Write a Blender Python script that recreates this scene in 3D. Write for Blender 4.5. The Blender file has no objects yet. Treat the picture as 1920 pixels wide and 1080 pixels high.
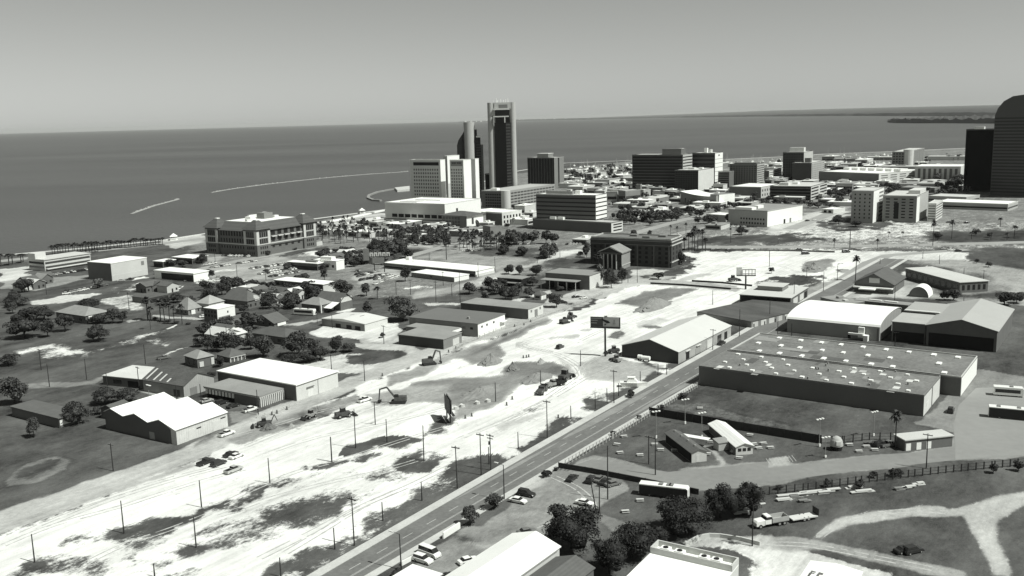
import bpy, math, random
import numpy as np
from mathutils import Matrix, Vector
R = math.radians
random.seed(7)
S = bpy.context.scene
COL = S.collection

# ---------------------------------------------------------------- camera
CAMH, FPX, HOR, ROLL = 95.0, 1790.0, 223.0, R(1.5)
PITCH = math.atan((540 - HOR) * math.cos(ROLL) / FPX)
_X = np.array([1.0, 0, 0]); _F = np.array([0, math.cos(PITCH), -math.sin(PITCH)]); _U = np.array([0, math.sin(PITCH), math.cos(PITCH)])
_RR = math.cos(ROLL) * _X - math.sin(ROLL) * _U
_UU = math.sin(ROLL) * _X + math.cos(ROLL) * _U
cam_d = bpy.data.cameras.new('camera'); cam = bpy.data.objects.new('camera', cam_d); COL.objects.link(cam)
cam_d.sensor_width = 36.0; cam_d.lens = FPX / 1920 * 36; cam_d.clip_start = 1; cam_d.clip_end = 200000
cam.matrix_world = Matrix(((_RR[0], _UU[0], -_F[0], 0), (_RR[1], _UU[1], -_F[1], 0), (_RR[2], _UU[2], -_F[2], CAMH), (0, 0, 0, 1)))
S.camera = cam

# ---------------------------------------------------------------- light
SUN_EL, SUN_AZ = R(54), R(-27)          # azimuth measured from +X towards +Y
S.view_settings.view_transform = 'Standard'; S.view_settings.look = 'None'
S.view_settings.exposure = 0.2; S.view_settings.gamma = 1; S.view_settings.use_curve_mapping = False
W = bpy.data.worlds.new('World'); S.world = W; W.use_nodes = True
nt = W.node_tree; nt.nodes.clear()
sky = nt.nodes.new('ShaderNodeTexSky'); sky.sky_type = 'NISHITA'; sky.sun_disc = False
sky.sun_elevation = SUN_EL; sky.sun_rotation = R(90) - SUN_AZ; sky.altitude = 100; sky.air_density = 1.0; sky.dust_density = 0.3; sky.ozone_density = 1.0
bw = nt.nodes.new('ShaderNodeRGBToBW'); tint = nt.nodes.new('ShaderNodeMix'); tint.data_type = 'RGBA'; tint.blend_type = 'MULTIPLY'
tint.inputs[0].default_value = 1; tint.inputs[7].default_value = (0.975, 1.0, 0.955, 1)
bg = nt.nodes.new('ShaderNodeBackground'); bg.inputs[1].default_value = 0.065
out = nt.nodes.new('ShaderNodeOutputWorld')
nt.links.new(sky.outputs[0], bw.inputs[0]); nt.links.new(bw.outputs[0], tint.inputs[6]); nt.links.new(tint.outputs[2], bg.inputs[0]); nt.links.new(bg.outputs[0], out.inputs[0])
sd = bpy.data.lights.new('sun', 'SUN'); sd.energy = 4.6; sd.angle = R(0.53); sd.color = (0.985, 1.0, 0.96)
so = bpy.data.objects.new('sun', sd); COL.objects.link(so)
sv = Vector((math.cos(SUN_EL) * math.cos(SUN_AZ), math.cos(SUN_EL) * math.sin(SUN_AZ), math.sin(SUN_EL)))
so.rotation_euler = sv.to_track_quat('Z', 'Y').to_euler(); so.location = (300, -100, 900)

# ---------------------------------------------------------------- photo pixel (1920x1080) -> world
def ray(x, y):
    u, v = x - 960, 540 - y
    return _RR * u + _UU * v + _F * FPX
def P(x, y, z=0.0):
    r = ray(x, y); t = (z - CAMH) / r[2]
    return np.array([r[0] * t, r[1] * t, z])
def HT(base, top):
    b = P(*base); r = ray(*top); k = math.hypot(b[0], b[1]) / math.hypot(r[0], r[1])
    return CAMH + r[2] * k
def fr(ox, oy, s=4.0):
    return lambda x, y: (ox + x / s, oy + y / s)
a = fr(0, 380); b = fr(380, 380); c = fr(680, 160); d = fr(1140, 240); e = fr(1440, 170); g = fr(680, 400); h = fr(1060, 420); i_ = fr(1440, 420)
j = fr(0, 580); k = fr(0, 810); l = fr(380, 600); m = fr(480, 810); n = fr(780, 600); o = fr(960, 810); p = fr(1140, 600); q = fr(1440, 600); r_ = fr(1440, 810)
t8 = fr(840, 180, 8); ho = fr(720, 280, 8); fe = fr(380, 390, 8); ct = fr(1080, 420, 8); v1 = fr(240, 520, 8); v2 = fr(480, 480, 8); v3 = fr(900, 470, 8)
w1 = fr(1040, 280, 6.75); w2 = fr(1330, 270, 6.75); w3 = fr(580, 380, 6.75); w4 = fr(860, 370, 6.75); w5 = fr(1640, 480, 6.75); w6 = fr(1640, 330, 6.75); v4 = fr(780, 650, 8)
px = lambda x, y: (x, y)
GA = R(55.5)
GU = np.array([math.cos(GA), math.sin(GA), 0]); GV = np.array([-math.sin(GA), math.cos(GA), 0])
def UVP(u, v, z=0.0): return GU * u + GV * v + np.array([0, 0, z])

# ---------------------------------------------------------------- materials
MATS = {}
def mat(name, v, rough=0.85, var=0.12, scale=0.25, kind='noise', spec=0.3, metal=0.0, stretch=(1, 1, 1), var2=0.06, scale2=2.0):
    if name in MATS: return MATS[name]
    m_ = bpy.data.materials.new(name); m_.use_nodes = True; nt = m_.node_tree; nd = nt.nodes; lk = nt.links
    bs = nd['Principled BSDF']; bs.inputs['Roughness'].default_value = rough; bs.inputs['Specular IOR Level'].default_value = spec; bs.inputs['Metallic'].default_value = metal
    base = (v * 0.985, v, v * 0.96, 1)
    tc = nd.new('ShaderNodeTexCoord'); mp = nd.new('ShaderNodeMapping'); mp.inputs[3].default_value = stretch
    lk.new(tc.outputs['Object'], mp.inputs[0])
    n1 = nd.new('ShaderNodeTexNoise'); n1.inputs['Scale'].default_value = scale; n1.inputs['Detail'].default_value = 6; n1.inputs['Roughness'].default_value = 0.65
    lk.new(mp.outputs[0], n1.inputs[0])
    n2 = nd.new('ShaderNodeTexNoise'); n2.inputs['Scale'].default_value = scale2; n2.inputs['Detail'].default_value = 4
    lk.new(mp.outputs[0], n2.inputs[0])
    def mth(op, x, y=None):
        q_ = nd.new('ShaderNodeMath'); q_.operation = op
        for s_, val in ((0, x), (1, y)):
            if val is None: continue
            if isinstance(val, (int, float)): q_.inputs[s_].default_value = val
            else: lk.new(val, q_.inputs[s_])
        return q_.outputs[0]
    f = mth('ADD', mth('MULTIPLY', mth('SUBTRACT', n1.outputs[0], 0.5), 4 * var), mth('MULTIPLY', mth('SUBTRACT', n2.outputs[0], 0.5), 4 * var2))
    if kind in ('corr', 'brick', 'panel', 'louvre'):
        wv = nd.new('ShaderNodeTexWave'); wv.wave_type = 'BANDS'; wv.inputs['Distortion'].default_value = 0
        wv.bands_direction = {'corr': 'X', 'brick': 'Z', 'panel': 'X', 'louvre': 'Z'}[kind]
        wv.inputs['Scale'].default_value = {'corr': 0.35, 'brick': 1.2, 'panel': 0.06, 'louvre': 0.15}[kind]
        lk.new(tc.outputs['Object'], wv.inputs[0])
        amp = {'corr': 0.10, 'brick': 0.12, 'panel': 0.08, 'louvre': 0.15}[kind]
        f = mth('ADD', f, mth('MULTIPLY', mth('SUBTRACT', wv.outputs[0], 0.5), amp))
    fac = mth('MAXIMUM', mth('ADD', f, 1.0), 0.15)
    vm = nd.new('ShaderNodeVectorMath'); vm.operation = 'SCALE'; vm.inputs[0].default_value = base[:3]
    lk.new(fac, vm.inputs['Scale']); lk.new(vm.outputs[0], bs.inputs['Base Color'])
    MATS[name] = m_
    return m_
WHITE = mat('white_paint', 0.82, 0.6, 0.04, 0.15, var2=0.03)
WHITEROOF = mat('white_roof_membrane', 0.84, 0.7, 0.05, 0.12, var2=0.03)
METALW = mat('pale_metal_roof', 0.66, 0.5, 0.05, 0.1, 'corr', var2=0.02)
PALE = mat('pale_render', 0.58, 0.85, 0.10, 0.2)
CONC = mat('concrete', 0.40, 0.9, 0.10, 0.15)
LCONC = mat('light_concrete', 0.52, 0.9, 0.08, 0.1)
GREYW = mat('grey_wall', 0.20, 0.9, 0.10, 0.2)
DGREY = mat('dark_grey_wall', 0.13, 0.9, 0.12, 0.25)
GREYROOF = mat('grey_gravel_roof', 0.26, 0.95, 0.16, 0.12, var2=0.10)
DROOF = mat('dark_roof', 0.10, 0.9, 0.18, 0.2, var2=0.1)
SHINGLE = mat('shingle_roof', 0.11, 0.9, 0.15, 0.4, 'brick')
SHINGLEL = mat('light_shingle_roof', 0.26, 0.9, 0.15, 0.4, 'brick')
BRICK = mat('brick_wall', 0.15, 0.9, 0.18, 0.4, 'brick')
DBRICK = mat('weathered_dark_brick', 0.05, 0.9, 0.22, 0.3, 'brick')
CORR = mat('corrugated_metal_wall', 0.36, 0.55, 0.12, 0.2, 'corr')
DCORR = mat('dark_corrugated_wall', 0.10, 0.6, 0.12, 0.2, 'corr')
RUST = mat('weathered_metal_roof', 0.09, 0.7, 0.35, 0.25, 'corr', var2=0.15)
GLASS = mat('window_glass', 0.025, 0.12, 0.1, 0.3, spec=0.5)
DGLASS = mat('dark_tinted_glass', 0.016, 0.25, 0.15, 0.05, spec=0.25)
WGLASS = mat('grey_tinted_glass', 0.06, 0.3, 0.2, 0.1, spec=0.4)
DARK = mat('dark_opening', 0.015, 0.9, 0.1, 0.5)
WOOD = mat('weathered_pole_wood', 0.035, 0.9, 0.15, 1.0)
STEEL = mat('galvanised_steel', 0.30, 0.5, 0.08, 0.5)
DSTEEL = mat('dark_steel', 0.03, 0.6, 0.1, 0.5)
ASPH = mat('road_asphalt', 0.15, 0.9, 0.22, 0.08, var2=0.16, scale2=0.9, stretch=(1, 1, 1))
WALK = mat('pavement_concrete', 0.48, 0.95, 0.16, 0.15, var2=0.10)
LINE = mat('road_marking_paint', 0.42, 0.8, 0.2, 0.5)
RUBBER = mat('tyre_rubber', 0.015, 0.9)
CARW = mat('white_car_paint', 0.80, 0.3, 0.02, spec=0.5); CARS = mat('silver_car_paint', 0.42, 0.3, 0.02, spec=0.5)
CARD = mat('dark_car_paint', 0.03, 0.25, 0.02, spec=0.5); CARG = mat('grey_car_paint', 0.16, 0.3, 0.02, spec=0.5)
MACH = mat('machine_paint', 0.07, 0.5, 0.3, 1.0); MACHL = mat('light_machine_paint', 0.25, 0.5, 0.2, 1.0)
ROCK = mat('pale_rock', 0.40, 0.95, 0.2, 0.1)
EARTH = mat('dug_earth', 0.16, 0.95, 0.25, 0.25, var2=0.2, scale2=1.2)
LAWNM = mat('mown_grass', 0.055, 0.95, 0.2, 0.05, var2=0.15, scale2=0.8)
BARK = mat('tree_bark', 0.05, 0.9, 0.2, 1.0)
def leafmat(name, v, sc):
    m_ = mat(name, v, 0.7, 0.28, sc, spec=0.25, var2=0.22, scale2=sc * 5); nt = m_.node_tree; gi = nt.nodes.new('ShaderNodeNewGeometry'); mr = nt.nodes.new('ShaderNodeMapRange'); mr.inputs[3].default_value = .4; mr.inputs[4].default_value = 1.9
    nt.links.new(gi.outputs['Random Per Island'], mr.inputs[0]); vs = nt.nodes.new('ShaderNodeVectorMath'); vs.operation = 'SCALE'; bc = nt.nodes['Principled BSDF'].inputs['Base Color']; nt.links.new(bc.links[0].from_socket, vs.inputs[0]); nt.links.new(mr.outputs[0], vs.inputs['Scale']); nt.links.new(vs.outputs[0], bc); return m_
LEAF = leafmat('dark_foliage', 0.040, 0.25); LEAFN = leafmat('deep_foliage', 0.026, 0.3); LEAF2 = leafmat('olive_foliage', 0.062, 0.3); LEAF3 = leafmat('palm_foliage', 0.050, 0.5); DRYLEAF = leafmat('dry_foliage', 0.10, 0.4)

# ---------------------------------------------------------------- mesh helpers
class MB:
    def __init__(s): s.v = []; s.f = []; s.mi = []; s.cur = 0
    def add(s, vs, fs):
        k0 = len(s.v); s.v += [tuple(map(float, x)) for x in vs]
        for f in fs: s.f.append(tuple(k0 + x for x in f)); s.mi.append(s.cur)
        return s
    def box(s, x0, x1, y0, y1, z0, z1):
        return s.add([(x0, y0, z0), (x1, y0, z0), (x1, y1, z0), (x0, y1, z0), (x0, y0, z1), (x1, y0, z1), (x1, y1, z1), (x0, y1, z1)],
                     [(0, 3, 2, 1), (4, 5, 6, 7), (0, 1, 5, 4), (1, 2, 6, 5), (2, 3, 7, 6), (3, 0, 4, 7)])
    def prism(s, pts, z0, z1, cap=True):
        n_ = len(pts); z0s = z0 if hasattr(z0, '__len__') else [z0] * n_; z1s = z1 if hasattr(z1, '__len__') else [z1] * n_
        vs = [(x, y, z) for (x, y), z in zip(pts, z0s)] + [(x, y, z) for (x, y), z in zip(pts, z1s)]
        fs = [(i, (i + 1) % n_, n_ + (i + 1) % n_, n_ + i) for i in range(n_)]
        if cap: fs += [tuple(range(n_))[::-1], tuple(range(n_, 2 * n_))]
        return s.add(vs, fs)
    def cone(s, p0, p1, r0, r1, n_=8, cap=True):
        p0 = Vector(p0); p1 = Vector(p1); dz = (p1 - p0).normalized(); ax = dz.orthogonal().normalized(); ay = dz.cross(ax)
        vs = []
        for pp, rr in ((p0, r0), (p1, r1)):
            for i in range(n_):
                an = 2 * math.pi * i / n_; vs.append(pp + ax * (math.cos(an) * rr) + ay * (math.sin(an) * rr))
        fs = [(i, (i + 1) % n_, n_ + (i + 1) % n_, n_ + i) for i in range(n_)]
        if cap: fs += [tuple(range(n_))[::-1], tuple(range(n_, 2 * n_))]
        return s.add(vs, fs)
    def poly(s, pts): return s.add(pts, [tuple(range(len(pts)))])
    def mesh(s, name, mats):
        me = bpy.data.meshes.new(name); me.from_pydata(s.v, [], s.f)
        if not isinstance(mats, (list, tuple)): mats = [mats]
        for m_ in mats: me.materials.append(m_)
        if len(mats) > 1: me.polygons.foreach_set('material_index', s.mi)
        me.update(); return me
    def build(s, name, mats, parent=None, loc=None):
        return link(name, s.mesh(name, mats), parent, loc)
def link(name, me, parent=None, loc=None):
    ob = bpy.data.objects.new(name, me); COL.objects.link(ob)
    if parent: ob.parent = parent
    if loc is not None: ob.location = loc
    return ob
def tag(ob, label, cat, group=None):
    ob['label'] = label; ob['category'] = cat
    if group: ob['group'] = group
    return ob
def struct(name, mb, m_, kind='structure'):
    ob = mb.build(name, m_); ob['kind'] = kind; return ob
def empty(name, loc, rz=0.0):
    ob = bpy.data.objects.new(name, None); COL.objects.link(ob); ob.location = tuple(map(float, loc)); ob.rotation_euler = (0, 0, rz); ob.empty_display_size = 1; return ob
def copy_tree(ob, parent=None):
    c_ = ob.copy(); COL.objects.link(c_); c_.parent = parent
    for ch in list(ob.children): copy_tree(ch, c_)
    return c_
USED = set()
def inst(proto, loc, rz=0.0, sc=1.0, label=None, group=None):
    if proto not in USED: USED.add(proto); ob = proto
    else: ob = copy_tree(proto)
    ob.location = tuple(map(float, loc)); ob.rotation_euler = (0, 0, rz); ob.scale = sc if hasattr(sc, '__len__') else (sc, sc, sc)
    if label: ob['label'] = label
    if group: ob['group'] = group
    elif 'group' in ob: del ob['group']
    return ob
ORD = ['', 'second', 'third', 'fourth', 'fifth', 'sixth', 'seventh', 'eighth', 'ninth', 'tenth', 'eleventh', 'twelfth', 'thirteenth', 'fourteenth', 'fifteenth', 'sixteenth',
       'seventeenth', 'eighteenth', 'nineteenth', 'twentieth'] + ['twenty-' + w for w in 'first second third fourth fifth sixth seventh eighth ninth'.split()] + ['thirtieth'] + ['thirty-' + w for w in 'first second third fourth fifth sixth seventh eighth ninth'.split()] + ['fortieth']
def ow(i, n_):
    if i == 0: return 'leftmost'
    if i == n_ - 1: return 'rightmost'
    if i < n_ / 2: return ORD[i] + ' from the left'
    return ORD[n_ - 1 - i] + ' from the right'
# ---------------------------------------------------------------- setting: water, land, roads
SHORE = [px(-900, 600), px(-400, 542), px(0, 480), px(160, 466), px(310, 450.5), px(390, 438), px(590, 411), px(720, 394), px(768, 387), px(880, 350), px(965, 322),
         px(1060, 306), px(1185, 301), px(1360, 299), px(1470, 294), px(1545, 289), px(1680, 284), px(1810, 278), px(1920, 270), px(2300, 250), px(2700, 240)]
sh = np.array([P(*s) for s in SHORE]); sth = np.arctan2(sh[:, 0], sh[:, 1]); srr = np.hypot(sh[:, 0], sh[:, 1])
NTH = 900; TH = np.linspace(sth[0], sth[-1], NTH)
def rshore(th):   # straight shoreline segments between the listed points
    k_ = np.clip(np.searchsorted(sth, th) - 1, 0, len(sth) - 2)
    p0 = sh[k_, :2]; p1 = sh[k_ + 1, :2]; dx = np.stack([np.sin(th), np.cos(th)], -1); e_ = p1 - p0
    return (p0[..., 0] * e_[..., 1] - p0[..., 1] * e_[..., 0]) / (dx[..., 0] * e_[..., 1] - dx[..., 1] * e_[..., 0])
RS = rshore(TH); NR = 560
tt = np.linspace(0, 1, NR)
rr = 60.0 * (RS[:, None] / 60.0) ** tt[None, :]
GX = rr * np.sin(TH)[:, None]; GY = rr * np.cos(TH)[:, None]
XY = np.stack([GX.ravel(), GY.ravel()], 1); NV = len(XY)
ATT = np.zeros((NV, 3), np.float32); ATT[:, 2] = 0.5      # sand, pave, tone
def _warp(XY):   # natural raggedness of the patch edges
    rg = np.random.RandomState(4); o_ = np.zeros_like(XY); wl_ = (34.0, 17.0, 9.0, 5.0, 2.7)
    for wl in wl_:
        for q0 in range(4):
            an = rg.uniform(0, 6.28); ph = rg.uniform(0, 6.28, 2); kx = (XY[:, 0] * math.cos(an) + XY[:, 1] * math.sin(an)) * 6.28 / wl
            o_[:, 0] += np.sin(kx + ph[0]) * wl * .045; o_[:, 1] += np.sin(kx * 1.1 + ph[1]) * wl * .045
    dist = np.hypot(XY[:, 0], XY[:, 1]); return o_ * np.clip(dist / 300, .75, 2.2)[:, None]
XYW = XY + _warp(XY)
def pmask(pts, feather, wk=1.0):
    pw = np.array([P(*s)[:2] for s in pts]); lo = pw.min(0) - feather; hi = pw.max(0) + feather
    idx = np.where((XY[:, 0] > lo[0]) & (XY[:, 0] < hi[0]) & (XY[:, 1] > lo[1]) & (XY[:, 1] < hi[1]))[0]
    if not len(idx): return idx, np.zeros(0)
    q_ = XY[idx] * (1 - wk) + XYW[idx] * wk; ins = np.zeros(len(idx), bool); dist = np.full(len(idx), 1e9)
    for p0, p1 in zip(pw, np.roll(pw, -1, 0)):
        cnd = (p0[1] > q_[:, 1]) != (p1[1] > q_[:, 1])
        with np.errstate(divide='ignore', invalid='ignore'):
            xi = (p1[0] - p0[0]) * (q_[:, 1] - p0[1]) / (p1[1] - p0[1]) + p0[0]
        ins ^= cnd & (q_[:, 0] < xi)
        ed = p1 - p0; L2 = max(ed @ ed, 1e-9); t_ = np.clip(((q_ - p0) @ ed) / L2, 0, 1)
        dist = np.minimum(dist, np.hypot(*(q_ - p0 - t_[:, None] * ed).T))
    sd_ = np.where(ins, dist, -dist)
    return idx, np.clip(0.5 + sd_ / (2 * max(feather, .05)), 0, 1)
def cover(pts, sand, pave, tone=0.5, feather=1.5):
    man = pave >= .6 and sand < .95; idx, mk = pmask(pts, max(feather, 1.2) if man else max(2.4, feather * 2.6), .3 if man else 1.0)
    ATT[idx] = ATT[idx] * (1 - mk[:, None]) + np.array([sand, pave, tone], np.float32) * mk[:, None]
def Z(f, *pts): return [f(*s) for s in pts]
# city blocks, fields
ATT[:, 0] = 0.10
cover([px(330, 455), px(600, 412), px(760, 380), px(960, 326), px(1180, 302), px(1500, 290), px(2600, 240), px(2600, 420), px(1920, 440), px(1300, 470), px(1120, 500), px(830, 560), px(600, 560), px(380, 520)], 0.30, 0.62, 0.36, 10)
cover([px(1280, 478), px(1320, 440), px(1500, 420), px(1600, 418), px(1760, 420), px(2400, 400), px(2400, 470), px(1280, 470)], 0.40, 0.5, 0.6, 4)
cover(Z(e, (0, 1000), (400, 900), (560, 880), (640, 940), (420, 1000), (420, 1080), (0, 1080)), 0.6, 0.8, 0.6, 3)
cover(Z(e, (330, 1030), (560, 950), (800, 980), (1250, 1000), (1250, 1080), (560, 1120), (0, 1080)), 0.55, 0.5, 0.6, 3)
cover([px(1310, 448), px(1430, 440), px(1450, 450), px(1420, 458), px(1310, 458)], 0.05, 0.1, 0.35, 2)
cover([px(1440, 440), px(1505, 438), px(1520, 452), px(1440, 456)], 0.05, 0.2, 0.3, 2)
cover([px(1560, 420), px(1600, 400), px(1660, 412), px(1640, 430), px(1570, 432)], 0.05, 0.1, 0.4, 2)
cover([px(1740, 436), px(2000, 430), px(2000, 458), px(1740, 452)], 0.05, 0.15, 0.3, 4)
cover([px(1810, 470), px(2100, 455), px(2100, 520), px(1860, 510)], 0.1, 0.2, 0.4, 4)
cover([px(1480, 560), px(1600, 500), px(1760, 480), px(2000, 520), px(2000, 580), px(1700, 560)], 0.35, 0.8, 0.5, 3)
cover(Z(i_, (0, 195), (1500, 210), (1480, 270), (1200, 270), (860, 270), (640, 290), (520, 300), (0, 260)), 0.75, 0.7, 0.6, 3)
cover(Z(i_, (660, 340), (840, 270), (1200, 300), (1500, 370), (1900, 560), (1900, 620), (1300, 520), (900, 330)), 0.05, 0.3, 0.35, 3)
cover(Z(i_, (640, 500), (1000, 440), (1060, 540), (640, 560)), 0.55, 0.9, 0.5, 2)
cover(Z(i_, (1280, 470), (1620, 400), (1800, 500), (1500, 530)), 0.2, 0.7, 0.5, 2)
cover(Z(i_, (1010, 380), (1180, 310), (1200, 380), (1100, 400)), 0.9, 0.9, 0.6, 2)
# parking lots and streets left of the construction strip
cover(Z(b, (0, 500), (250, 450), (560, 400), (700, 440), (560, 560), (320, 590), (0, 590)), 0.35, 1, 0.55, 2)
cover(Z(b, (80, 520), (190, 500), (200, 515), (90, 530)), 1, 1, 0.7, .5)
cover(Z(b, (720, 400), (870, 360), (930, 375), (900, 395), (760, 398)), .95, 1, .7, .8)
cover(Z(b, (1120, 560), (1440, 480), (1480, 560), (1200, 620)), 0.45, 1, 0.6, 1.5)
cover(Z(g, (520, 330), (760, 300), (1250, 345), (1010, 430), (980, 450), (1000, 400), (700, 370)), 0.30, 1, 0.5, 1.5)
cover(Z(g, (350, 345), (760, 250), (840, 255), (540, 330)), 0.25, 0.9, 0.55, 1.5)
cover(Z(g, (700, 545), (1040, 430), (1250, 380), (1620, 270), (1660, 285), (1240, 400), (1010, 510), (780, 560)), 0.45, 1, 0.6, 1.2)
cover(Z(g, (380, 600), (700, 545), (790, 560), (600, 600), (420, 640)), 0.35, 1, 0.55, 1.2)
cover(Z(g, (430, 670), (740, 680), (700, 695), (500, 690)), 0.7, 1, 0.5, .8)
cover(Z(g, (270, 555), (590, 545), (560, 565), (290, 570)), 0.7, .4, 0.5, .8)
cover(Z(g, (860, 520), (1010, 480), (1020, 510), (880, 535)), 0.9, 1, 0.5, .8)
cover(Z(v3, (430, 770), (850, 620), (1100, 580), (1100, 640), (850, 660), (580, 780)), 0.75, 1, .55, .8)
cover(Z(v3, (1260, 840), (1330, 720), (1650, 640), (1900, 640), (1850, 690), (1600, 720)), 0.62, 1, .55, .8)
cover(Z(v3, (1550, 660), (1680, 650), (1850, 690), (1400, 830), (1250, 850), (1600, 740)), 0.05, .1, .4, .8)
cover(Z(v3, (560, 700), (800, 690), (800, 760), (560, 760)), 0.0, .1, .4, .5)
cover(Z(g, (1000, 820), (1220, 800), (1240, 810), (1000, 880)), 0.45, 1, .45, .8)
cover(Z(g, (1200, 840), (1350, 690), (1520, 700), (1260, 800)), 0.25, .8, .45, .8)
cover(Z(g, (0, 900), (250, 900), (380, 1010), (540, 1040), (620, 1070), (400, 1080), (0, 960)), 0.5, 1, .5, 1)
cover(Z(g, (100, 850), (260, 820), (280, 890), (180, 960), (80, 950)), 0.85, 1, .6, 1)
cover(Z(b, (820, 960), (960, 920), (1500, 900), (1480, 960), (1180, 1030), (900, 1010)), 0.9, 1, .6, .8)
cover(Z(b, (1060, 800), (1180, 790), (1110, 820), (980, 830)), 0.9, 1, .6, .8)
cover(Z(b, (560, 920), (900, 870), (900, 890), (680, 930)), 0.5, 1, .5, .6)
cover(Z(l, (720, 340), (960, 270), (1260, 230), (1200, 260), (1130, 290), (1110, 320), (1250, 340), (1420, 310), (1330, 370), (1060, 420), (1000, 380)), 0.62, .7, .55, 1.2)
cover(Z(l, (1160, 170), (1500, 190), (1690, 280), (1650, 300), (1550, 260), (1180, 205)), 0.6, 1, .55, 1)
cover(Z(l, (1240, 245), (1450, 240), (1640, 290), (1030, 490), (1020, 420), (1340, 375), (1430, 315), (1270, 265)), 0.02, .1, .32, 1)
cover(Z(l, (600, 640), (690, 610), (740, 625), (430, 710), (420, 690)), 0.7, 1, .55, .5)
cover(Z(l, (180, 690), (400, 690), (460, 720), (300, 760), (190, 780)), 0.15, .9, .4, .8)
cover(Z(j, (100, 290), (300, 268), (520, 288), (740, 320), (700, 350), (400, 340), (100, 345)), 0.72, .4, .5, 2.5)
cover(Z(j, (370, 215), (560, 200), (560, 235), (400, 240)), 0.5, .4, .5, 2.5)
cover(Z(j, (850, 250), (950, 190), (1280, 178), (1220, 232), (1000, 262)), 0.62, .4, .5, 2.5)
cover(Z(j, (740, 285), (900, 255), (1040, 262), (900, 290)), 0.55, .4, .5, 1.5)
cover(Z(j, (970, 142), (1010, 132), (1050, 138), (1020, 150), (980, 150)), 0.95, .4, .5, .8)
cover(Z(j, (1210, 150), (1300, 118), (1325, 140), (1240, 158)), 0.85, .4, .5, 1)
cover(Z(j, (1130, 370), (1250, 330), (1430, 285), (1460, 295), (1310, 350), (1150, 380)), 0.6, .5, .5, .8)
cover(Z(j, (0, 560), (660, 530), (800, 480), (830, 490), (700, 560), (300, 600), (0, 620)), 0.15, .7, .4, 1.5)
cover(Z(j, (990, 590), (1100, 600), (1380, 665), (1340, 680), (1060, 625)), 0.5, 1, .5, .8)
cover(Z(k, (20, 380), (130, 240), (360, 190), (560, 210), (540, 280), (300, 380), (60, 410)), 0.12, .66, .36, 1.5)
cover(Z(k, (120, 300), (220, 245), (390, 235), (360, 310), (200, 340)), 0.03, .1, .38, 1.2)
cover(Z(a, (980, 612), (1150, 598), (1330, 618), (1290, 652), (1000, 628)), 1, .5, .6, 1.5)
cover(Z(a, (830, 660), (990, 625), (1000, 640), (860, 670)), .6, .5, .6, 1.5)
cover(Z(a, (0, 500), (230, 475), (230, 560), (0, 600)), .75, .9, .6, 2)
cover(Z(a, (230, 740), (460, 695), (700, 680), (760, 690), (500, 755), (250, 765)), .7, .7, .55, 1.5)
cover(Z(a, (760, 720), (970, 690), (1080, 700), (1070, 800), (960, 812), (780, 760)), .5, .6, .5, 1.5)
cover(Z(a, (960, 890), (1070, 870), (1080, 880), (970, 905)), .5, .6, .5, 1)
cover(Z(a, (0, 590), (680, 540), (700, 560), (300, 660), (0, 640)), .3, .8, .45, 2)
cover(Z(a, (1000, 565), (1100, 550), (1120, 565), (1010, 582)), .85, .8, .6, .8)
cover(Z(a, (1480, 600), (1600, 580), (1610, 595), (1500, 615)), .9, .9, .6, .6)
cover(Z(a, (1210, 280), (1540, 235), (1545, 290), (1290, 350), (1250, 320)), .55, 1, .6, 2)
cover(Z(a, (1540, 420), (1660, 400), (1660, 450), (1550, 470)), .4, 1, .55, 2)
cover(Z(v1, (420, 560), (1000, 600), (1280, 640), (1270, 665), (980, 640), (400, 590)), .55, 1, .5, .8)
cover(Z(v1, (0, 660), (220, 620), (240, 650), (0, 700)), .4, .8, .5, .8)
# park and drives around the hotel podium and the seafront
cover(Z(w3, (80, 290), (480, 250), (1000, 180), (960, 130), (560, 180), (100, 265)), .6, 1, .6, 3)
cover(Z(w3, (290, 300), (600, 280), (700, 290), (560, 400), (300, 420)), .05, .2, .45, 3)
cover(Z(w3, (600, 300), (880, 270), (1060, 310), (1020, 380), (800, 350), (620, 360)), .9, 1, .6, 1.5)
cover(Z(w3, (300, 440), (900, 470), (1500, 500), (1600, 570), (1200, 560), (760, 480)), .5, .9, .5, 2)
cover(Z(w3, (1180, 600), (1600, 590), (1200, 690), (950, 720), (1060, 650)), .02, .1, .45, 2)
cover(Z(w4, (120, 560), (480, 560), (520, 640), (260, 640), (0, 700), (0, 600)), .5, .9, .5, 2)
cover(Z(w4, (240, 640), (520, 640), (1000, 660), (980, 760), (460, 740), (240, 730)), .05, .3, .4, 2)
cover(Z(w4, (1240, 680), (1500, 660), (1560, 690), (1200, 780), (1000, 820)), .75, 1, .55, 1.5)
cover(Z(w4, (1200, 800), (1500, 760), (1800, 830), (1700, 900), (1150, 890)), .05, .2, .45, 2)
cover(Z(fe, (1500, 700), (1830, 640), (1790, 720), (1560, 715)), .95, 1, .6, 1)
cover(Z(fe, (1000, 740), (1360, 650), (1800, 580), (1850, 600), (1500, 690), (1020, 720)), .03, .1, .4, 1)
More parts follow.
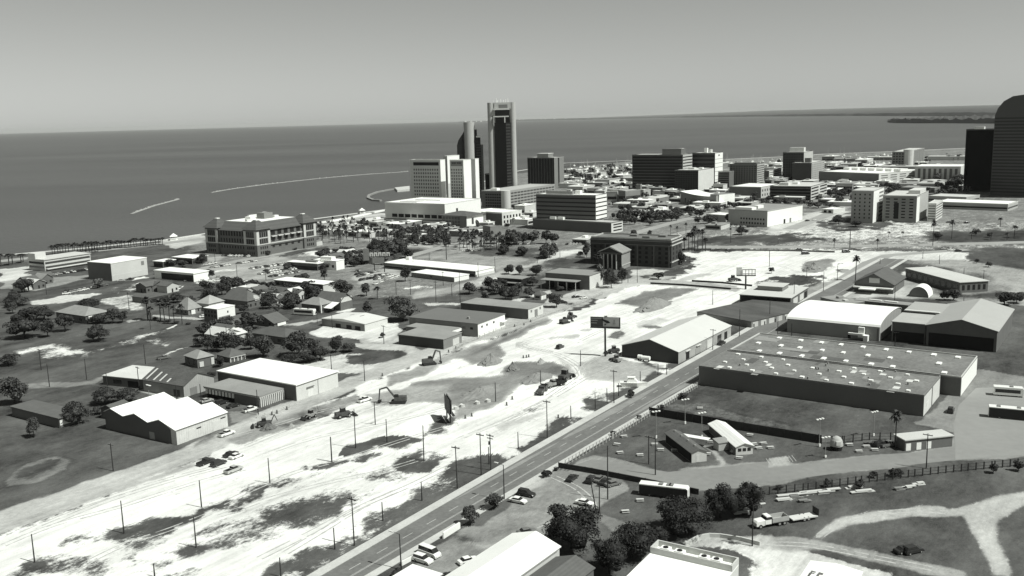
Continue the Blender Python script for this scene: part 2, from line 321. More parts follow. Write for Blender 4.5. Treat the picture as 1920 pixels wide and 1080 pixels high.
# ---- the long construction strip of bare caliche
cover([px(-300, 1075), px(0, 1000), px(400, 850), px(560, 775), px(700, 712), px(900, 640), px(1100, 570), px(1180, 540), px(1290, 512), px(1285, 476), px(1330, 470), px(1590, 468), px(1625, 488), px(1580, 520), px(1480, 545), px(1375, 592),
       px(1280, 640), px(1290, 695), px(955, 862), px(575, 1080), px(480, 1140), px(-300, 1140)], 0.80, 0.4, 0.6, .6)
cover([px(-300, 1040), px(0, 958), px(300, 855), px(480, 779), px(700, 688), px(900, 618), px(1050, 554), px(1250, 505), px(1290, 512), px(1180, 540), px(1100, 570), px(900, 640), px(700, 712), px(560, 775), px(400, 850), px(0, 1000), px(-300, 1085)], 0.52, 1, 0.55, 1.2)
def PT(f, sand, pave, tone, feather, *pts): cover(Z(f, *pts), sand, pave, tone, feather)
PT(k, .50, 1, .5, .8, (0, 690), (400, 570), (800, 450), (1100, 360), (1450, 230), (1480, 250), (1250, 340), (800, 470), (400, 620), (0, 740))
PT(k, .10, .1, .4, 1.0, (790, 805), (900, 740), (1100, 680), (1250, 655), (1500, 570), (1670, 515), (1560, 600), (1320, 700), (1200, 760), (1000, 800), (860, 830))
PT(k, .38, .1, .5, 1.2, (840, 830), (1000, 800), (1210, 770), (1190, 830), (1000, 890), (900, 870))
PT(k, .15, .1, .4, 1.0, (530, 830), (620, 785), (740, 760), (650, 810), (570, 830))
PT(k, .12, .1, .4, 1.5, (110, 1030), (300, 970), (430, 985), (480, 1010), (400, 1060), (120, 1080))
PT(k, .42, .2, .5, 1.5, (400, 980), (430, 930), (560, 930), (690, 1020), (640, 1090), (400, 1090))
PT(k, .36, .1, .5, .8, (1270, 890), (1400, 840), (1600, 830), (1760, 780), (1920, 700), (1920, 830), (1700, 890), (1480, 925))
PT(k, .12, .1, .4, .6, (1390, 870), (1480, 835), (1590, 850), (1500, 880))
PT(k, .46, .1, .5, .8, (1500, 780), (1600, 690), (1920, 620), (1920, 700), (1700, 770))
PT(k, .34, .1, .5, .6, (880, 960), (950, 930), (1060, 980), (980, 1005))
PT(k, .34, .1, .5, .6, (1130, 990), (1220, 960), (1280, 970), (1250, 1000))
PT(k, .36, .1, .5, .6, (1140, 1060), (1300, 1045), (1430, 1050), (1420, 1090), (1150, 1090))
PT(k, .32, .1, .5, .8, (1590, 600), (1800, 490), (1930, 430), (1930, 510), (1720, 610))
PT(k, .25, .2, .5, .8, (1760, 425), (1920, 385), (1930, 405), (1800, 430))
PT(m, .30, .1, .5, .8, (-40, 440), (200, 370), (400, 310), (500, 305), (380, 360), (150, 430), (0, 500))
PT(m, .10, .1, .4, .6, (20, 420), (110, 385), (200, 380), (100, 440))
PT(m, .43, .1, .5, 1.0, (-40, 700), (80, 570), (300, 490), (600, 440), (720, 480), (560, 640), (300, 720), (50, 790), (-60, 820))
PT(m, .25, .1, .45, .8, (100, 640), (320, 560), (640, 480), (600, 560), (300, 690), (120, 720))
PT(m, .50, .2, .5, .8, (690, 540), (720, 490), (860, 450), (800, 500), (740, 550))
PT(m, .03, .1, .38, .7, (690, 150), (820, 80), (1000, 50), (1200, 62), (1100, 110), (900, 150), (740, 158))
PT(m, .05, .1, .38, .7, (500, 240), (640, 200), (890, 180), (760, 220), (560, 255))
PT(m, .15, .1, .4, .5, (400, 260), (440, 225), (490, 235), (460, 262))
PT(m, .15, .1, .42, .8, (960, 210), (1240, 130), (1420, 150), (1520, 165), (1400, 240), (1150, 300), (1060, 290))
PT(m, .50, .2, .5, 1.0, (560, 350), (900, 260), (950, 300), (1200, 310), (1020, 390), (750, 370))
PT(m, .10, .1, .42, .8, (880, 735), (830, 650), (960, 570), (1100, 545), (1250, 500), (1450, 380), (1410, 330), (1460, 260), (1700, 190), (1900, 205), (1490, 440), (1000, 697))
PT(m, .45, .1, .5, .8, (815, 640), (900, 560), (1110, 540), (1000, 640), (880, 690))
PT(m, .45, .1, .5, .8, (1200, 500), (1300, 400), (1440, 370), (1480, 390), (1260, 500))
PT(m, .12, .1, .45, .8, (0, 1070), (150, 985), (330, 940), (380, 870), (600, 800), (870, 760), (620, 890), (400, 1010), (300, 1080), (0, 1120))
PT(n, .08, .1, .42, .8, (700, 965), (760, 920), (900, 840), (1000, 770), (1150, 735), (1260, 735), (1160, 800), (800, 985))
PT(n, .08, .1, .42, .8, (1270, 650), (1340, 600), (1500, 550), (1580, 440), (1760, 350), (1920, 392), (1560, 590), (1340, 690))
PT(n, .08, .2, .35, .7, (780, 695), (860, 660), (905, 665), (830, 700))
PT(n, .10, 1, .46, 1.2, (-20, 480), (280, 430), (560, 420), (800, 400), (830, 430), (720, 540), (640, 600), (500, 650), (280, 640), (0, 600))
PT(n, .22, 1, .5, 1.2, (300, 640), (600, 610), (560, 660), (350, 740), (290, 740))
PT(n, .18, 1, .46, 1.2, (300, 300), (470, 200), (640, 190), (690, 260), (420, 340))
PT(n, .04, 1, .38, .8, (650, 385), (750, 315), (900, 325), (1000, 320), (1160, 360), (1140, 440), (1000, 410), (860, 420), (760, 420))
PT(n, .28, 1, .5, 1.0, (-200, 420), (0, 360), (260, 250), (500, 180), (760, 70), (1000, -20), (1010, 20), (760, 130), (300, 290), (0, 440), (-200, 500))
PT(n, .05, 1, .36, .5, (270, 300), (500, 200), (740, 95), (980, 0), (990, 8), (740, 115), (500, 222), (300, 300))
PT(n, .12, .2, .4, .8, (0, 830), (120, 770), (190, 720), (360, 742), (240, 800), (60, 850), (0, 860))
PT(n, .45, 1, .55, 1.5, (1240, 330), (1440, 240), (1560, 310), (1900, 330), (1560, 480), (1300, 440))
PT(n, .62, 1, .5, .8, (770, 190), (800, 160), (830, 165), (820, 200), (900, 225), (1010, 235), (990, 248), (860, 225))
PT(n, .55, 1, .45, .8, (990, 140), (1180, 110), (1210, 122), (1000, 150))
PT(n, .5, 1, .5, .8, (1010, 280), (1140, 320), (1190, 360), (1210, 440), (1190, 440), (1170, 370), (1100, 330))
PT(n, .65, 1, .5, .8, (600, 800), (900, 700), (1000, 690), (800, 770), (640, 830))
PT(h, .10, 1, .44, 1.2, (390, 600), (620, 500), (800, 470), (1000, 490), (800, 570), (560, 630))
PT(h, .05, .2, .38, 1.0, (1440, 460), (1640, 390), (1920, 385), (1930, 430), (1700, 465))
PT(h, .25, .9, .40, 1.0, (1730, 320), (1840, 275), (1960, 255), (2050, 280), (1960, 345), (1780, 345))
PT(h, .08, .2, .42, 1.0, (460, 335), (700, 350), (900, 230), (930, 300), (840, 385), (640, 400), (480, 400))
PT(h, .7, 1, .5, 1.0, (480, 345), (660, 335), (780, 350), (640, 385), (500, 390))
PT(h, .45, 1, .52, .8, (540, 425), (820, 415), (1280, 465), (1330, 490), (1300, 505), (900, 470), (560, 455))
PT(h, .62, 1, .5, 1.5, (800, 430), (1000, 370), (1120, 370), (960, 420))
PT(h, .7, 1, .5, 1.0, (520, 740), (700, 700), (780, 720), (560, 790))
PT(h, .25, .6, .4, .7, (330, 850), (430, 800), (460, 830), (400, 860))
PT(h, .25, .6, .4, .7, (575, 780), (590, 755), (740, 765), (740, 775), (620, 785))
PT(h, .5, .8, .45, 1, (100, 800), (190, 780), (200, 800), (120, 812))
PT(h, .05, .1, .4, .7, (0, 630), (250, 545), (290, 555), (0, 660))
PT(h, .15, .4, .4, .8, (430, 1000), (850, 1060), (1260, 840), (1300, 850), (900, 1080), (430, 1050))
PT(l, .26, .8, .48, 1, (200, 900), (560, 740), (900, 640), (1150, 560), (1150, 620), (700, 800), (300, 930))
PT(l, .12, .4, .4, .8, (550, 770), (760, 700), (900, 670), (920, 690), (820, 760), (580, 790))
PT(l, .2, .4, .4, .8, (1050, 610), (1130, 575), (1170, 590), (1060, 620))
PT(l, .35, .9, .5, 1, (1200, 560), (1600, 500), (1880, 490), (1860, 560), (1500, 640), (1300, 640))
PT(l, .1, .4, .35, 1, (-20, 895), (170, 830), (200, 850), (0, 930))
# ---- lower right: yard, tracks, car park
cover([px(900, 985), px(1050, 880), px(1160, 897), px(1172, 915), px(1120, 950), px(1022, 1005), px(960, 1045), px(870, 1110), px(690, 1110), px(760, 1070), px(865, 985)], .25, 1, .42, 1)
PT(o, .62, 1, .5, .8, (0, 440), (60, 400), (240, 300), (350, 300), (220, 400), (60, 460))
PT(o, .42, 1, .5, .6, (20, 600), (250, 590), (240, 610), (60, 625))
PT(m, .05, .1, .35, .4, (1390, 790), (1480, 770), (1610, 800), (1560, 830), (1420, 810))
PT(m, .55, 1, .5, .3, (1570, 820), (1800, 865), (1790, 875), (1570, 832))
PT(o, .1, .8, .35, .6, (590, 590), (800, 650), (960, 680), (720, 750), (600, 640))
PT(o, .04, 1, .55, .6, (470, 250), (640, 182), (1000, 250), (1170, 290), (1400, 270), (1700, 240), (1930, 215), (1930, 380), (1440, 452), (1000, 370), (360, 265))
PT(r_, .04, 1, .55, .6, (-10, 258), (340, 230), (800, 165), (1080, 150), (1380, 100), (1380, -40), (1500, -260), (1960, -160), (1960, 180), (1440, 212), (700, 292), (0, 395))
PT(r_, .04, 1, .5, 1, (1100, -60), (1400, -360), (1600, -480), (1960, -400), (1960, -100), (1380, 0))
PT(o, .05, .1, .38, .4, (1060, 320), (1110, 285), (1310, 283), (1340, 325), (1200, 345))
PT(r_, .45, 1, .5, .4, (0, 190), (140, 180), (200, 240), (0, 262))
PT(r_, .50, 1, .58, 1, (360, 790), (600, 640), (780, 598), (1060, 545), (1330, 570), (1400, 600), (1560, 540), (1700, 480), (1960, 400), (1960, 490), (1760, 680), (1850, 1100), (1720, 1100), (1590, 800), (1490, 650), (1050, 632), (720, 680), (420, 795))
PT(r_, .30, 1, .55, .8, (-60, 780), (200, 780), (600, 850), (900, 930), (1500, 1060), (1500, 1120), (1100, 1060), (700, 950), (420, 890), (240, 900), (0, 890))
PT(r_, .90, 1, .5, .8, (-10, 880), (240, 900), (380, 930), (700, 1010), (900, 1060), (900, 1110), (-10, 1110))
PT(o, .97, 1, .55, .6, (1400, 870), (1600, 830), (1920, 870), (1930, 1090), (1720, 1100), (1700, 960))
PT(o, .55, 1, .5, .5, (1300, 850), (1420, 785), (1600, 770), (1930, 760), (1930, 880), (1600, 810), (1400, 870))
PT(r_, .55, .6, .5, 1, (60, 500), (220, 450), (500, 430), (480, 455), (280, 490), (120, 540))
PT(p, .45, 1, .5, .3, (700, 940), (780, 950), (900, 1080), (860, 1090), (760, 980))
PT(p, .12, .5, .42, 1, (330, 640), (600, 600), (900, 700), (1500, 790), (1480, 860), (1000, 790), (500, 680))
PT(p, .08, .3, .42, 1, (660, 520), (900, 540), (1600, 640), (2300, 800), (2300, 860), (1900, 840), (900, 650))
# ---- build the ground sheet
def grid_faces(nu, nv_):
    ii, jj = np.meshgrid(np.arange(nu - 1), np.arange(nv_ - 1), indexing='ij'); a0 = ii * nv_ + jj
    return np.stack([a0, a0 + nv_, a0 + nv_ + 1, a0 + 1], -1).reshape(-1, 4)
def np_mesh(name, V, F, m_):
    me = bpy.data.meshes.new(name); me.vertices.add(len(V)); me.vertices.foreach_set('co', np.ascontiguousarray(V, np.float32).ravel())
    nf, kk = F.shape; me.loops.add(nf * kk); me.loops.foreach_set('vertex_index', np.ascontiguousarray(F, np.int32).ravel())
    me.polygons.add(nf); me.polygons.foreach_set('loop_start', np.arange(0, nf * kk, kk, dtype=np.int32))
    me.materials.append(m_); me.update(calc_edges=True); me.validate(); return me
def ground_material():
    m_ = bpy.data.materials.new('ground_cover'); m_.use_nodes = True; nt = m_.node_tree; nd = nt.nodes; lk = nt.links
    bs = nd['Principled BSDF']; bs.inputs['Roughness'].default_value = 0.95; bs.inputs['Specular IOR Level'].default_value = 0.1
    at = nd.new('ShaderNodeAttribute'); at.attribute_name = 'cover'
    sp = nd.new('ShaderNodeSeparateXYZ'); lk.new(at.outputs['Vector'], sp.inputs[0])
    tc = nd.new('ShaderNodeTexCoord'); rot = nd.new('ShaderNodeMapping'); rot.inputs[2].default_value = (0, 0, -GA); lk.new(tc.outputs['Object'], rot.inputs[0])
    st = nd.new('ShaderNodeMapping'); st.inputs[3].default_value = (0.65, 1, 1); lk.new(rot.outputs[0], st.inputs[0])
    def noise(sc, det, src, ro=.6):
        q_ = nd.new('ShaderNodeTexNoise'); q_.inputs['Scale'].default_value = sc; q_.inputs['Detail'].default_value = det; q_.inputs['Roughness'].default_value = ro; lk.new(src.outputs[0], q_.inputs[0]); return q_.outputs[0]
    def mth(op, x, y=None, z=None):
        q_ = nd.new('ShaderNodeMath'); q_.operation = op
        for s_, val in enumerate((x, y, z)):
            if val is None: continue
            if isinstance(val, (int, float)): q_.inputs[s_].default_value = val
            else: lk.new(val, q_.inputs[s_])
        return q_.outputs[0]
    def sstep(x, lo, hi):
        q_ = nd.new('ShaderNodeMapRange'); q_.interpolation_type = 'SMOOTHSTEP'; q_.inputs[1].default_value = lo; q_.inputs[2].default_value = hi; lk.new(x, q_.inputs[0]); return q_.outputs[0]
    nb = noise(0.16, 10, st, .72); nf_ = noise(0.7, 10, st, .82); nl = noise(0.03, 5, st); ns = noise(3.0, 3, rot); nm = noise(0.10, 7, st, .65)
    trk = nd.new('ShaderNodeMapping'); trk.inputs[3].default_value = (0.025, 0.9, 1); lk.new(rot.outputs[0], trk.inputs[0]); ntr = noise(0.5, 5, trk, .65)
    ragg = mth('ADD', mth('MULTIPLY', mth('SUBTRACT', nb, .5), 2.0), mth('MULTIPLY', mth('SUBTRACT', nf_, .5), 2.2))
    sharp = sstep(mth('ADD', sp.outputs[0], mth('MULTIPLY', ragg, .6)), .36, .68)
    soft = sstep(mth('ADD', mth('MULTIPLY', sp.outputs[0], .8), mth('MULTIPLY', ragg, .18)), .0, 1.0)
    mxk = sstep(sp.outputs[1], .45, .8)
    dif = mth('SUBTRACT', soft, sharp)
    sandf = mth('ADD', sharp, mth('MULTIPLY', dif, mxk))
    pavef = sstep(mth('ADD', sp.outputs[1], mth('MULTIPLY', ragg, .35)), .3, .7)
    tone = mth('MULTIPLY', sp.outputs[2], 2.0)
    var = mth('ADD', 1.0, mth('ADD', mth('MULTIPLY', mth('SUBTRACT', nl, .5), 2.2), mth('ADD', mth('MULTIPLY', mth('SUBTRACT', nf_, .5), 1.7), mth('ADD', mth('MULTIPLY', mth('SUBTRACT', nm, .5), 2.0), mth('MULTIPLY', mth('SUBTRACT', ns, .5), 1.0)))))
    var = mth('MAXIMUM', var, .3)
    grass = mth('MULTIPLY', mth('MULTIPLY', var, tone), 0.084)
    pave = mth('MULTIPLY', mth('MULTIPLY', mth('ADD', mth('MULTIPLY', var, .62), .38), tone), 0.21)
    sand = mth('MULTIPLY', mth('ADD', mth('ADD', mth('MULTIPLY', var, .34), .66), mth('MULTIPLY', mth('SUBTRACT', ntr, .5), .75)), 0.67)
    lo = mth('ADD', mth('MULTIPLY', grass, mth('SUBTRACT', 1.0, pavef)), mth('MULTIPLY', pave, pavef))
    v_ = mth('ADD', mth('MULTIPLY', lo, mth('SUBTRACT', 1.0, sandf)), mth('MULTIPLY', sand, sandf))
    v_ = mth('MAXIMUM', v_, .012)
    vm = nd.new('ShaderNodeVectorMath'); vm.operation = 'SCALE'; vm.inputs[0].default_value = (.985, 1, .96); lk.new(v_, vm.inputs['Scale']); lk.new(vm.outputs[0], bs.inputs['Base Color'])
    return m_
me = np_mesh('ground', np.column_stack([XY, np.zeros(NV)]), grid_faces(NTH, NR), ground_material())
at_ = me.attributes.new('cover', 'FLOAT_VECTOR', 'POINT'); at_.data.foreach_set('vector', ATT.ravel())
if me.polygons[0].normal.z < 0: me.flip_normals()
gr = link('ground', me); gr['kind'] = 'structure'
# water sheet
def water_material():
    m_ = bpy.data.materials.new('bay_water'); m_.use_nodes = True; nt = m_.node_tree; nd = nt.nodes; lk = nt.links
    bs = nd['Principled BSDF']; bs.inputs['Roughness'].default_value = 0.35; bs.inputs['IOR'].default_value = 1.33; bs.inputs['Specular IOR Level'].default_value = 0.5
    tc = nd.new('ShaderNodeTexCoord')
    n1 = nd.new('ShaderNodeTexNoise'); n1.inputs['Scale'].default_value = 0.0012; n1.inputs['Detail'].default_value = 5
    mp = nd.new('ShaderNodeMapping'); mp.inputs[3].default_value = (.35, 1.6, 1); lk.new(tc.outputs['Object'], mp.inputs[0]); lk.new(mp.outputs[0], n1.inputs[0])
    mr = nd.new('ShaderNodeMapRange'); mr.inputs[1].default_value = .3; mr.inputs[2].default_value = .7; mr.inputs[3].default_value = .74; mr.inputs[4].default_value = 1.26; lk.new(n1.outputs[0], mr.inputs[0])
    vm = nd.new('ShaderNodeVectorMath'); vm.operation = 'SCALE'; vm.inputs[0].default_value = (WATERV * .985, WATERV, WATERV * .96); lk.new(mr.outputs[0], vm.inputs['Scale']); lk.new(vm.outputs[0], bs.inputs['Base Color'])
    n2 = nd.new('ShaderNodeTexNoise'); n2.inputs['Scale'].default_value = 0.25; n2.inputs['Detail'].default_value = 4; lk.new(tc.outputs['Object'], n2.inputs[0])
    bp = nd.new('ShaderNodeBump'); bp.inputs['Strength'].default_value = 1.0; bp.inputs['Distance'].default_value = 1.0; lk.new(n2.outputs[0], bp.inputs['Height']); lk.new(bp.outputs[0], bs.inputs['Normal'])
    return m_
WATERV = 0.075
wv = []; wf = []
rad = [200, 600, 1500, 4000, 10000, 25000, 70000]; na = 72
for R0 in rad:
    for q0 in range(na): wv.append((R0 * math.sin(2 * math.pi * q0 / na), R0 * math.cos(2 * math.pi * q0 / na), -1.6))
for s_ in range(len(rad) - 1):
    for q0 in range(na):
        q1 = (q0 + 1) % na; wf.append((s_ * na + q0, s_ * na + q1, (s_ + 1) * na + q1, (s_ + 1) * na + q0))
wmb = MB(); wmb.v = wv; wmb.f = [f[::-1] for f in wf]; wmb.mi = [0] * len(wf)
struct('water', wmb, water_material())
# far shore and headland
FARM = mat('far_shore_scrub', 0.055, 0.95, 0.5, 0.0006, var2=0.35, scale2=0.003, stretch=(.4, 1, 1))
def ridge(name, pts, depth, seed, amp, nsub=14, fh=34):   # low coastal plain running back to its own skyline
    rnd = random.Random(seed); mb = MB(); top = []
    for (x0, yb0, yt0), (x1, yb1, yt1) in zip(pts, pts[1:]):
        for s_ in range(nsub):
            f_ = s_ / nsub; top.append((x0 + (x1 - x0) * f_, yb0 + (yb1 - yb0) * f_, yt0 + (yt1 - yt0) * f_))
    top.append(pts[-1]); rows = []; fr_ = (0, .004, .05, .15, .35, .65, 1)
    for i_top, (x, yb, yt) in enumerate(top):
        tp_ = min(1, .12 + i_top / 10); b0 = P(x, yb, -1.5); r0 = np.hypot(*b0[:2]); dr = b0[:2] / r0; hh = max(8, CAMH + ray(x, yt)[2] * (r0 + depth) / math.hypot(*ray(x, yt)[:2])); row = [(b0[0], b0[1], -1.7)]
        for f_ in fr_[1:]: c_ = b0[:2] + dr * depth * f_; row.append((c_[0], c_[1], tp_ * (fh + (hh - fh) * f_) * (1 + rnd.uniform(-amp, amp)) + rnd.uniform(0, 7)))
        rows.append(row)
    nn = len(rows); k_ = len(fr_); mb.add([v_ for r0 in rows for v_ in r0], [(i * k_ + q0, (i + 1) * k_ + q0, (i + 1) * k_ + q0 + 1, i * k_ + q0 + 1) for i in range(nn - 1) for q0 in range(k_ - 1)]); return struct(name, mb, FARM)
ridge('far_shore', [(860, 229.4, 228.2), (960, 226.5, 224.2), (1100, 224, 221), (1280, 220.5, 214), (1440, 218.5, 207.5), (1600, 217.5, 203), (1760, 218, 199.5), (1960, 219, 195), (2300, 222, 187)], 34000, 3, .02)
ridge('headland', [(1664, 229.5, 228), (1680, 230.5, 224), (1720, 231, 221.5), (1780, 231, 219), (1860, 231.5, 217), (2000, 232, 214), (2300, 236, 212)], 1600, 5, .3, 14, 22)
# ---- roads, kerbs, pavements, markings: thin sheets above the ground
def sheet(name, pts, z, m_, thick=None):
    mb = MB()
    if thick: mb.prism([(s[0], s[1]) for s in pts], z, z + thick)
    else: mb.poly([(s[0], s[1], z) for s in pts])
    return struct(name, mb, m_)
def strip(u0, u1, v0, v1): return [UVP(u0, v0), UVP(u1, v0), UVP(u1, v1), UVP(u0, v1)]
def ROADL(u): return np.interp(u, [60, 133, 211, 273, 347, 440, 540, 700], [141, 142.6, 144.9, 146.2, 147, 148.5, 147, 147])
us = [60, 133, 211, 273, 347, 440, 540, 640]
road_pts = [UVP(u, 134.6) for u in us] + [UVP(u, ROADL(u)) for u in us[::-1]]
sheet('road', road_pts, 0.02, ASPH)
sheet('pavement', [UVP(u, ROADL(u) + .05) for u in us] + [UVP(u, ROADL(u) + 2.6) for u in us[::-1]], 0.005, WALK, 0.14)
sheet('pavement', [UVP(u, 132.4) for u in us[:5]] + [UVP(u, 134.5) for u in us[:5][::-1]], 0.005, WALK, 0.14)
sheet('pavement', [UVP(u, 132.4) for u in us[5:]] + [UVP(u, 134.5) for u in us[5:][::-1]], 0.005, WALK, 0.14)
mk = MB()
for u in np.arange(66, 330, 9.0):
    vc = 134.6 + (ROADL(u) - 134.6) * .60
    mk.poly([tuple(UVP(u, vc - .10, .03)), tuple(UVP(u + 3.6, vc - .10, .03)), tuple(UVP(u + 3.6, vc + .10, .03)), tuple(UVP(u, vc + .10, .03))])
vv = lambda u: 134.6 + (ROADL(u) - 134.6) * .30
for u0, u1 in zip(us[:-1], us[1:]):
    for dv in (-.16, .16):
        mk.poly([tuple(UVP(u0, vv(u0) + dv - .07, .03)), tuple(UVP(u1, vv(u1) + dv - .07, .03)), tuple(UVP(u1, vv(u1) + dv + .07, .03)), tuple(UVP(u0, vv(u0) + dv + .07, .03))])
struct('road_markings', mk, LINE)
DIRTY = mat('worn_road_patch', 0.24, .95, .25, .15, var2=.12)
for u0, u1, v0_, v1_ in ((233, 300, 142.0, 145.6), (262, 330, 135.2, 137.5), (180, 232, 142.6, 144.3)):
    mb = MB(); nseg = 12; rnd = random.Random(int(u0)); lo = []; hi = []
    for s_ in range(nseg + 1):
        f_ = s_ / nseg; u = u0 + (u1 - u0) * f_; tp = math.sin(math.pi * f_) ** .6; mid = (v0_ + v1_) / 2; hw = (v1_ - v0_) / 2
        lo.append(tuple(UVP(u, mid - hw * tp * rnd.uniform(.7, 1), .024))); hi.append(tuple(UVP(u, mid + hw * tp * rnd.uniform(.7, 1), .024)))
    for s_ in range(nseg): mb.add([lo[s_], lo[s_ + 1], hi[s_ + 1], hi[s_]], [(0, 1, 2, 3)])
    struct('road_patch', mb, DIRTY)
TYRE = mat('tyre_track_dust', .42, .95, .3, .4, var2=.25)
rt_ = random.Random(12)
def tyre(pts, w_=.42, gap=1.7, z=.012, nm='tyre_track'):
    W_ = [np.array(P(*s_)) for s_ in pts]; dense = []
    for a0, a1, a2, a3 in zip([W_[0]] + W_[:-2], W_[:-1], W_[1:], W_[2:] + [W_[-1]]):
        for s_ in range(10):
            t_ = s_ / 10; dense.append(.5 * (2 * a1 + (a2 - a0) * t_ + (2 * a0 - 5 * a1 + 4 * a2 - a3) * t_ ** 2 + (3 * a1 - a0 - 3 * a2 + a3) * t_ ** 3))
    mb = MB()
    for sd_ in (-1, 1):
        for q0 in range(1, len(dense) - 2):
            if rt_.random() < .12: continue
            d0 = dense[q0 + 1] - dense[q0 - 1]; d0 = d0[:2] / np.hypot(*d0[:2]); d1 = dense[q0 + 2] - dense[q0]; d1 = d1[:2] / np.hypot(*d1[:2]); n0 = np.array([-d0[1], d0[0]]); n1 = np.array([-d1[1], d1[0]]); ww = w_ * rt_.uniform(.5, 1.1)
            A0, A1 = dense[q0][:2] + n0 * sd_ * gap / 2, dense[q0 + 1][:2] + n1 * sd_ * gap / 2
            mb.add([(*(A0 - n0 * ww / 2), z), (*(A1 - n1 * ww / 2), z), (*(A1 + n1 * ww / 2), z), (*(A0 + n0 * ww / 2), z)], [(0, 1, 2, 3)])
    struct(nm, mb, TYRE)
for q0, ln in enumerate([Z(n, (1240, 420), (1200, 350), (1060, 270), (860, 225), (780, 195), (830, 160), (990, 140)), Z(n, (1260, 430), (1230, 350), (1080, 262), (890, 215), (815, 190), (850, 165)), Z(n, (960, 590), (1120, 480), (1200, 420), (1280, 330), (1380, 270)), Z(n, (640, 790), (900, 650), (1100, 540), (1300, 420), (1500, 330)), Z(n, (560, 800), (800, 690), (1000, 590)), Z(n, (300, 900), (600, 780), (800, 700), (1000, 640)),
    Z(m, (-300, 560), (0, 420), (300, 300), (700, 190), (1100, 60), (1500, -60)), Z(m, (-300, 640), (100, 500), (500, 390), (900, 300), (1250, 200)), Z(m, (200, 920), (500, 740), (800, 560), (1200, 380), (1500, 230)), Z(m, (0, 960), (400, 760), (700, 600), (1100, 420)), Z(k, (0, 860), (400, 700), (900, 560), (1400, 400), (1900, 260)), Z(k, (100, 760), (600, 560), (1200, 370), (1700, 240)), Z(k, (300, 720), (800, 520), (1300, 360), (1800, 230)), Z(k, (500, 1060), (900, 860), (1300, 720), (1700, 560)),
    Z(l, (300, 960), (700, 800), (1000, 760), (1300, 650), (1700, 540)), Z(l, (100, 900), (500, 800), (900, 680), (1300, 590)), Z(l, (480, 1000), (900, 870), (1400, 770), (1900, 640)), Z(h, (100, 760), (400, 680), (700, 600), (1000, 540), (1260, 520)), Z(h, (60, 900), (300, 790), (600, 700), (900, 600)), Z(h, (860, 330), (1100, 270), (1500, 240), (1850, 240)), Z(h, (840, 400), (1100, 310), (1400, 330), (1700, 290)), Z(i_, (-300, 260), (0, 290), (300, 370), (560, 300)), Z(r_, (380, 785), (620, 650), (1060, 590), (1400, 610)), Z(r_, (-40, 840), (300, 850), (800, 940), (1300, 1040)), Z(o, (300, 330), (500, 430), (600, 560), (400, 640), (150, 760))]): tyre(ln, .5, 1.8, .012 + .004 * (q0 % 5))
# city streets seen as pale ribbons
def ribbon(name, pts, width, z, m_):
    W_ = [P(*s) for s in pts]; L_ = []; R_ = []
    for q0, w_ in enumerate(W_):
        dr = (W_[min(q0 + 1, len(W_) - 1)] - W_[max(q0 - 1, 0)])[:2]; dr = dr / np.hypot(*dr); nn = np.array([-dr[1], dr[0]]) * width / 2
        L_.append((w_[0] + nn[0], w_[1] + nn[1], z)); R_.append((w_[0] - nn[0], w_[1] - nn[1], z))
    mb = MB()
    for q0 in range(len(W_) - 1): mb.add([R_[q0], R_[q0 + 1], L_[q0 + 1], L_[q0]], [(0, 1, 2, 3)])
    return struct(name, mb, m_)
STREET = mat('sun_bleached_street', 0.30, .95, .15, .05, var2=.08)
ribbon('street', Z(b, (-300, 560), (60, 480), (300, 430), (480, 400), (700, 350)), 9, .010, STREET)
ribbon('street', [px(-40, 494), px(310, 456), px(600, 421), px(725, 404)], 14, .012, STREET)
ribbon('street', Z(i_, (440, 505), (640, 370), (760, 290), (900, 235), (1500, 190)), 9, .014, STREET)
ribbon('street', [px(1310, 463), px(1480, 463), px(1700, 460), px(2000, 452)], 12, .016, STREET)
ribbon('street', [px(1090, 465), px(1270, 415), px(1330, 400)], 10, .018, STREET)
ribbon('street', Z(h, (760, 100), (900, 60), (1100, 20)), 9, .020, STREET)
ribbon('street', [px(1480, 430), px(1545, 405), px(1600, 380)], 12, .022, STREET)
ribbon('street', Z(w3, (1180, 700), (1540, 600), (1900, 500)), 9, .024, STREET)
CROSS = mat('worn_concrete_lane', 0.215, .95, .10, .06, var2=.08, scale2=.5); YARD = mat('yard_concrete', 0.25, .95, .10, .04, var2=.06, scale2=.4)
sheet('street', [P(*s_) for s_ in Z(o, (440, 262), (600, 205), (700, 215), (1000, 272), (1170, 300), (1400, 280), (1700, 250), (1921, 222), (1921, 372), (1440, 440), (1000, 362), (600, 300))], .030, CROSS)
sheet('street', [P(*s_) for s_ in Z(r_, (1, 270), (340, 236), (800, 172), (1080, 156), (1400, 108), (1400, 212), (700, 286), (1, 380))], .034, CROSS)
sheet('yard', [P(*s_) for s_ in Z(r_, (1404, 107), (1390, -50), (1430, -200), (1560, -330), (1960, -340), (1960, 172), (1404, 211))], .038, YARD)
lm = MB()
for q0 in range(9):
    x0 = 20 + q0 * 24; a0, a1 = P(*r_(x0, 252 - q0 * 4)), P(*r_(x0 - 34, 200 - q0 * 3)); dr = (a1 - a0)[:2] / np.hypot(*(a1 - a0)[:2]); nn = np.array([-dr[1], dr[0]]) * .08; lm.add([(*(a0[:2] - nn), .05), (*(a0[:2] + nn), .05), (*(a1[:2] + nn), .05), (*(a1[:2] - nn), .05)], [(0, 1, 2, 3)])
struct('parking_lines', lm, LINE)
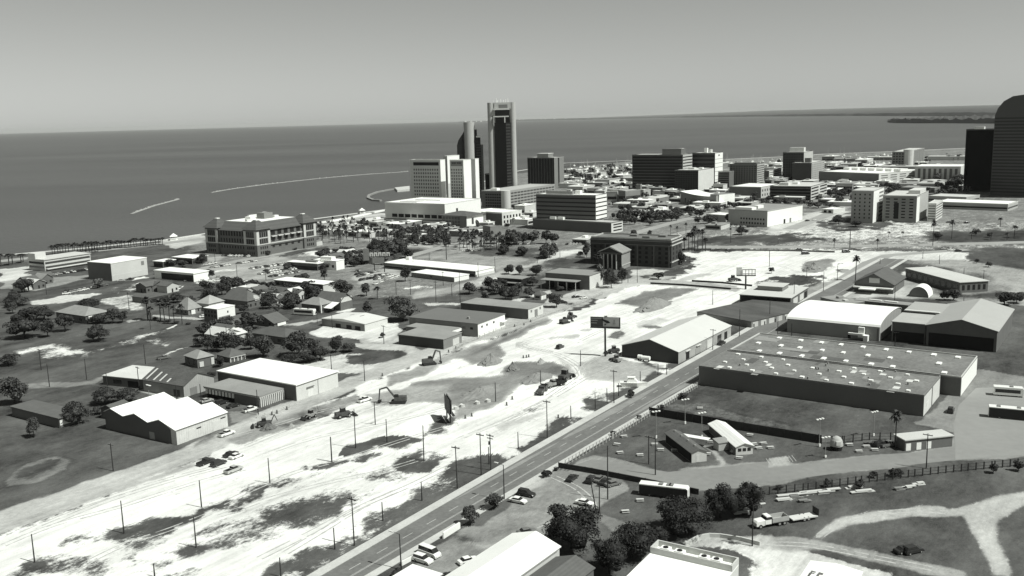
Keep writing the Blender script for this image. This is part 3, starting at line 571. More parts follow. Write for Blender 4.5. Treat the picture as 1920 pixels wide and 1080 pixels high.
# sea wall with its white coping
swall = MB()
for q0 in range(len(SHORE) - 1):
    p0 = sh[q0]; p1 = sh[q0 + 1]; dr = (p1 - p0)[:2] / np.hypot(*(p1 - p0)[:2]); nn = np.array([-dr[1], dr[0]])
    if nn @ p0[:2] < 0: nn = -nn
    swall.prism([tuple(p0[:2] - nn * .5), tuple(p1[:2] - nn * .5), tuple(p1[:2] + nn * 2.2), tuple(p0[:2] + nn * 2.2)], -2.5, .55)
tag(swall.build('sea_wall', PALE), 'long pale concrete sea wall along the edge of the bay', 'sea wall')
# ---------------------------------------------------------------- buildings; many walls carry sun and shade in their panel colours
WM = {}
class Bld:
    def __init__(s, name, label, cat, A=None, B=None, C=None, h=6.0, base=None, rot=None, cen=None, L=None, W=None, group=None, z0=0.0):
        if base is not None: h = HT(base, A)
        s.h = h
        if cen is not None:
            ctr = P(*cen, z0); s.rot = R(rot if rot is not None else 58); s.L, s.W = L, W
        elif base is not None and h > 14:      # tall: stand it on its base corner, widths from the bearings of the other corners
            s.rot = R(58 if rot is None else rot); a_ = P(*base)[:2]; ux = np.array([math.cos(s.rot), math.sin(s.rot)]); uy = np.array([-ux[1], ux[0]])
            def reach(dr, px_):
                rv = ray(*px_)[:2]; return (a_[1] * rv[0] - a_[0] * rv[1]) / (dr[0] * rv[1] - dr[1] * rv[0])
            s.L = L or max(2.0, reach(ux, C)); s.W = W or max(2.0, reach(uy, B)); ctr = a_ + ux * s.L / 2 + uy * s.W / 2
            if not (s.L < 200 and s.W < 200): print('BIG', label, s.L, s.W)
        else:
            a_ = P(*A, h)[:2]; b_ = P(*B, h)[:2]; c_ = P(*C, h)[:2]
            dc = c_ - a_; db = b_ - a_
            ac = math.atan2(dc[1], dc[0]); ab = math.atan2(db[1], db[0]) - math.pi / 2
            if rot is None:
                wc = math.hypot(C[0] - A[0], C[1] - A[1]); wb = math.hypot(B[0] - A[0], B[1] - A[1]); dd = (ab - ac + math.pi) % (2 * math.pi) - math.pi
                s.rot = ac + dd * wb / (wc + wb)
            else: s.rot = R(rot)
            ux = np.array([math.cos(s.rot), math.sin(s.rot)]); uy = np.array([-ux[1], ux[0]])
            s.L = L or max(1.0, dc @ ux); s.W = W or max(1.0, db @ uy)
            ctr = a_ + ux * s.L / 2 + uy * s.W / 2
        s.root = empty(name, (ctr[0], ctr[1], z0), s.rot); tag(s.root, label, cat, group)
    def part(s, name, mb, m_, parent=None): return mb.build(name, m_, parent or s.root)
    def shell(s, m_, h=None, inset=0.0):
        mb = MB(); h = s.h if h is None else h
        mb.box(-s.L / 2 + inset, s.L / 2 - inset, -s.W / 2 + inset, s.W / 2 - inset, -.05, h); s.wall = s.part('wall', mb, m_); return s
    def flat(s, m_, over=0.15, th=0.3, rim=0.0, rimm=None):
        mb = MB(); mb.box(-s.L / 2 - over, s.L / 2 + over, -s.W / 2 - over, s.W / 2 + over, s.h + .002, s.h + th); s.roof = s.part('roof', mb, m_)
        if rim:
            rb = MB(); t_ = .3; z_ = s.h + th + .003
            x0, x1, y0, y1 = -s.L / 2 - over + .01, s.L / 2 + over - .01, -s.W / 2 - over + .01, s.W / 2 + over - .01
            rb.box(x0, x1, y0, y0 + t_, z_, z_ + rim); rb.box(x0, x1, y1 - t_, y1, z_, z_ + rim); rb.box(x0, x0 + t_, y0 + t_, y1 - t_, z_, z_ + rim); rb.box(x1 - t_, x1, y0 + t_, y1 - t_, z_, z_ + rim)
            s.part('parapet', rb, rimm or m_)
        return s
    def gable(s, wm, rm, rise, axis='x', over=.5, skew=0.0):
        L, W, h = s.L, s.W, s.h; mb = MB()
        if axis == 'x':
            pts = [(-W / 2, -.05), (W / 2, -.05), (W / 2, h), (skew * W, h + rise), (-W / 2, h)]
            V = [(-L / 2, y, z) for y, z in pts] + [(L / 2, y, z) for y, z in pts]
        else:
            pts = [(-L / 2, -.05), (L / 2, -.05), (L / 2, h), (skew * L, h + rise), (-L / 2, h)]
            V = [(x, W / 2, z) for x, z in pts] + [(x, -W / 2, z) for x, z in pts]
        n_ = 5; mb.add(V, [tuple(range(n_))[::-1], tuple(range(n_, 2 * n_))] + [(i, (i + 1) % n_, n_ + (i + 1) % n_, n_ + i) for i in range(n_)])
        s.wall = s.part('wall', mb, wm); rb = MB(); th = .18
        half = W if axis == 'x' else L; run = half / 2
        for sg in (-1, 1):
            rn = half / 2 - sg * skew * half; sl = rise / max(rn, .1); e0 = sg * (half / 2 + over); ze = h - sl * over + .02; zr = h + rise + .02; r0 = skew * half
            pr = [(e0, ze), (r0, zr), (r0, zr + th), (e0, ze + th)]
            ln = (L if axis == 'x' else W) / 2 + over
            if axis == 'x': V = [(-ln, y, z) for y, z in pr] + [(ln, y, z) for y, z in pr]
            else: V = [(x, ln, z) for x, z in pr] + [(x, -ln, z) for x, z in pr]
            F = [(0, 1, 2, 3), (7, 6, 5, 4)] + [(i, 4 + i, 4 + (i + 1) % 4, (i + 1) % 4) for i in range(4)]
            if sg < 0: F = [f[::-1] for f in F]
            rb.add(V, F)
        s.roof = s.part('roof', rb, rm); return s
    def hip(s, m_, rise, over=.6, top=0.0):
        L, W, h = s.L / 2 + over, s.W / 2 + over, s.h; rb = MB(); rl = max(L - W, 0) if top == 0 else L * top; rw = max(W - L, 0) if top == 0 else W * top
        rl = max(rl, .05); rw = max(rw, .05)
        V = [(-L, -W, h), (L, -W, h), (L, W, h), (-L, W, h), (-rl, -rw, h + rise), (rl, -rw, h + rise), (rl, rw, h + rise), (-rl, rw, h + rise)]
        V = [(x, y, z + .01) for x, y, z in V]
        rb.add(V, [(3, 2, 1, 0), (4, 5, 6, 7), (0, 1, 5, 4), (1, 2, 6, 5), (2, 3, 7, 6), (3, 0, 4, 7)]); s.roof = s.part('roof', rb, m_); return s
    def at(s, face, t_, off=0.0):
        if face == 'S': return (-s.L / 2 + t_, -s.W / 2 - off)
        if face == 'W': return (-s.L / 2 - off, -s.W / 2 + t_)
        if face == 'N': return (-s.L / 2 + t_, s.W / 2 + off)
        return (s.L / 2 + off, -s.W / 2 + t_)
    def len(s, face): return s.L if face in 'SN' else s.W
    def panel(s, face, t0, t1, z0, z1, name='window', m_=None, d=.06, parent=None):
        m_ = m_ or GLASS; w_, hh = t1 - t0, z1 - z0; key = (face in 'SN', round(w_, 2), round(hh, 2), d, name, m_.name)
        if key not in WM:
            mb = MB(); hx, hy = (w_ / 2, d) if face in 'SN' else (d, w_ / 2); mb.box(-hx, hx, -hy, hy, -hh / 2, hh / 2); WM[key] = mb.mesh(name, m_)
        x, y = s.at(face, (t0 + t1) / 2, 0); return link(name, WM[key], parent or s.root, (x, y, (z0 + z1) / 2))
    def grid(s, face, cols, rows, t0, t1, z0, z1, fw=.6, fh=.6, name='window', m_=None, d=.06, cap=None):
        cw, ch = (t1 - t0) / cols, (z1 - z0) / rows; m_ = m_ or GLASS
        cells = [(c_, r0) for r0 in range(rows - 1, -1, -1) for c_ in range(cols)]
        one = cells if cap is None else cells[:cap]; rest = [] if cap is None else cells[cap:]
        for c_, r0 in one:
            tc, zc = t0 + (c_ + .5) * cw, z0 + (r0 + .5) * ch; s.panel(face, tc - cw * fw / 2, tc + cw * fw / 2, zc - ch * fh / 2, zc + ch * fh / 2, name, m_, d)
        if rest:
            mb = MB()
            for c_, r0 in rest:
                tc, zc = t0 + (c_ + .5) * cw, z0 + (r0 + .5) * ch; x, y = s.at(face, tc); hx, hy = (cw * fw / 2, d) if face in 'SN' else (d, cw * fw / 2); mb.box(x - hx, x + hx, y - hy, y + hy, zc - ch * fh / 2, zc + ch * fh / 2)
            ob = s.part('more_windows', mb, m_); ob['kind'] = 'stuff'
        return s
    def bands(s, face, n_, z0, z1, frac=.5, t0=None, t1=None, m_=None, name='window_band', d=.06):
        t0 = .6 if t0 is None else t0; t1 = s.len(face) - .6 if t1 is None else t1; ch = (z1 - z0) / n_
        for q0 in range(n_): s.panel(face, t0, t1, z0 + (q0 + .5 - frac / 2) * ch, z0 + (q0 + .5 + frac / 2) * ch, name, m_ or GLASS, d)
        return s
    def unit(s, fx, fy, lx, ly, hz, name='roof_unit', m_=None, z=None):
        mb = MB(); x, y = fx * s.L / 2, fy * s.W / 2; z_ = (s.h + .3 if z is None else z) + .004; mb.box(x - lx / 2, x + lx / 2, y - ly / 2, y + ly / 2, z_, z_ + hz); return s.part(name, mb, m_ or STEEL)
def PX(fn, *xy): return fn(*xy)

# --- foreground left
B_ = Bld('warehouse', 'warehouse under a white sawtooth roof of gabled bays with pale end wall', 'warehouse', A=j(1320, 910), B=j(795, 790), C=j(1698, 775), base=j(1320, 1020))
L_, W_, hh = B_.L, B_.W, B_.h
prof = [(-.5, 0), (-.29, .9), (-.13, .25), (.05, 1.0), (.22, .35), (.40, 1.0), (.5, .45)]; rise = 2.6
mb = MB(); rb = MB(); pts = [(y * W_, hh + z * rise) for y, z in prof]
for sx, nm in ((-1, 0), (1, 1)):
    V = [(sx * L_ / 2, -W_ / 2, -.05)] + [(sx * L_ / 2, y, z) for y, z in pts] + [(sx * L_ / 2, W_ / 2, -.05)]
    mb.add(V, [tuple(range(len(V)))[::(1 if sx < 0 else -1)]])
mb.add([(-L_ / 2, -W_ / 2, -.05), (L_ / 2, -W_ / 2, -.05), (L_ / 2, -W_ / 2, hh), (-L_ / 2, -W_ / 2, hh)], [(0, 1, 2, 3)]); mb.add([(-L_ / 2, W_ / 2, -.05), (L_ / 2, W_ / 2, -.05), (L_ / 2, W_ / 2, pts[-1][1]), (-L_ / 2, W_ / 2, pts[-1][1])], [(3, 2, 1, 0)])
DIRTYW = mat('stained_pale_wall', .56, .9, .14, .35, 'corr', var2=.08)
B_.wall = B_.part('wall', mb, [DIRTYW]); x0, x1 = -L_ / 2 - .4, L_ / 2 + .4
for (ya, za), (yb, zb) in zip(pts[:-1], pts[1:]):
    rb.add([(x0, ya, za + .05), (x1, ya, za + .05), (x1, yb, zb + .05), (x0, yb, zb + .05), (x0, ya, za + .2), (x1, ya, za + .2), (x1, yb, zb + .2), (x0, yb, zb + .2)], [(0, 3, 2, 1), (4, 5, 6, 7), (0, 1, 5, 4), (2, 3, 7, 6), (1, 2, 6, 5), (3, 0, 4, 7)])
B_.part('roof', rb, WHITEROOF)
mb = MB(); mb.add([(-L_ / 2 - .06, y, z - .02) for y, z in [(-W_ / 2 + 2.4, 0.02)] + [(max(y, -W_ / 2 + 2.4), z) for y, z in pts] + [(W_ / 2, .02)]], [tuple(range(len(pts) + 2))]); B_.part('end_lighting_tone', mb, DCORR)  # gable end coloured dark to stand for shade
B_.panel('S', L_ * .22, L_ * .36, 0.1, hh * .72, 'loading_door', PALE, .07); B_.panel('S', L_ * .70, L_ * .83, .1, hh * .72, 'loading_door', PALE, .07)
B_.panel('S', .1, L_ - .1, hh - .25, hh - .02, 'eave_beam', DGREY, .12); B_.panel('S', L_ * .38, L_ * .47, hh * .62, hh * .70, 'window', GLASS); B_.panel('S', L_ * .86, L_ * .96, hh * .72, hh * .8, 'window', GLASS)
B_.panel('W', W_ * .30, W_ * .37, .1, 2.4, 'service_door', STEEL, .1)

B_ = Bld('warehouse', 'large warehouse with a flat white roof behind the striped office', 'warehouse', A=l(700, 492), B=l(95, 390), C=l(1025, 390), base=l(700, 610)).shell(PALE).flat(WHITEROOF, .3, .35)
B_.panel('W', .2, B_.W - .2, .1, B_.h - .15, 'shade_side_tone', DCORR, .05); L_, hh = B_.L, B_.h  # darker panel paints shade on the side away from the sun
B_.panel('S', .3, L_ - .3, hh - .5, hh - .2, 'eave_beam', GREYW, .05)
B_.panel('S', L_ * .25, L_ * .38, .1, hh * .62, 'loading_door', METALW, .07); B_.panel('S', L_ * .23, L_ * .40, hh * .62, hh * .66, 'door_hood', DGREY, .5); B_.panel('S', L_ * .50, L_ * .515, 0.1, hh - .6, 'downpipe', STEEL, .08)
B_ = Bld('office_building', 'low flat-roofed office with black and white striped fascia', 'office building', A=l(425, 578), B=l(45, 490), C=l(600, 500), base=l(425, 660)).shell(DARK, None, .8).flat(GREYROOF, .1, .25)
L_, W_, hh = B_.L, B_.W, B_.h
fb = MB(); fb.box(-L_ / 2, L_ / 2, -W_ / 2, -W_ / 2 + .2, hh - .5, hh); fb.box(-L_ / 2, -L_ / 2 + .2, -W_ / 2 + .2, W_ / 2, hh - .5, hh); B_.part('fascia', fb, CONC)
for q0 in range(14): B_.panel('S', .3 + q0 * (L_ - .6) / 14, .3 + (q0 + .55) * (L_ - .6) / 14, .1, hh - .55, 'fin', PALE, .15)
for q0 in range(9): B_.panel('W', W_ * .45 + q0 * W_ * .54 / 9, W_ * .45 + (q0 + .55) * W_ * .54 / 9, hh * .45, hh - .55, 'fin', WHITE, .15)
B_.panel('W', .2, W_ * .44, .1, hh - .55, 'end_wall', DGREY, .12)
B_ = Bld('shed', 'old gabled shed with a rusty dark roof and streaks of white', 'shed', A=j(1375, 575), B=j(1085, 522), C=j(1592, 500), base=j(1375, 665)); B_.gable(CORR, RUST, 3.2, 'y', .4, -.03)
B_.panel('W', B_.W * .1, B_.W * .25, .1, B_.h * .6, 'shutter', DCORR); B_.panel('W', B_.W * .35, B_.W * .6, .1, B_.h * .65, 'loading_door', STEEL); B_.panel('S', B_.L * .2, B_.L * .42, .1, B_.h * .65, 'loading_door', GREYW)
for q0, (f0, f1, ln) in enumerate([(.05, .35, .9), (.25, .31, .7), (.42, .33, .6), (.62, .2, .35)]):
    mb = MB(); yy = -B_.W / 2 + B_.W * (.95 - f0 * .9); sl = 3.2 / (B_.L / 2); xa, xb = -B_.L / 2 + .3, -B_.L / 2 + B_.L * .45 * ln
    zz = lambda x: B_.h + (x + B_.L / 2) * 3.2 / (B_.L * .47) + .26
    mb.add([(xa, yy, zz(xa)), (xb, yy, zz(xb)), (xb, yy + .8, zz(xb)), (xa, yy + .8, zz(xa))], [(0, 3, 2, 1)]); B_.part('roof_patch', mb, PALE)
B_ = Bld('shed', 'flat white-roofed annex joined to the rusty shed', 'shed', A=j(1083, 530), B=j(850, 472), C=j(1180, 440), base=j(1083, 600)).shell(DGREY).flat(PALE, .2, .25)
B_.panel('W', B_.W * .15, B_.W * .4, .1, 2.6, 'loading_door', DARK); B_.panel('W', B_.W * .55, B_.W * .75, 1, 2.6, 'window')
B_ = Bld('house', 'two-storey hip-roofed wooden house beside the rusty shed', 'house', A=j(1478, 372), B=j(1385, 345), C=j(1600, 345), base=j(1478, 442)).shell(DGREY).hip(SHINGLEL, 2.4, .4)
B_.panel('S', B_.L * .1, B_.L * .35, .3, B_.h * .6, 'porch', PALE, .4); B_.panel('S', B_.L * .82, B_.L, .3, B_.h * .8, 'porch', PALE, .3); B_.grid('W', 2, 2, .5, B_.W - .5, .5, B_.h - .4, .35, .5); B_.panel('S', B_.L * .17, B_.L * .27, B_.h * .2, B_.h * .45)
B_ = Bld('house', 'cottage with a front porch behind the flat white warehouse roof', 'house', A=j(1720, 360), B=j(1655, 330), C=j(1830, 330), base=j(1720, 400)).shell(DGREY).hip(SHINGLE, 2.6, .5)
B_.panel('S', .2, B_.L - .2, B_.h - .4, B_.h - .1, 'porch_beam', PALE, .5)
for q0 in range(5): B_.panel('S', .2 + q0 * (B_.L - .7) / 4, .5 + q0 * (B_.L - .7) / 4, .05, B_.h - .4, 'porch_post', WHITE, .3)
B_ = Bld('shed', 'dark low shed roof at the back of the white sawtooth warehouse', 'shed', A=j(860, 755), B=j(770, 735), C=j(965, 712), h=3.5).gable(DGREY, SHINGLE, 1.2, 'x')
# --- foreground right
B_ = Bld('warehouse', 'gabled metal warehouse with a bright roof slope beside the road', 'warehouse', A=h(848, 962), B=h(422, 910), C=h(1252, 765), base=h(848, 1050)); B_.gable(CORR, mat('pale_gable_roof', .58, .5, .05, .1, 'corr', var2=.02), 3.7, 'x', .3)
L_, W_, hh = B_.L, B_.W, B_.h; mb = MB(); mb.add([(-L_ / 2 - .05, -W_ / 2, 0), (-L_ / 2 - .05, W_ / 2, 0), (-L_ / 2 - .05, W_ / 2, hh), (-L_ / 2 - .05, 0, hh + 3.65), (-L_ / 2 - .05, -W_ / 2, hh)], [(4, 3, 2, 1, 0)]); B_.part('shade_gable_tone', mb, mat('shade_toned_metal', .045, .7, .1, .2, 'corr'))  # front gable darkened in colour for its shade, not another paint
for f0, f1, z1, nm, mm in [(.13, .19, .62, 'service_door', DARK), (.30, .40, .55, 'loading_door', STEEL), (.52, .64, .75, 'loading_door', PALE), (.72, .80, .72, 'window', GLASS), (.86, .92, .7, 'service_door', DARK)]: B_.panel('S', L_ * f0, L_ * f1, .1, hh * z1, nm, mm)
for f0 in (.16, .35): B_.panel('S', L_ * f0 - 2, L_ * f0 + 2, hh * .74, hh * .78, 'door_hood', PALE, .6)
SKYW = mat('skylight_dome', .9, .4, .02)
WARER = mat('weathered_gravel_roof', .17, .95, .30, .10, var2=.22, scale2=.9)
B2 = Bld('warehouse', 'long flat warehouse wing with a weathered grey roof dotted with small skylights', 'warehouse', A=q(1170, 575), B=p(665, 362), C=q(1310, 430), base=q(1170, 725), rot=55.5)
B2.shell(mat('grey_panel_wall', .13, .9, .08, .1, 'panel')).flat(WARER, 0, .25, .3, GREYW); L_, W_, hh = B2.L, B2.W, B2.h
B2.panel('S', .2, L_ * .46, .1, hh - .2, 'end_lighting_tone', PALE, .05); B2.panel('S', L_ * .52, L_ * .96, .1, hh - .2, 'end_lighting_tone', PALE, .05); B2.panel('S', L_ * .15, L_ * .3, .1, 3.5, 'loading_door', METALW, .1)  # pale panels put sunlight into the colour of the narrow end
def skylights(BB, rows, cols, sx, sy, seed, y0=-.9, y1=.9):
    rnd = random.Random(seed)
    for r0 in range(rows):
        for c0 in range(cols):
            if rnd.random() < .07: continue
            fx = -.78 + 1.5 * r0 / max(rows - 1, 1); fy = y0 + (y1 - y0) * (c0 + .5 * (r0 % 2)) / cols + .05 + rnd.uniform(-.012, .012)
            BB.unit(fx, min(fy, .95), sx * rnd.uniform(.85, 1.15), sy * rnd.uniform(.85, 1.1), .45, 'skylight', SKYW, BB.h + .25)
skylights(B2, 4, 8, 1.3, 1.3, 4)
for fx, fy, lx, ly in [(.05, .45, 3.5, 1.4), (.4, -.3, 3.6, 1.6), (-.6, -.75, 3, 2), (.2, -.8, 3, 2), (.5, -.55, 2.2, 2), (-.85, .82, 5, 2)]: B2.unit(fx, fy, lx, ly, .06, 'roof_patch', PALE, B2.h + .25)
rw = random.Random(31)
for q0 in range(14): B2.unit(rw.uniform(-.95, .95), rw.uniform(-.95, .95), rw.uniform(2, 7), rw.uniform(1, 3), .03 + .004 * q0, 'roof_patch', rw.choice([DROOF, GREYROOF, CONC, GREYROOF]), B2.h + .25)
for q0 in range(12): B2.unit(rw.uniform(-.9, .9), rw.uniform(-.9, .9), .5, .5, rw.uniform(.5, 1), 'roof_vent', STEEL, B2.h + .25)
B3 = Bld('warehouse', 'taller flat warehouse block behind with larger skylights in three rows', 'warehouse', A=q(1450, 440), B=p(905, 236), C=q(1590, 285), base=q(1450, 575), rot=55.5)
B3.shell(GREYW).flat(WARER, 0, .25, .45, LCONC); B3.panel('S', .5, B3.L - .3, .1, B3.h - .1, 'end_lighting_tone', WHITE, .06); B3.panel('W', .2, 12, .1, B3.h - .2, 'shade_side_tone', DGREY, .05); skylights(B3, 3, 9, 2.8, 1.5, 9)  # white end painted as sunlit, dark stretch of side painted as shaded
for q0 in range(16): B3.unit(rw.uniform(-.95, .95), rw.uniform(-.95, .95), rw.uniform(2, 8), rw.uniform(4, 12), .03 + .004 * q0, 'roof_patch', rw.choice([DROOF, WARER, GREYROOF]), B3.h + .25)
B_ = Bld('warehouse', 'barrel-roofed bright white warehouse by the street corner', 'warehouse', A=i_(838, 778), B=i_(150, 710), C=i_(1012, 650), base=i_(838, 880), rot=56)
L_, W_, hh = B_.L, B_.W, B_.h; nA = 14; arc = []
for q0 in range(nA + 1): an = math.pi * q0 / nA; arc.append((-L_ / 2 * math.cos(an), hh + 3.2 * math.sin(an) ** .9))
mb = MB(); V = [(x, -W_ / 2, z) for x, z in [(-L_ / 2, -.05)] + arc + [(L_ / 2, -.05)]] + [(x, W_ / 2, z) for x, z in [(-L_ / 2, -.05)] + arc + [(L_ / 2, -.05)]]; nn = len(V) // 2
mb.add(V, [tuple(range(nn))[::-1], tuple(range(nn, 2 * nn)), (0, 1, nn + 1, nn)[::-1], (nn - 2, nn - 1, 2 * nn - 1, 2 * nn - 2)[::-1]]); B_.part('wall', mb, mat('grey_render_wall', .30, .9, .08, .2, 'panel'))
rb = MB(); V = [(x * 1.006, y, z + dz) for dz in (.04, .2) for y in (-W_ / 2 - .3, W_ / 2 + .3) for x, z in arc]; na_ = nA + 1
rb.add(V, [(2 * na_ + q0, 2 * na_ + q0 + 1, 3 * na_ + q0 + 1, 3 * na_ + q0) for q0 in range(nA)] + [(q0 + 1, q0, 2 * na_ + q0, 2 * na_ + q0 + 1)[::-1] for q0 in range(nA)] + [(na_ + q0, na_ + q0 + 1, 3 * na_ + q0 + 1, 3 * na_ + q0)[::-1] for q0 in range(nA)]); B_.part('roof', rb, WHITEROOF)
B_.panel('W', W_ * .30, W_ * .33, .1, 2.6, 'service_door', DARK)
B_.panel('W', .6, 1.0, .1, hh * .9, 'downpipe', DGREY)
mb = MB(); x, y = -L_ / 2 - 1.2, -W_ / 2 + 7; mb.box(x - .6, x + .6, y - 1.2, y + 1.2, 1.2, hh * .95); mb.box(x - 1.6, x - .62, y - 1, y + 5, 2.2, 3.0); mb.box(x - 1.8, x + 1, y - 3, y - 1.25, .0, 2.4); B_.part('vent_duct', mb, WHITE)
B_ = Bld('shed', 'wide gabled shed with a pale ribbed roof at the right edge', 'shed', A=i_(1720, 805), B=i_(1190, 757), C=i_(1850, 640), h=8.5, rot=56); B_.gable(DGREY, mat('pale_ribbed_roof', .40, .5, .05, .1, 'corr'), 3.4, 'x', .6)
B_.panel('W', 1, B_.W - 1, .1, 5.5, 'open_bay', DARK, .1)
B_ = Bld('shed', 'flat-roofed loading shed between the barrel roof and the wide gable', 'shed', A=i_(1185, 757), B=i_(925, 740), C=i_(1262, 690), h=8.2, rot=56).shell(DGREY).flat(CONC, .3, .3); B_.panel('W', .6, B_.W - .6, .1, 4.5, 'open_bay', DARK, .1)
B_ = Bld('shed', 'grey flat roof shed set behind the loading shed', 'shed', A=i_(1290, 675), B=i_(1020, 655), C=i_(1420, 612), h=8.8, rot=56).shell(DGREY).flat(mat('pale_grey_roof', .36, .8, .06, .1), .2, .3); B_.unit(-.96, 0, 2, B_.W * .98, .3, 'roof_kerb', PALE)
B_ = Bld('kiosk', 'small flat-roofed block with three bright doors by the concrete yard', 'kiosk', A=q(1030, 906), B=q(958, 862), C=q(1380, 868), base=q(1030, 985)).shell(DGREY).flat(LCONC, .3, .3)
for f0 in (.02, .24, .45): B_.panel('S', B_.L * f0, B_.L * (f0 + .10), .1, B_.h * .7, 'door', WHITE, .08)
B_ = Bld('portable_building', 'dark-roofed portable building on the fenced lawn', 'portable building', A=p(628, 1000), B=p(440, 850), C=p(738, 985), base=p(628, 1072)); B_.gable(LCONC, SHINGLE, .9, 'y', .3)
B_.panel('W', .2, B_.W - .2, .1, B_.h - .1, 'shade_side_tone', DARK, .04)  # near-black panel paints the shade of the long side
for f0 in (.15, .4, .65, .9): B_.unit(.0, -1 + 2 * f0, .5, .5, .8, 'roof_vent', STEEL, B_.h + .55)
B_.panel('S', B_.L * .3, B_.L * .5, .1, 2.1, 'door', PALE)
B_ = Bld('portable_building', 'white-roofed portable building next to the dark-roofed one', 'portable building', A=p(960, 952), B=p(766, 780), C=p(1085, 940), base=p(960, 1015)); B_.gable(PALE, mat('white_ribbed_roof', .78, .5, .03, .2, 'corr'), .9, 'y', .35)
B_.grid('S', 3, 1, .4, B_.L - .4, 1.0, 2.0, .7, .9); B_.panel('W', .2, B_.W - .2, .1, B_.h - .1, 'shade_side_tone', DGREY, .04)  # long side darkened in colour as shade
B_.panel('W', 1, 2.2, .1, 2.2, 'door', GREYW)
# --- bottom edge
def edge_bld(name, label, cat, farR, farL, h_, deep, wm, rm, rise, rot=None):
    C_ = P(*farR, h_)[:2]; D_ = P(*farL, h_)[:2]; v_ = D_ - C_; rot = math.atan2(v_[1], v_[0]) - math.pi / 2 if rot is None else R(rot)
    ux = np.array([math.cos(rot), math.sin(rot)]); uy = np.array([-ux[1], ux[0]]); W_ = v_ @ uy; ctr = C_ - ux * deep / 2 + uy * W_ / 2
    BB = Bld.__new__(Bld); BB.h = h_; BB.L = deep; BB.W = W_; BB.rot = rot; BB.root = empty(name, (ctr[0], ctr[1], 0), rot); tag(BB.root, label, cat)
    if rise: BB.gable(wm, rm, rise, 'x', .3)
    return BB
B_ = edge_bld('warehouse', 'bright white gabled roof at the bottom edge beside the tall dark trees', 'warehouse', o(355, 862), o(-40, 795), 5.5, 34, LCONC, WHITEROOF, 1.9, 55)
B_.panel('S', 1, B_.L - 1, B_.h - .5, B_.h - .2, 'gutter', STEEL, .2); B_.panel('S', B_.L * .6, B_.L * .7, .1, 3, 'service_door', DARK)
B_ = edge_bld('shed', 'dark gabled shed roof between the two white roofs at the bottom edge', 'shed', o(612, 1022), o(420, 880), 4.0, 16, DGREY, SHINGLE, 1.5, 55)
B_ = edge_bld('warehouse', 'white flat-roofed hall with a raised parapet trough at the bottom edge', 'warehouse', o(1700, 1000), o(1105, 850), 6.5, 34, PALE, None, 0, 58); B_.shell(PALE).flat(WHITEROOF, .0, .3)
mb = MB(); x1 = B_.L / 2 + .1; W_ = B_.W; hh = B_.h
mb.box(x1 - 4, x1 - 3.7, -W_ / 2, W_ / 2, hh + .31, hh + 1.6); mb.box(x1 - .3, x1, -W_ / 2, W_ / 2, hh + .31, hh + 1.6); mb.box(x1 - 3.7, x1 - .3, -W_ / 2, -W_ / 2 + .3, hh + .31, hh + 1.6); mb.box(x1 - 3.7, x1 - .3, W_ / 2 - .3, W_ / 2, hh + .31, hh + 1.6); B_.part('parapet', mb, LCONC)
for fy in (-.55, -.25, .35, .7):
    mb = MB(); y = fy * W_ / 2; mb.box(x1 - 2.8, x1 - 1.2, y - 1, y + 1, hh + .31, hh + 1.3); ob = B_.part('air_conditioner', mb, WHITE)
    f2 = MB(); f2.cone((x1 - 2, y, hh + 1.3), (x1 - 2, y, hh + 1.42), .55, .55, 12); B_.part('fan', f2, DARK, ob)
B_ = edge_bld('shed', 'plain white roof with two small dark marks in the bottom right', 'shed', r_(700, 1055), r_(360, 925), 4.0, 14, PALE, WHITEROOF, .5, 58)
mb = MB()
for fx, fy in ((.1, .25), (.1, -.05)):
    x, y = fx * B_.L / 2, fy * B_.W / 2 + B_.W * .22; mb.box(x - .9, x + .9, y - .18, y + .18, B_.h + .75, B_.h + .82); mb.box(x + .5, x + .9, y - .7, y - .2, B_.h + .7, B_.h + .78)
B_.part('roof_marking', mb, DGREY)
B_ = edge_bld('canopy', 'white flat canopy over parked vehicles at the bottom edge', 'canopy', m(1400, 1062), m(1150, 1005), 3.0, 9, WHITE, None, 0, 55)
mb = MB(); mb.box(-B_.L / 2, B_.L / 2, -B_.W / 2, B_.W / 2, 2.8, 3.05); B_.part('roof', mb, WHITEROOF)
for sx in (-1, 1):
    for sy in (-1, 1): mb = MB(); mb.cone((sx * B_.L * .46, sy * B_.W * .45, 0), (sx * B_.L * .46, sy * B_.W * .45, 2.8), .1, .1, 6); B_.part('post', mb, STEEL)
# --- mid right
B_ = Bld('shop_row', 'long low building with a mottled dark roof and pale shop fronts', 'shop row', A=h(1395, 735), B=h(1085, 640), C=h(1680, 590), base=h(1395, 780)).shell(GREYW).flat(mat('mottled_dark_roof', .085, .95, .4, .08, var2=.25, stretch=(2, .6, 1)), .15, .25)
L_, hh = B_.L, B_.h
for q0 in range(8): B_.panel('S', L_ * (.02 + q0 * .122), L_ * (.10 + q0 * .122), .1, hh * .88, 'shop_front', PALE if q0 % 3 else LCONC, .06)
for q0 in range(6): B_.panel('S', L_ * (.03 + q0 * .16), L_ * (.045 + q0 * .16), .1, hh * .6, 'door', DARK, .1)
B_ = Bld('shop', 'low shop with a pale flat roof and a raised dark rooftop box', 'shop', A=h(1690, 558), B=h(1305, 532), C=h(1850, 478), base=h(1690, 632)).shell(DGREY).flat(LCONC, .4, .3); L_, hh = B_.L, B_.h
B_.unit(.25, .15, L_ * .35, B_.W * .5, 2.2, 'rooftop_box', GREYW); B_.unit(.25, .15, L_ * .38, B_.W * .53, .2, 'rooftop_cap', LCONC, hh + 2.5)
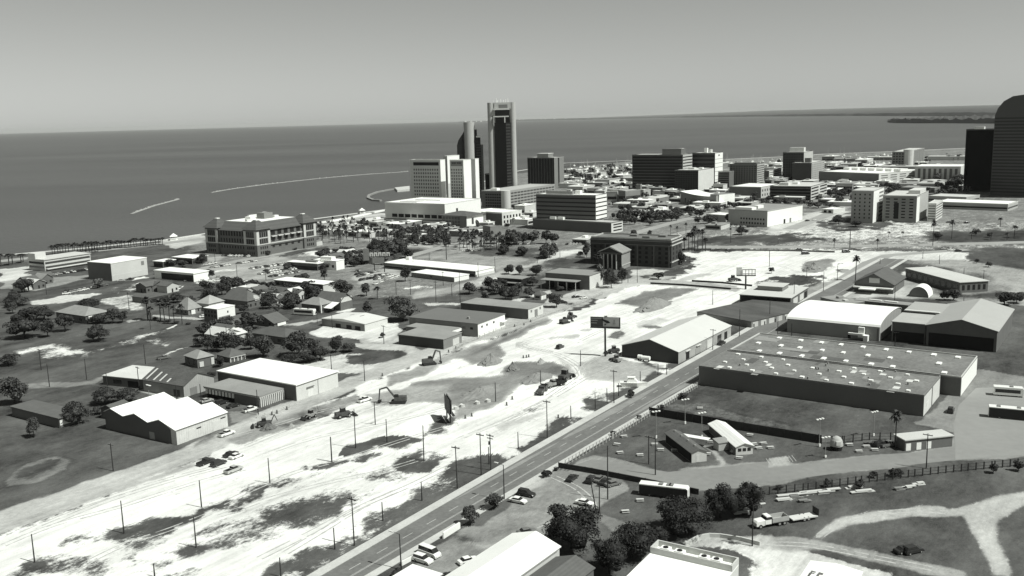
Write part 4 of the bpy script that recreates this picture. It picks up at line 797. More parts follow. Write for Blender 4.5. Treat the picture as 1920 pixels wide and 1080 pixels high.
B_.panel('S', L_ * .15, L_ * .4, .6, hh * .75, 'window', PALE); B_.panel('S', L_ * .52, L_ * .75, .6, hh * .75, 'window', PALE); B_.panel('S', L_ * .8, L_ * .95, .1, hh * .7, 'door', DARK); B_.panel('W', .3, B_.W - .3, .1, hh - .3, 'open_front', DARK, .08)
B_ = Bld('hall', 'dark pitched-roof hall with a white front canopy', 'hall', A=i_(940, 455), B=i_(665, 425), C=i_(1060, 400), h=5.0, rot=56); B_.gable(DGREY, DROOF, 5.0, 'x', .8); B_.panel('W', 0, B_.W, 2.6, 3.2, 'canopy', WHITE, 3.0); B_.panel('W', B_.W * .35, B_.W * .62, 5.2, 7.8, 'gable_window', LCONC)
mb = MB(); mb.box(-B_.L / 2 - 7, -B_.L / 2 - 3, -2, 6, 2.4, 2.9); B_.part('canopy', mb, WHITE)
B_ = Bld('quonset_hut', 'half-round white quonset hut with a grey end wall', 'hut', A=i_(1205, 552), B=i_(1050, 545), C=i_(1262, 520), h=.1, rot=56, L=11); L_, W_ = B_.L, B_.W; arc = [(-W_ / 2 * math.cos(math.pi * q0 / 16), W_ / 2 * 1.12 * math.sin(math.pi * q0 / 16)) for q0 in range(17)]
mb = MB(); V = [(x, y, z) for x in (-L_ / 2 - .3, L_ / 2) for y, z in arc]; mb.add(V, [(q0, q0 + 1, 17 + q0 + 1, 17 + q0)[::-1] for q0 in range(16)]); B_.part('roof', mb, WHITEROOF)
mb = MB(); mb.add([(-L_ / 2, y * .985, z * .985) for y, z in arc], [tuple(range(17))]); mb.add([(L_ / 2 - .1, y * .985, z * .985) for y, z in arc], [tuple(range(17))[::-1]]); B_.part('end_wall', mb, GREYW)
B_ = Bld('motel_block', 'long low block with a row of dark windows on the far right', 'motel', A=i_(1440, 440), B=i_(1190, 325), C=i_(1560, 405), h=5.5).shell(DGREY).flat(LCONC, .5, .3); B_.grid('W', 9, 1, 1, B_.W - 1, 1, 4.4, .6, .8); B_.grid('S', 5, 1, .6, B_.L - .6, 1, 4.4, .5, .8, m_=DARK)
B_ = Bld('storage_shed', 'low clutter-topped storage shed behind the barrel roof', 'shed', A=i_(600, 600), B=i_(440, 545), C=i_(640, 570), h=3.2, L=10).shell(GREYW).flat(GREYROOF, .2, .2); B_.unit(.2, .3, 3, 2, .9); B_.unit(-.3, -.4, 2, 2, .6, m_=PALE)
B_ = Bld('storage_shed', 'long narrow grey shed along the back of the barrel roof', 'shed', A=i_(1050, 612), B=i_(650, 570), C=i_(1075, 590), h=3.4, L=7).shell(DGREY).flat(GREYROOF, .2, .2); B_.unit(0, -.3, 2, 6, .3, m_=PALE); B_.unit(0, .3, 2, 6, .3, m_=PALE)
# --- grey sheds along the left road
B_ = Bld('workshop', 'grey metal workshop with a white end wall and small windows', 'workshop', A=g(862, 832), B=g(337, 785), C=g(978, 748), base=g(862, 930), rot=60).shell(GREYW).flat(mat('grey_metal_roof', .15, .7, .06, .1), .3, .3); L_, hh = B_.L, B_.h
B_.panel('S', .1, L_ - .1, .1, hh - .1, 'end_lighting_tone', WHITE, .05)  # sunward end made white, sunlight put into its colour
for f0 in (.12, .30, .55): B_.panel('S', L_ * f0, L_ * f0 + 1.3, hh * .62, hh * .78, 'window')
B_.panel('S', L_ * .8, L_ * .98, hh * .5, hh * .56, 'door_hood', WHITE, 1.5); B_.panel('W', 2.5, 4, hh * .55, hh * .72); B_.panel('W', 6.5, 8, hh * .55, hh * .72); B_.unit(-.4, -.5, 1, 1, 1)
B_ = Bld('workshop', 'low dark-walled annex in front of the grey metal workshop', 'workshop', A=g(605, 948), B=g(276, 908), C=g(725, 895), base=g(605, 1022)).shell(GREYW).flat(GREYROOF, .2, .25); B_.panel('W', .1, B_.W - .1, .1, B_.h - .1, 'shade_side_tone', mat('shade_toned_sheet', .05, .8, .15, .3, 'corr'), .05); B_.panel('S', B_.L * .5, B_.L * .85, .1, B_.h * .7, 'loading_door', LCONC)  # side sheet darkened to paint shade over the grey wall
B_ = Bld('workshop', 'narrow link shed with a white arched doorway beside the grey workshop', 'workshop', A=g(650, 888), B=g(300, 858), C=g(752, 842), h=3.6, rot=58).shell(GREYW).flat(GREYROOF, .2, .25); B_.panel('S', .2, B_.L - .2, 2.4, 3.5, 'canopy', WHITE, .5); B_.grid('S', 4, 1, .5, B_.L - .5, .3, 2.2, .5, .9)
B_ = Bld('workshop', 'low flat workshop with two posters on its pale end wall', 'workshop', A=g(1240, 722), B=g(742, 672), C=g(1350, 682), base=g(1240, 797), rot=58).shell(DGREY).flat(GREYROOF, .25, .3); L_, hh = B_.L, B_.h; B_.panel('S', .1, L_ - .1, .1, hh - .1, 'end_lighting_tone', PALE, .05); B_.panel('S', L_ * .42, L_ * .62, .1, hh * .75, 'doorway', GREYW, .08); B_.panel('S', L_ * .16, L_ * .26, hh * .6, hh * .85, 'poster', GREYW, .08); B_.panel('S', L_ * .75, L_ * .85, hh * .6, hh * .85, 'poster', GREYW, .08)
B_ = Bld('warehouse', 'small warehouse with a pale low-gabled roof and forecourt', 'warehouse', A=b(1215, 912), B=b(900, 868), C=b(1365, 862), base=b(1215, 966), rot=56); B_.gable(PALE, METALW, 1.1, 'x', .3, .0); B_.panel('W', .2, B_.W - .2, .1, B_.h - .1, 'shade_side_tone', GREYW, .05); L_, W_, hh = B_.L, B_.W, B_.h  # grey side panel paints shade over the pale wall
for f0 in (.1, .3, .55): B_.panel('W', W_ * f0, W_ * (f0 + .12), .1, hh * .6, 'loading_door', DARK, .09)
B_.unit(.3, .25, 3, .8, .1, 'roof_vent', GREYW, hh + .95); B_.unit(.3, -.2, 3, .8, .1, 'roof_vent', GREYW, hh + 1.0)
B_ = Bld('warehouse', 'long white flat-roofed building with a stepped white end', 'warehouse', A=g(845, 437), B=g(160, 372), C=g(985, 405), base=g(845, 480)).shell(GREYW).flat(WHITEROOF, .3, .4); B_.panel('S', .2, B_.L - .2, B_.h * .45, B_.h - .3, 'end_lighting_tone', WHITE, .06); B_.panel('S', .5, B_.L - .5, .1, B_.h * .4, 'awning', PALE, .6); B_.panel('W', 1, B_.W - 1, B_.h * .2, B_.h * .5, 'window_band', DARK); B_.unit(.7, .8, 3, 3, 2.2, 'stair_box', WHITE); B_.panel('W', .2, B_.W - .2, B_.h - .9, B_.h - .1, 'fascia', DGREY, .3)  # sunward end coloured white for the light on it
B_ = Bld('warehouse', 'shorter pale-roofed building in front of the long white one', 'warehouse', A=g(685, 482), B=g(385, 440), C=g(772, 456), base=g(685, 517)).shell(mat('mid_grey_wall', .19, .9, .08, .2)).flat(WHITEROOF, .25, .3); B_.panel('S', .2, B_.L - .2, .1, B_.h - .2, 'end_lighting_tone', WHITE, .06); B_.panel('W', B_.W * .5, B_.W * .56, B_.h * .4, B_.h * .75)  # white panel paints sunlight on the end of the grey wall
B_ = Bld('store', 'two-level grey-roofed store with a deep front canopy', 'store', A=v3(1640, 378), B=v3(1000, 328), C=v3(1700, 300), base=v3(1640, 590)).shell(DGREY).flat(mat('store_roof', .24, .8, .05, .1), .3, .3); L_, W_, hh = B_.L, B_.W, B_.h
B_.panel('S', .2, L_ - .2, .1, hh * .95, 'end_lighting_tone', PALE, .06)  # end wall coloured pale as if sunlit
mb = MB(); mb.box(-L_ / 2 - 7, -L_ / 2 - .05, -W_ / 2 + 5, W_ / 2, hh * .62, hh * .62 + .35); B_.part('canopy', mb, mat('canopy_roof', .26, .8, .05, .1))
for q0 in range(5): mb = MB(); y = -W_ / 2 + 5.4 + q0 * (W_ - 6) / 4; mb.box(-L_ / 2 - 6.7, -L_ / 2 - 6.4, y - .15, y + .15, 0, hh * .62); B_.part('post', mb, PALE)
B_.panel('W', 6, W_ * .5, .1, hh * .55, 'open_front', DARK, .08); B_.panel('W', W_ * .55, W_ * .72, .1, hh * .55, 'open_front', DARK, .08); B_.panel('W', W_ * .8, W_ * .95, .1, hh * .55, 'open_front', DARK, .08)
B_ = Bld('shed', 'low dark-fronted shed among the round trees left of the store', 'shed', A=v3(620, 432), B=v3(265, 405), C=v3(700, 395), h=4.0).shell(DARK).flat(GREYROOF, .3, .3); mb = MB(); mb.box(-B_.L / 2 - 4, -B_.L / 2 - .05, -B_.W / 2, B_.W / 2, 2.0, 2.25); B_.part('canopy', mb, GREYW)
B_ = Bld('kiosk', 'little hip-roofed hut with a pale front among the store trees', 'hut', A=v3(915, 665), B=v3(860, 640), C=v3(1030, 645), h=2.8, rot=56).shell(PALE).hip(SHINGLE, 1.9, .5); B_.panel('S', .8, 1.8, .1, 2.1, 'door', WHITE); B_.panel('W', .8, B_.W - .8, 1, 2.1)
# --- neighbourhood houses on the left
def house(label, fn, A, B, C, base, rise, wm, rm, hipped=True, axis='x', rot=57, porch=None, h=None, name='house', cat='house'):
    BB = Bld(name, label, cat, A=fn(*A), B=fn(*B), C=fn(*C), base=fn(*base) if base else None, h=h or 4, rot=rot)
    if hipped: BB.shell(wm).hip(rm, rise, .5)
    else: BB.gable(wm, rm, rise, axis, .5)
    BB.grid('S', 3, 1, .5, BB.L - .5, 1.0, min(2.4, BB.h - .3), .32, .95); BB.grid('W', 3, 1, .5, BB.W - .5, 1.0, min(2.4, BB.h - .3), .3, .95)
    if porch: BB.panel('S', BB.L * porch[0], BB.L * porch[1], .2, BB.h - .4, 'porch', WHITE, .5)
    return BB
house('big grey hip-roofed house behind the row of tall palms', v1, (900, 490), (760, 455), (1150, 455), (900, 570), 5.5, GREYW, SHINGLEL, porch=(.2, .5))
house('pale striped hip-roofed house in front of the round tree', v1, (1210, 400), (1060, 370), (1440, 350), None, 3.6, PALE, mat('striped_pale_roof', .34, .9, .1, .3, 'panel'), h=4)
B_ = Bld('house', 'two-storey white flat-roofed house with a dark window wall', 'house', A=v1(1335, 485), B=v1(1155, 455), C=v1(1610, 425), base=v1(1335, 690), rot=58).shell(WHITE).flat(WHITEROOF, .15, .3); B_.panel('W', .1, B_.W - .1, .1, B_.h - .1, 'shade_side_tone', DGREY, .05); B_.grid('W', 4, 2, .5, B_.W - .5, B_.h * .35, B_.h - .4, .5, .6, d=.09); B_.panel('S', B_.L * .55, B_.L * .62, B_.h * .6, B_.h * .75); B_.panel('S', .5, B_.L * .7, .1, B_.h * .42, 'lower_wall', GREYW, .08)  # white wall given a dark panel as painted shade on one side
B_ = house('broad dark hip-roofed house with a white front dormer', v1, (1790, 360), (1550, 280), (1960, 300), None, 4.5, DGREY, SHINGLE, h=4.2)
mb = MB(); x, y = B_.L * .1, -B_.W / 2 - .3; mb.add([(x - 1.6, y, 3.6), (x + 1.6, y, 3.6), (x + 1.6, y, 5.0), (x, y, 6.4), (x - 1.6, y, 5.0), (x - 1.6, y + 4, 3.6), (x + 1.6, y + 4, 3.6), (x + 1.6, y + 4, 5.0), (x, y + 4, 6.4), (x - 1.6, y + 4, 5.0)], [(0, 1, 2, 3, 4), (1, 6, 7, 2), (2, 7, 8, 3), (3, 8, 9, 4), (4, 9, 5, 0)]); B_.part('dormer', mb, PALE)
house('small porch house with white railings below the white two-storey house', b, (335, 880), (250, 850), (440, 855), (335, 920), 1.8, GREYW, SHINGLE, porch=(0, .9))
house('dark gabled house with a bright porch in the middle of the block', b, (535, 905), (430, 870), (650, 880), (535, 935), 3.2, DGREY, SHINGLE, False, 'x', porch=(.2, .8))
B_ = house('hip-roofed house with white porch columns beside the parked camper', v2, (960, 740), (655, 715), (1095, 690), (960, 860), 3.0, DGREY, SHINGLEL)
for f0 in (.0, .95): B_.panel('S', B_.L * f0, B_.L * f0 + .5, .1, B_.h, 'porch_column', WHITE, .6)
B_ = Bld('house', 'barn-roofed dark house with a rounded pale gable and white lean-to', 'house', A=v2(1265, 680), B=v2(960, 630), C=v2(1345, 660), h=5, rot=57, L=9); B_.gable(DGREY, SHINGLE, 3.4, 'y', .5); B_.panel('S', .5, B_.L - .5, 4.2, 6.6, 'gable_front', PALE, .08); mb = MB(); mb.add([(-B_.L / 2 - .3, -B_.W / 2, 4.6), (-B_.L / 2 - .3, B_.W * .3, 4.6), (-B_.L / 2 - 7, B_.W * .3, 2.4), (-B_.L / 2 - 7, -B_.W / 2, 2.4)], [(0, 1, 2, 3)]); B_.part('lean_to', mb, WHITEROOF)
B_ = Bld('motel_block', 'two-storey motel under a thin white roof behind the dark trees', 'motel', A=v2(1000, 432), B=v2(262, 364), C=v2(1010, 405), base=v2(985, 590), rot=57, L=10).shell(DGREY).flat(WHITEROOF, .5, .35); B_.grid('W', 9, 2, 1, B_.W - 1, .6, B_.h - .6, .4, .6, m_=GLASS); B_.panel('S', .3, B_.L - .3, .1, B_.h - .3, 'end_lighting_tone', PALE, .06); B_.panel('W', .5, B_.W - .5, B_.h * .5, B_.h * .56, 'balcony', CONC, .7)
house('dark low house roof beside the big dense tree clump', l, (620, 130), (420, 80), (690, 80), None, 2.4, DGREY, DROOF, h=3.5)
house('house hidden in trees at the left edge with white porch posts', a, (640, 850), (510, 800), (720, 800), None, 3.0, DGREY, SHINGLEL, h=4, porch=(.1, .6))
house('bungalow with a pale roof in the lower left trees', j, (600, 640), (180, 690), (760, 690), None, 1.6, DGREY, SHINGLE, h=3, rot=57) if False else None
B_ = Bld('house', 'dark flat bungalow with bright end windows at the left edge', 'house', A=j(440, 820), B=j(200, 700), C=j(600, 770), h=3.2, rot=57).shell(DGREY).flat(SHINGLE, .5, .3); B_.panel('S', .3, B_.L * .5, .8, 2.6, 'window', WHITE); B_.panel('S', B_.L * .6, B_.L * .85, .8, 2.6, 'window', WHITE)
B_ = Bld('gymnasium', 'large plain box building with a white roof near the sea front', 'hall', A=a(830, 458), B=a(680, 440), C=a(1085, 412), base=a(830, 590)).shell(LCONC).flat(WHITEROOF, .2, .3); B_.panel('W', .1, B_.W - .1, .1, B_.h - .1, 'shade_side_tone', mat('shade_toned_wall', .17, .9, .1, .2), .05); B_.panel('S', B_.L * .83, B_.L * .91, B_.h * .62, B_.h * .85, 'vent', GREYW, .1); B_.panel('S', .1, B_.L - .1, B_.h * .3, B_.h * .34, 'wall_band', PALE, .04)  # side panel coloured darker to paint its shade
B_ = Bld('hotel_block', 'long two-level sea front building with pale floor bands', 'hotel', A=a(330, 432), B=a(235, 418), C=a(668, 380), base=a(330, 515)).shell(LCONC).flat(LCONC, .5, .4); B_.bands('S', 2, 1, B_.h - .8, .5, m_=WGLASS); B_.bands('W', 2, 1, B_.h - .8, .5, m_=GLASS); B_.unit(-.85, .3, 8, 8, 4, 'stair_box', PALE); B_.panel('S', .5, B_.L - .5, 1.2, 1.6, 'walkway', PALE, 2.5)
B_ = Bld('office_building', 'small white office with a dark glass front and white roof', 'office building', A=a(1450, 535), B=a(1195, 503), C=a(1528, 510), base=a(1450, 597)).shell(WHITE).flat(WHITEROOF, .4, .5); B_.panel('W', .4, B_.W * .82, .2, B_.h - .9, 'glass_front', DGLASS, .06)
B_ = Bld('shed', 'long dark low shed in the field behind the palms', 'shed', A=a(1110, 720), B=a(980, 690), C=a(1290, 690), h=3, rot=57, W=14).shell(DGREY).flat(DROOF, .3, .3); B_.panel('S', 1, B_.L - 1, .3, 2.4, 'open_front', DARK, .07)
for q0, (fn, A_, B2_, C2_, hh_, lab) in enumerate([(a, (1440, 420), (1350, 400), (1480, 395), 4, 'white flat-roofed pavilion behind the glass-fronted white office'), (a, (1220, 445), (1150, 440), (1260, 425), 4, 'small pale-roofed hut in the trees right of the box building'),
      (b, (860, 460), (660, 440), (900, 450), 4.5, 'white-roofed diner with a dark under-eave beside the crowded car park')]):
    B_ = Bld('pavilion', lab, 'pavilion', A=fn(*A_), B=fn(*B2_), C=fn(*C2_), h=hh_, rot=60).shell(DGREY).flat(WHITEROOF, .6, .4); B_.panel('W', .5, B_.W - .5, .3, 2.6, 'glass_front', DGLASS); B_.panel('S', .5, B_.L - .5, .3, 2.6, 'glass_front', GLASS)
    if q0 == 2: B_.unit(.2, -.4, B_.L * .4, B_.W * .35, 1.2, 'roof_screen', GREYW); B_.unit(.6, -.7, 2, 3, 1, m_=WHITE)
B_ = Bld('house', 'bright white stepped building among trees right of the diner', 'house', A=b(1000, 440), B=b(900, 415), C=b(1030, 425), h=6, rot=60).shell(WHITE).flat(WHITEROOF, .2, .3); B_.unit(-.2, 0, B_.L * .5, B_.W * .5, 2, 'upper_storey', WHITE); B_.grid('W', 4, 1, .6, B_.W - .6, 1, 4, .4, .6)
# --- federal style courthouse on the bay
FT = mat('slate_hip_roof', .09, .9, .1, .3, 'louvre'); STONE = mat('pale_stone', .55, .9, .08, .3); BR2 = mat('courthouse_brick', .14, .9, .1, .4)
B_ = Bld('courthouse', 'large four-towered courthouse with hip roofs beside the bay', 'courthouse', A=fe(830, 330), B=fe(30, 290), C=fe(1690, 215), base=fe(830, 735))
L_, W_, hh = B_.L, B_.W, B_.h; B_.h = hh = hh
mb = MB(); mb.box(-L_ / 2 + 1.5, L_ / 2 - 1.5, -W_ / 2 + 1.5, W_ / 2 - 1.5, -.05, hh - 1.5); B_.wall = B_.part('wall', mb, BR2)
rb = MB(); xo, yo, xi, yi = L_ / 2 - .3, W_ / 2 - .3, L_ / 2 - 11, W_ / 2 - 11; z0_, z1_ = hh - 1.45, hh + 4.2
rb.add([(-xo, -yo, z0_), (xo, -yo, z0_), (xo, yo, z0_), (-xo, yo, z0_), (-xi, -yi, z1_), (xi, -yi, z1_), (xi, yi, z1_), (-xi, yi, z1_)], [(3, 2, 1, 0), (0, 1, 5, 4), (1, 2, 6, 5), (2, 3, 7, 6), (3, 0, 4, 7)]); B_.roof = B_.part('roof', rb, FT)
mb = MB(); mb.box(-xi, xi, -yi, yi, z1_ - .2, z1_ + .05); B_.part('roof_deck', mb, WHITEROOF, B_.roof)
for x, y, lx, ly, hz, mm in [(.15, 0, 9, 8, 4.5, GREYW), (-.25, .1, 5, 6, 2.5, WHITE), (.42, -.1, 4, 3, 1.8, WHITE), (-.5, -.15, 6, 2, 1.5, PALE), (0, .28, 10, 2, 3, WHITE)]:
    mb = MB(); mb.box(x * L_ / 2 - lx / 2, x * L_ / 2 + lx / 2, y * W_ / 2 - ly / 2, y * W_ / 2 + ly / 2, z1_ + .06, z1_ + hz); B_.part('rooftop_plant', mb, mm, B_.roof)
tw = 13.5
for sx in (-1, 1):
    for sy in (-1, 1):
        cx_, cy_ = sx * (L_ / 2 - tw / 2), sy * (W_ / 2 - tw / 2); mb = MB(); mb.box(cx_ - tw / 2, cx_ + tw / 2, cy_ - tw / 2, cy_ + tw / 2, -.05, hh); tp = B_.part('corner_tower', mb, BR2)
        mb = MB(); e_ = tw / 2 + 1.4; k_ = 1.6; z_ = hh + .02; mb.add([(cx_ - e_, cy_ - e_, z_), (cx_ + e_, cy_ - e_, z_), (cx_ + e_, cy_ + e_, z_), (cx_ - e_, cy_ + e_, z_), (cx_ - k_, cy_ - k_, z_ + 6.2), (cx_ + k_, cy_ - k_, z_ + 6.2), (cx_ + k_, cy_ + k_, z_ + 6.2), (cx_ - k_, cy_ + k_, z_ + 6.2)], [(3, 2, 1, 0), (0, 1, 5, 4), (1, 2, 6, 5), (2, 3, 7, 6), (3, 0, 4, 7), (4, 5, 6, 7)]); B_.part('tower_roof', mb, FT, tp)
        mb = MB(); mb.box(cx_ - k_ * .9, cx_ + k_ * .9, cy_ - k_ * .9, cy_ + k_ * .9, z_ + 6.21, z_ + 6.7); B_.part('roof_cap', mb, WHITE, tp)
for face, ln in (('S', L_), ('W', W_)):
    for t0 in (0.0, ln - tw):
        for tq in (t0 + .05, t0 + tw - 2.4): B_.panel(face, tq, tq + 2.3, hh * .42, hh - 1.2, 'stone_pier', STONE, .2)
        B_.panel(face, t0 + 2.4, t0 + tw - 2.4, hh * .42, hh * .45, 'stone_band', STONE, .15); B_.panel(face, t0 + 2.4, t0 + tw - 2.4, hh * .66, hh * .69, 'stone_band', STONE, .15)
        for r0, (za, zb) in enumerate([(.47, .63), (.71, .90), (.26, .36), (.08, .18)]): B_.grid(face, 4, 1, t0 + 2.6, t0 + tw - 2.6, hh * za, hh * zb, .6, 1, d=.12)
    save = B_.at
    B_.panel(face, tw + .2, ln - tw - .2, hh * .42, hh * .455, 'stone_band', STONE, 1.0 if False else .12)
for face, ln in (('S', L_), ('W', W_)):
    nwin = 5 if face == 'S' else 9
    for za, zb, fw in [(.72, .9, .62), (.48, .63, .45), (.25, .35, .4)]:
        cw = (ln - 2 * tw - 2) / nwin
        for q0 in range(nwin):
            tc = tw + 1 + (q0 + .5) * cw; ob = B_.panel(face, tc - cw * fw / 2, tc + cw * fw / 2, hh * za, hh * zb)
            off = 1.5
            if face == 'S': ob.location.y += off
            else: ob.location.x += off
for q0 in range(5):
    cw = (L_ - 2 * tw - 2) / 5; tc = tw + 1 + (q0 + .5) * cw; mb = MB(); x = -L_ / 2 + tc; mb.box(x - cw * .38, x + cw * .38, -W_ / 2 - .4, -W_ / 2 + 1.45, hh * .66, hh * .69); B_.part('balcony', mb, STONE)
# --- old ruined courthouse
CN = mat('weathered_cornice_stone', .42, .9, .2, .3)
B_ = Bld('courthouse', 'derelict dark brick courthouse with pale stone cornices', 'courthouse', A=ct(1430, 255), B=ct(215, 190), C=ct(1590, 235), base=ct(1430, 660), rot=62)
L_, W_, hh = B_.L, B_.W, B_.h; B_.shell(DBRICK).flat(mat('ruined_roof', .16, .95, .3, .2, var2=.2), -.3, .25, .9, CN)
for za in (.80, .93, .18): B_.panel('S', -.2, L_ + .2, hh * za, hh * (za + .04), 'cornice', CN, .5)
for za in (.80, .95): B_.panel('W', -.2, W_ + .2, hh * za, hh * (za + .02), 'cornice', mat('shade_toned_cornice', .16, .9, .2, .3), .35)  # darker copy of the cornice stone, shade put into its colour
B_.grid('S', 3, 3, 1, L_ - 1, hh * .24, hh * .78, .35, .6, m_=DARK); B_.grid('W', 12, 4, 1, W_ - 1, hh * .1, hh * .78, .4, .6, m_=DARK)
for f0 in (.02, .2, .4, .6, .8): B_.panel('W', W_ * f0, W_ * f0 + 1.0, .1, hh * .8, 'pilaster', mat('dark_stone', .10, .9, .2, .3), .3)
for fx, fy in ((.4, .1), (-.2, -.3), (.5, -.6)): B_.unit(fx, fy, 4, 5, 1.2, 'roof_rubble', GREYW)
mb = MB()
for sx in (-1, 1): mb.add([(L_ * .2, -W_ / 2 + 1 + sx * 3, hh + 1.4), (L_ * .2 + .6, -W_ / 2 + 1 + sx * 3, hh + 1.4), (L_ * .2 + .6, -W_ / 2 + 1, hh + 3.4), (L_ * .2, -W_ / 2 + 1, hh + 3.4)], [(0, 1, 2, 3)])
B_.part('pediment', mb, PALE)
B_ = Bld('courthouse_wing', 'small temple-fronted brick wing with a pediment before the derelict courthouse', 'courthouse wing', A=ct(682, 430), B=ct(385, 400), C=ct(865, 385), base=ct(690, 690), rot=62); B_.gable(DBRICK, mat('slate_roof_grey', .24, .9, .15, .3), 3.6, 'x', .8)
L_, W_, hh = B_.L, B_.W, B_.h; B_.panel('S', 0, L_, hh - .9, hh - .2, 'cornice', CN, .5); B_.panel('S', 0, L_, hh * .22, hh * .27, 'cornice', CN, .3); B_.panel('S', 0, L_, .1, hh * .85, 'sun_side_tone', mat('sun_toned_brick', .26, .9, .15, .4), .05); B_.panel('W', 0, W_, hh - 1.2, hh - .2, 'entablature', DGREY, .5)  # paler brick copy on the sunward side paints sunlight
for q0 in range(4): mb = MB(); y = -W_ / 2 + W_ * (.22 + q0 * .185); mb.cone((-L_ / 2 - .5, y, .3), (-L_ / 2 - .5, y, hh - 1.25), .45, .4, 10); B_.part('column', mb, CONC)
for q0 in range(3): B_.panel('W', W_ * (.25 + q0 * .185) + .4, W_ * (.25 + q0 * .185) + 1.8, .6, hh * .8, 'window', DARK)
mb = MB(); mb.add([(-L_ / 2 - .92, -W_ / 2 - .3, hh + .2), (-L_ / 2 - .92, W_ / 2 + .3, hh + .2), (-L_ / 2 - .92, W_ / 2 - .9, hh + .2), (-L_ / 2 - .92, 0, hh + 3.0), (-L_ / 2 - .92, -W_ / 2 + .9, hh + .2), (-L_ / 2 - .92, 0, hh + 3.7)], [(0, 4, 3, 5), (5, 3, 2, 1)]); B_.part('pediment', mb, PALE)
# ---------------------------------------------------------------- downtown; sunward end panels are coloured paler than the walls
def mass(name, label, cat, A, B, C, base, wm=GREYW, rm=GREYROOF, rot=None, rim=.5, h=None, **kw):
    BB = Bld(name, label, cat, A=A, B=B, C=C, base=base, rot=rot, h=h or 5, **kw).shell(wm); BB.flat(rm, .1, .3, rim, wm if rim else None); return BB
HOTW = mat('hotel_concrete', .52, .9, .05, .05)
B_ = mass('hotel_podium', 'wide white podium of the twin slab hotel with a dark slot row', 'hotel podium', c(620, 895), c(165, 878), c(885, 862), (835, 424), HOTW, WHITEROOF)
W_, hh = B_.W, B_.h
for q0 in range(8): B_.panel('W', W_ * (.02 + q0 * .11), W_ * (.11 + q0 * .11), hh * .34, hh * .50, 'dark_opening', DARK, .1)
for za in (.08, .22): B_.panel('W', 1, W_ - 1, hh * za, hh * (za + .05), 'floor_band', DGREY, .1)
B_.panel('S', .2, B_.L - .2, hh * .1, hh - .2, 'end_lighting_tone', WHITE, .08); B_.unit(.2, .2, 10, 30, 1.0, 'roof_plant', WHITE); B_.unit(-.5, .4, 12, 20, .6, 'roof_plant', LCONC); B_.panel('S', B_.L * .3, B_.L * .35, hh * .55, hh * .75, 'window', DARK, .15)  # white end panel paints the sunlit side of the podium
def slab(label, A, B, C, base, cols, rows, t0f, t1f, top):
    BB = mass('hotel_tower', label, 'hotel tower', A, B, C, base, HOTW, WHITEROOF); hh = BB.h
    BB.grid('W', cols, rows, BB.W * t0f, BB.W * t1f, hh * .26, hh * top, .5, .52, m_=WGLASS, d=.1); BB.panel('S', .1, BB.L - .1, hh * .05, hh - .1, 'end_lighting_tone', WHITE, .08); return BB  # sunlit end of the slab coloured whiter than its concrete
B_ = slab('left slab of the twin white hotel with a dark top-floor window strip', ho(845, 165), ho(385, 165), ho(915, 158), (829, 402), 11, 9, .06, .90, .86); B_.panel('W', B_.W * .05, B_.W * .88, B_.h * .905, B_.h * .965, 'window_band', DARK, .15)
B_ = slab('right slab of the twin white hotel with a broad bright end wall', ho(1195, 168), ho(985, 200), ho(1322, 150), (872, 405), 5, 11, .08, .95, .86)
B_.panel('W', B_.W * .05, B_.W * .92, B_.h * .90, B_.h * .985, 'sign_panel', GREYW, .15)
sg = MB(); W_ = B_.W; yb = -B_.L / 2 - .22
for q0, (f0, f1) in enumerate([(.82, .72), (.70, .60), (.58, .53), (.45, .36), (.34, .25), (.23, .17)]): sg.box(yb - .02, yb + .05, -W_ / 2 + W_ * f1, -W_ / 2 + W_ * f0, B_.h * .945, B_.h * .966)
B_.part('sign_lettering', sg, DARK)
B_ = mass('hotel_tower', 'tall narrow white stair tower on the right of the hotel', 'hotel tower', ho(1362, 150), ho(1303, 155), ho(1420, 148), (894, 407), HOTW, WHITEROOF, rot=58); B_.panel('S', .1, B_.L - .1, .1, B_.h - .1, 'end_lighting_tone', WHITE, .08)  # sunlight put into the white colour of the end
B_ = mass('hotel_tower', 'lift core rising highest between the two hotel slabs', 'hotel tower', ho(968, 108), ho(890, 112), ho(1128, 100), (842, 395), HOTW, WHITEROOF, rot=58); B_.panel('S', .1, B_.L - .1, B_.h * .5, B_.h - .1, 'end_lighting_tone', WHITE, .08); B_.panel('W', B_.W * .4, B_.W * .55, B_.h * .3, B_.h * .8, 'window_strip', WGLASS)  # upper end coloured white as its sunlit part
B_ = Bld('hotel_wing', 'low hip-roofed hall with a gridded glass front before the hotel', 'hall', A=ho(1235, 1000), B=ho(830, 985), C=ho(1530, 965), base=(874, 429)).shell(GREYW).hip(DROOF, 3, 2.0); B_.grid('W', 6, 3, B_.W * .25, B_.W - 1, 1, B_.h - 1, .8, .75, m_=WGLASS); B_.panel('S', .2, B_.L - .2, .2, B_.h - .3, 'end_lighting_tone', WHITE, .08); B_.panel('S', B_.L * .3, B_.L * .42, B_.h * .3, B_.h * .8, 'window', WGLASS, .12)  # white end panel stands for sunlight on the grey wall
B_ = mass('arcade_building', 'little white arcaded building right of the hotel', 'building', c(1045, 960), c(945, 950), c(1165, 938), (942, 423), PALE, WHITEROOF); B_.grid('S', 6, 2, 1, B_.L - 1, 1, B_.h - 1.5, .5, .6, m_=DARK); B_.panel('W', .3, B_.W - .3, .3, B_.h - .5, 'shade_side_tone', DGREY, .06)  # dark side panel paints shade over the pale wall
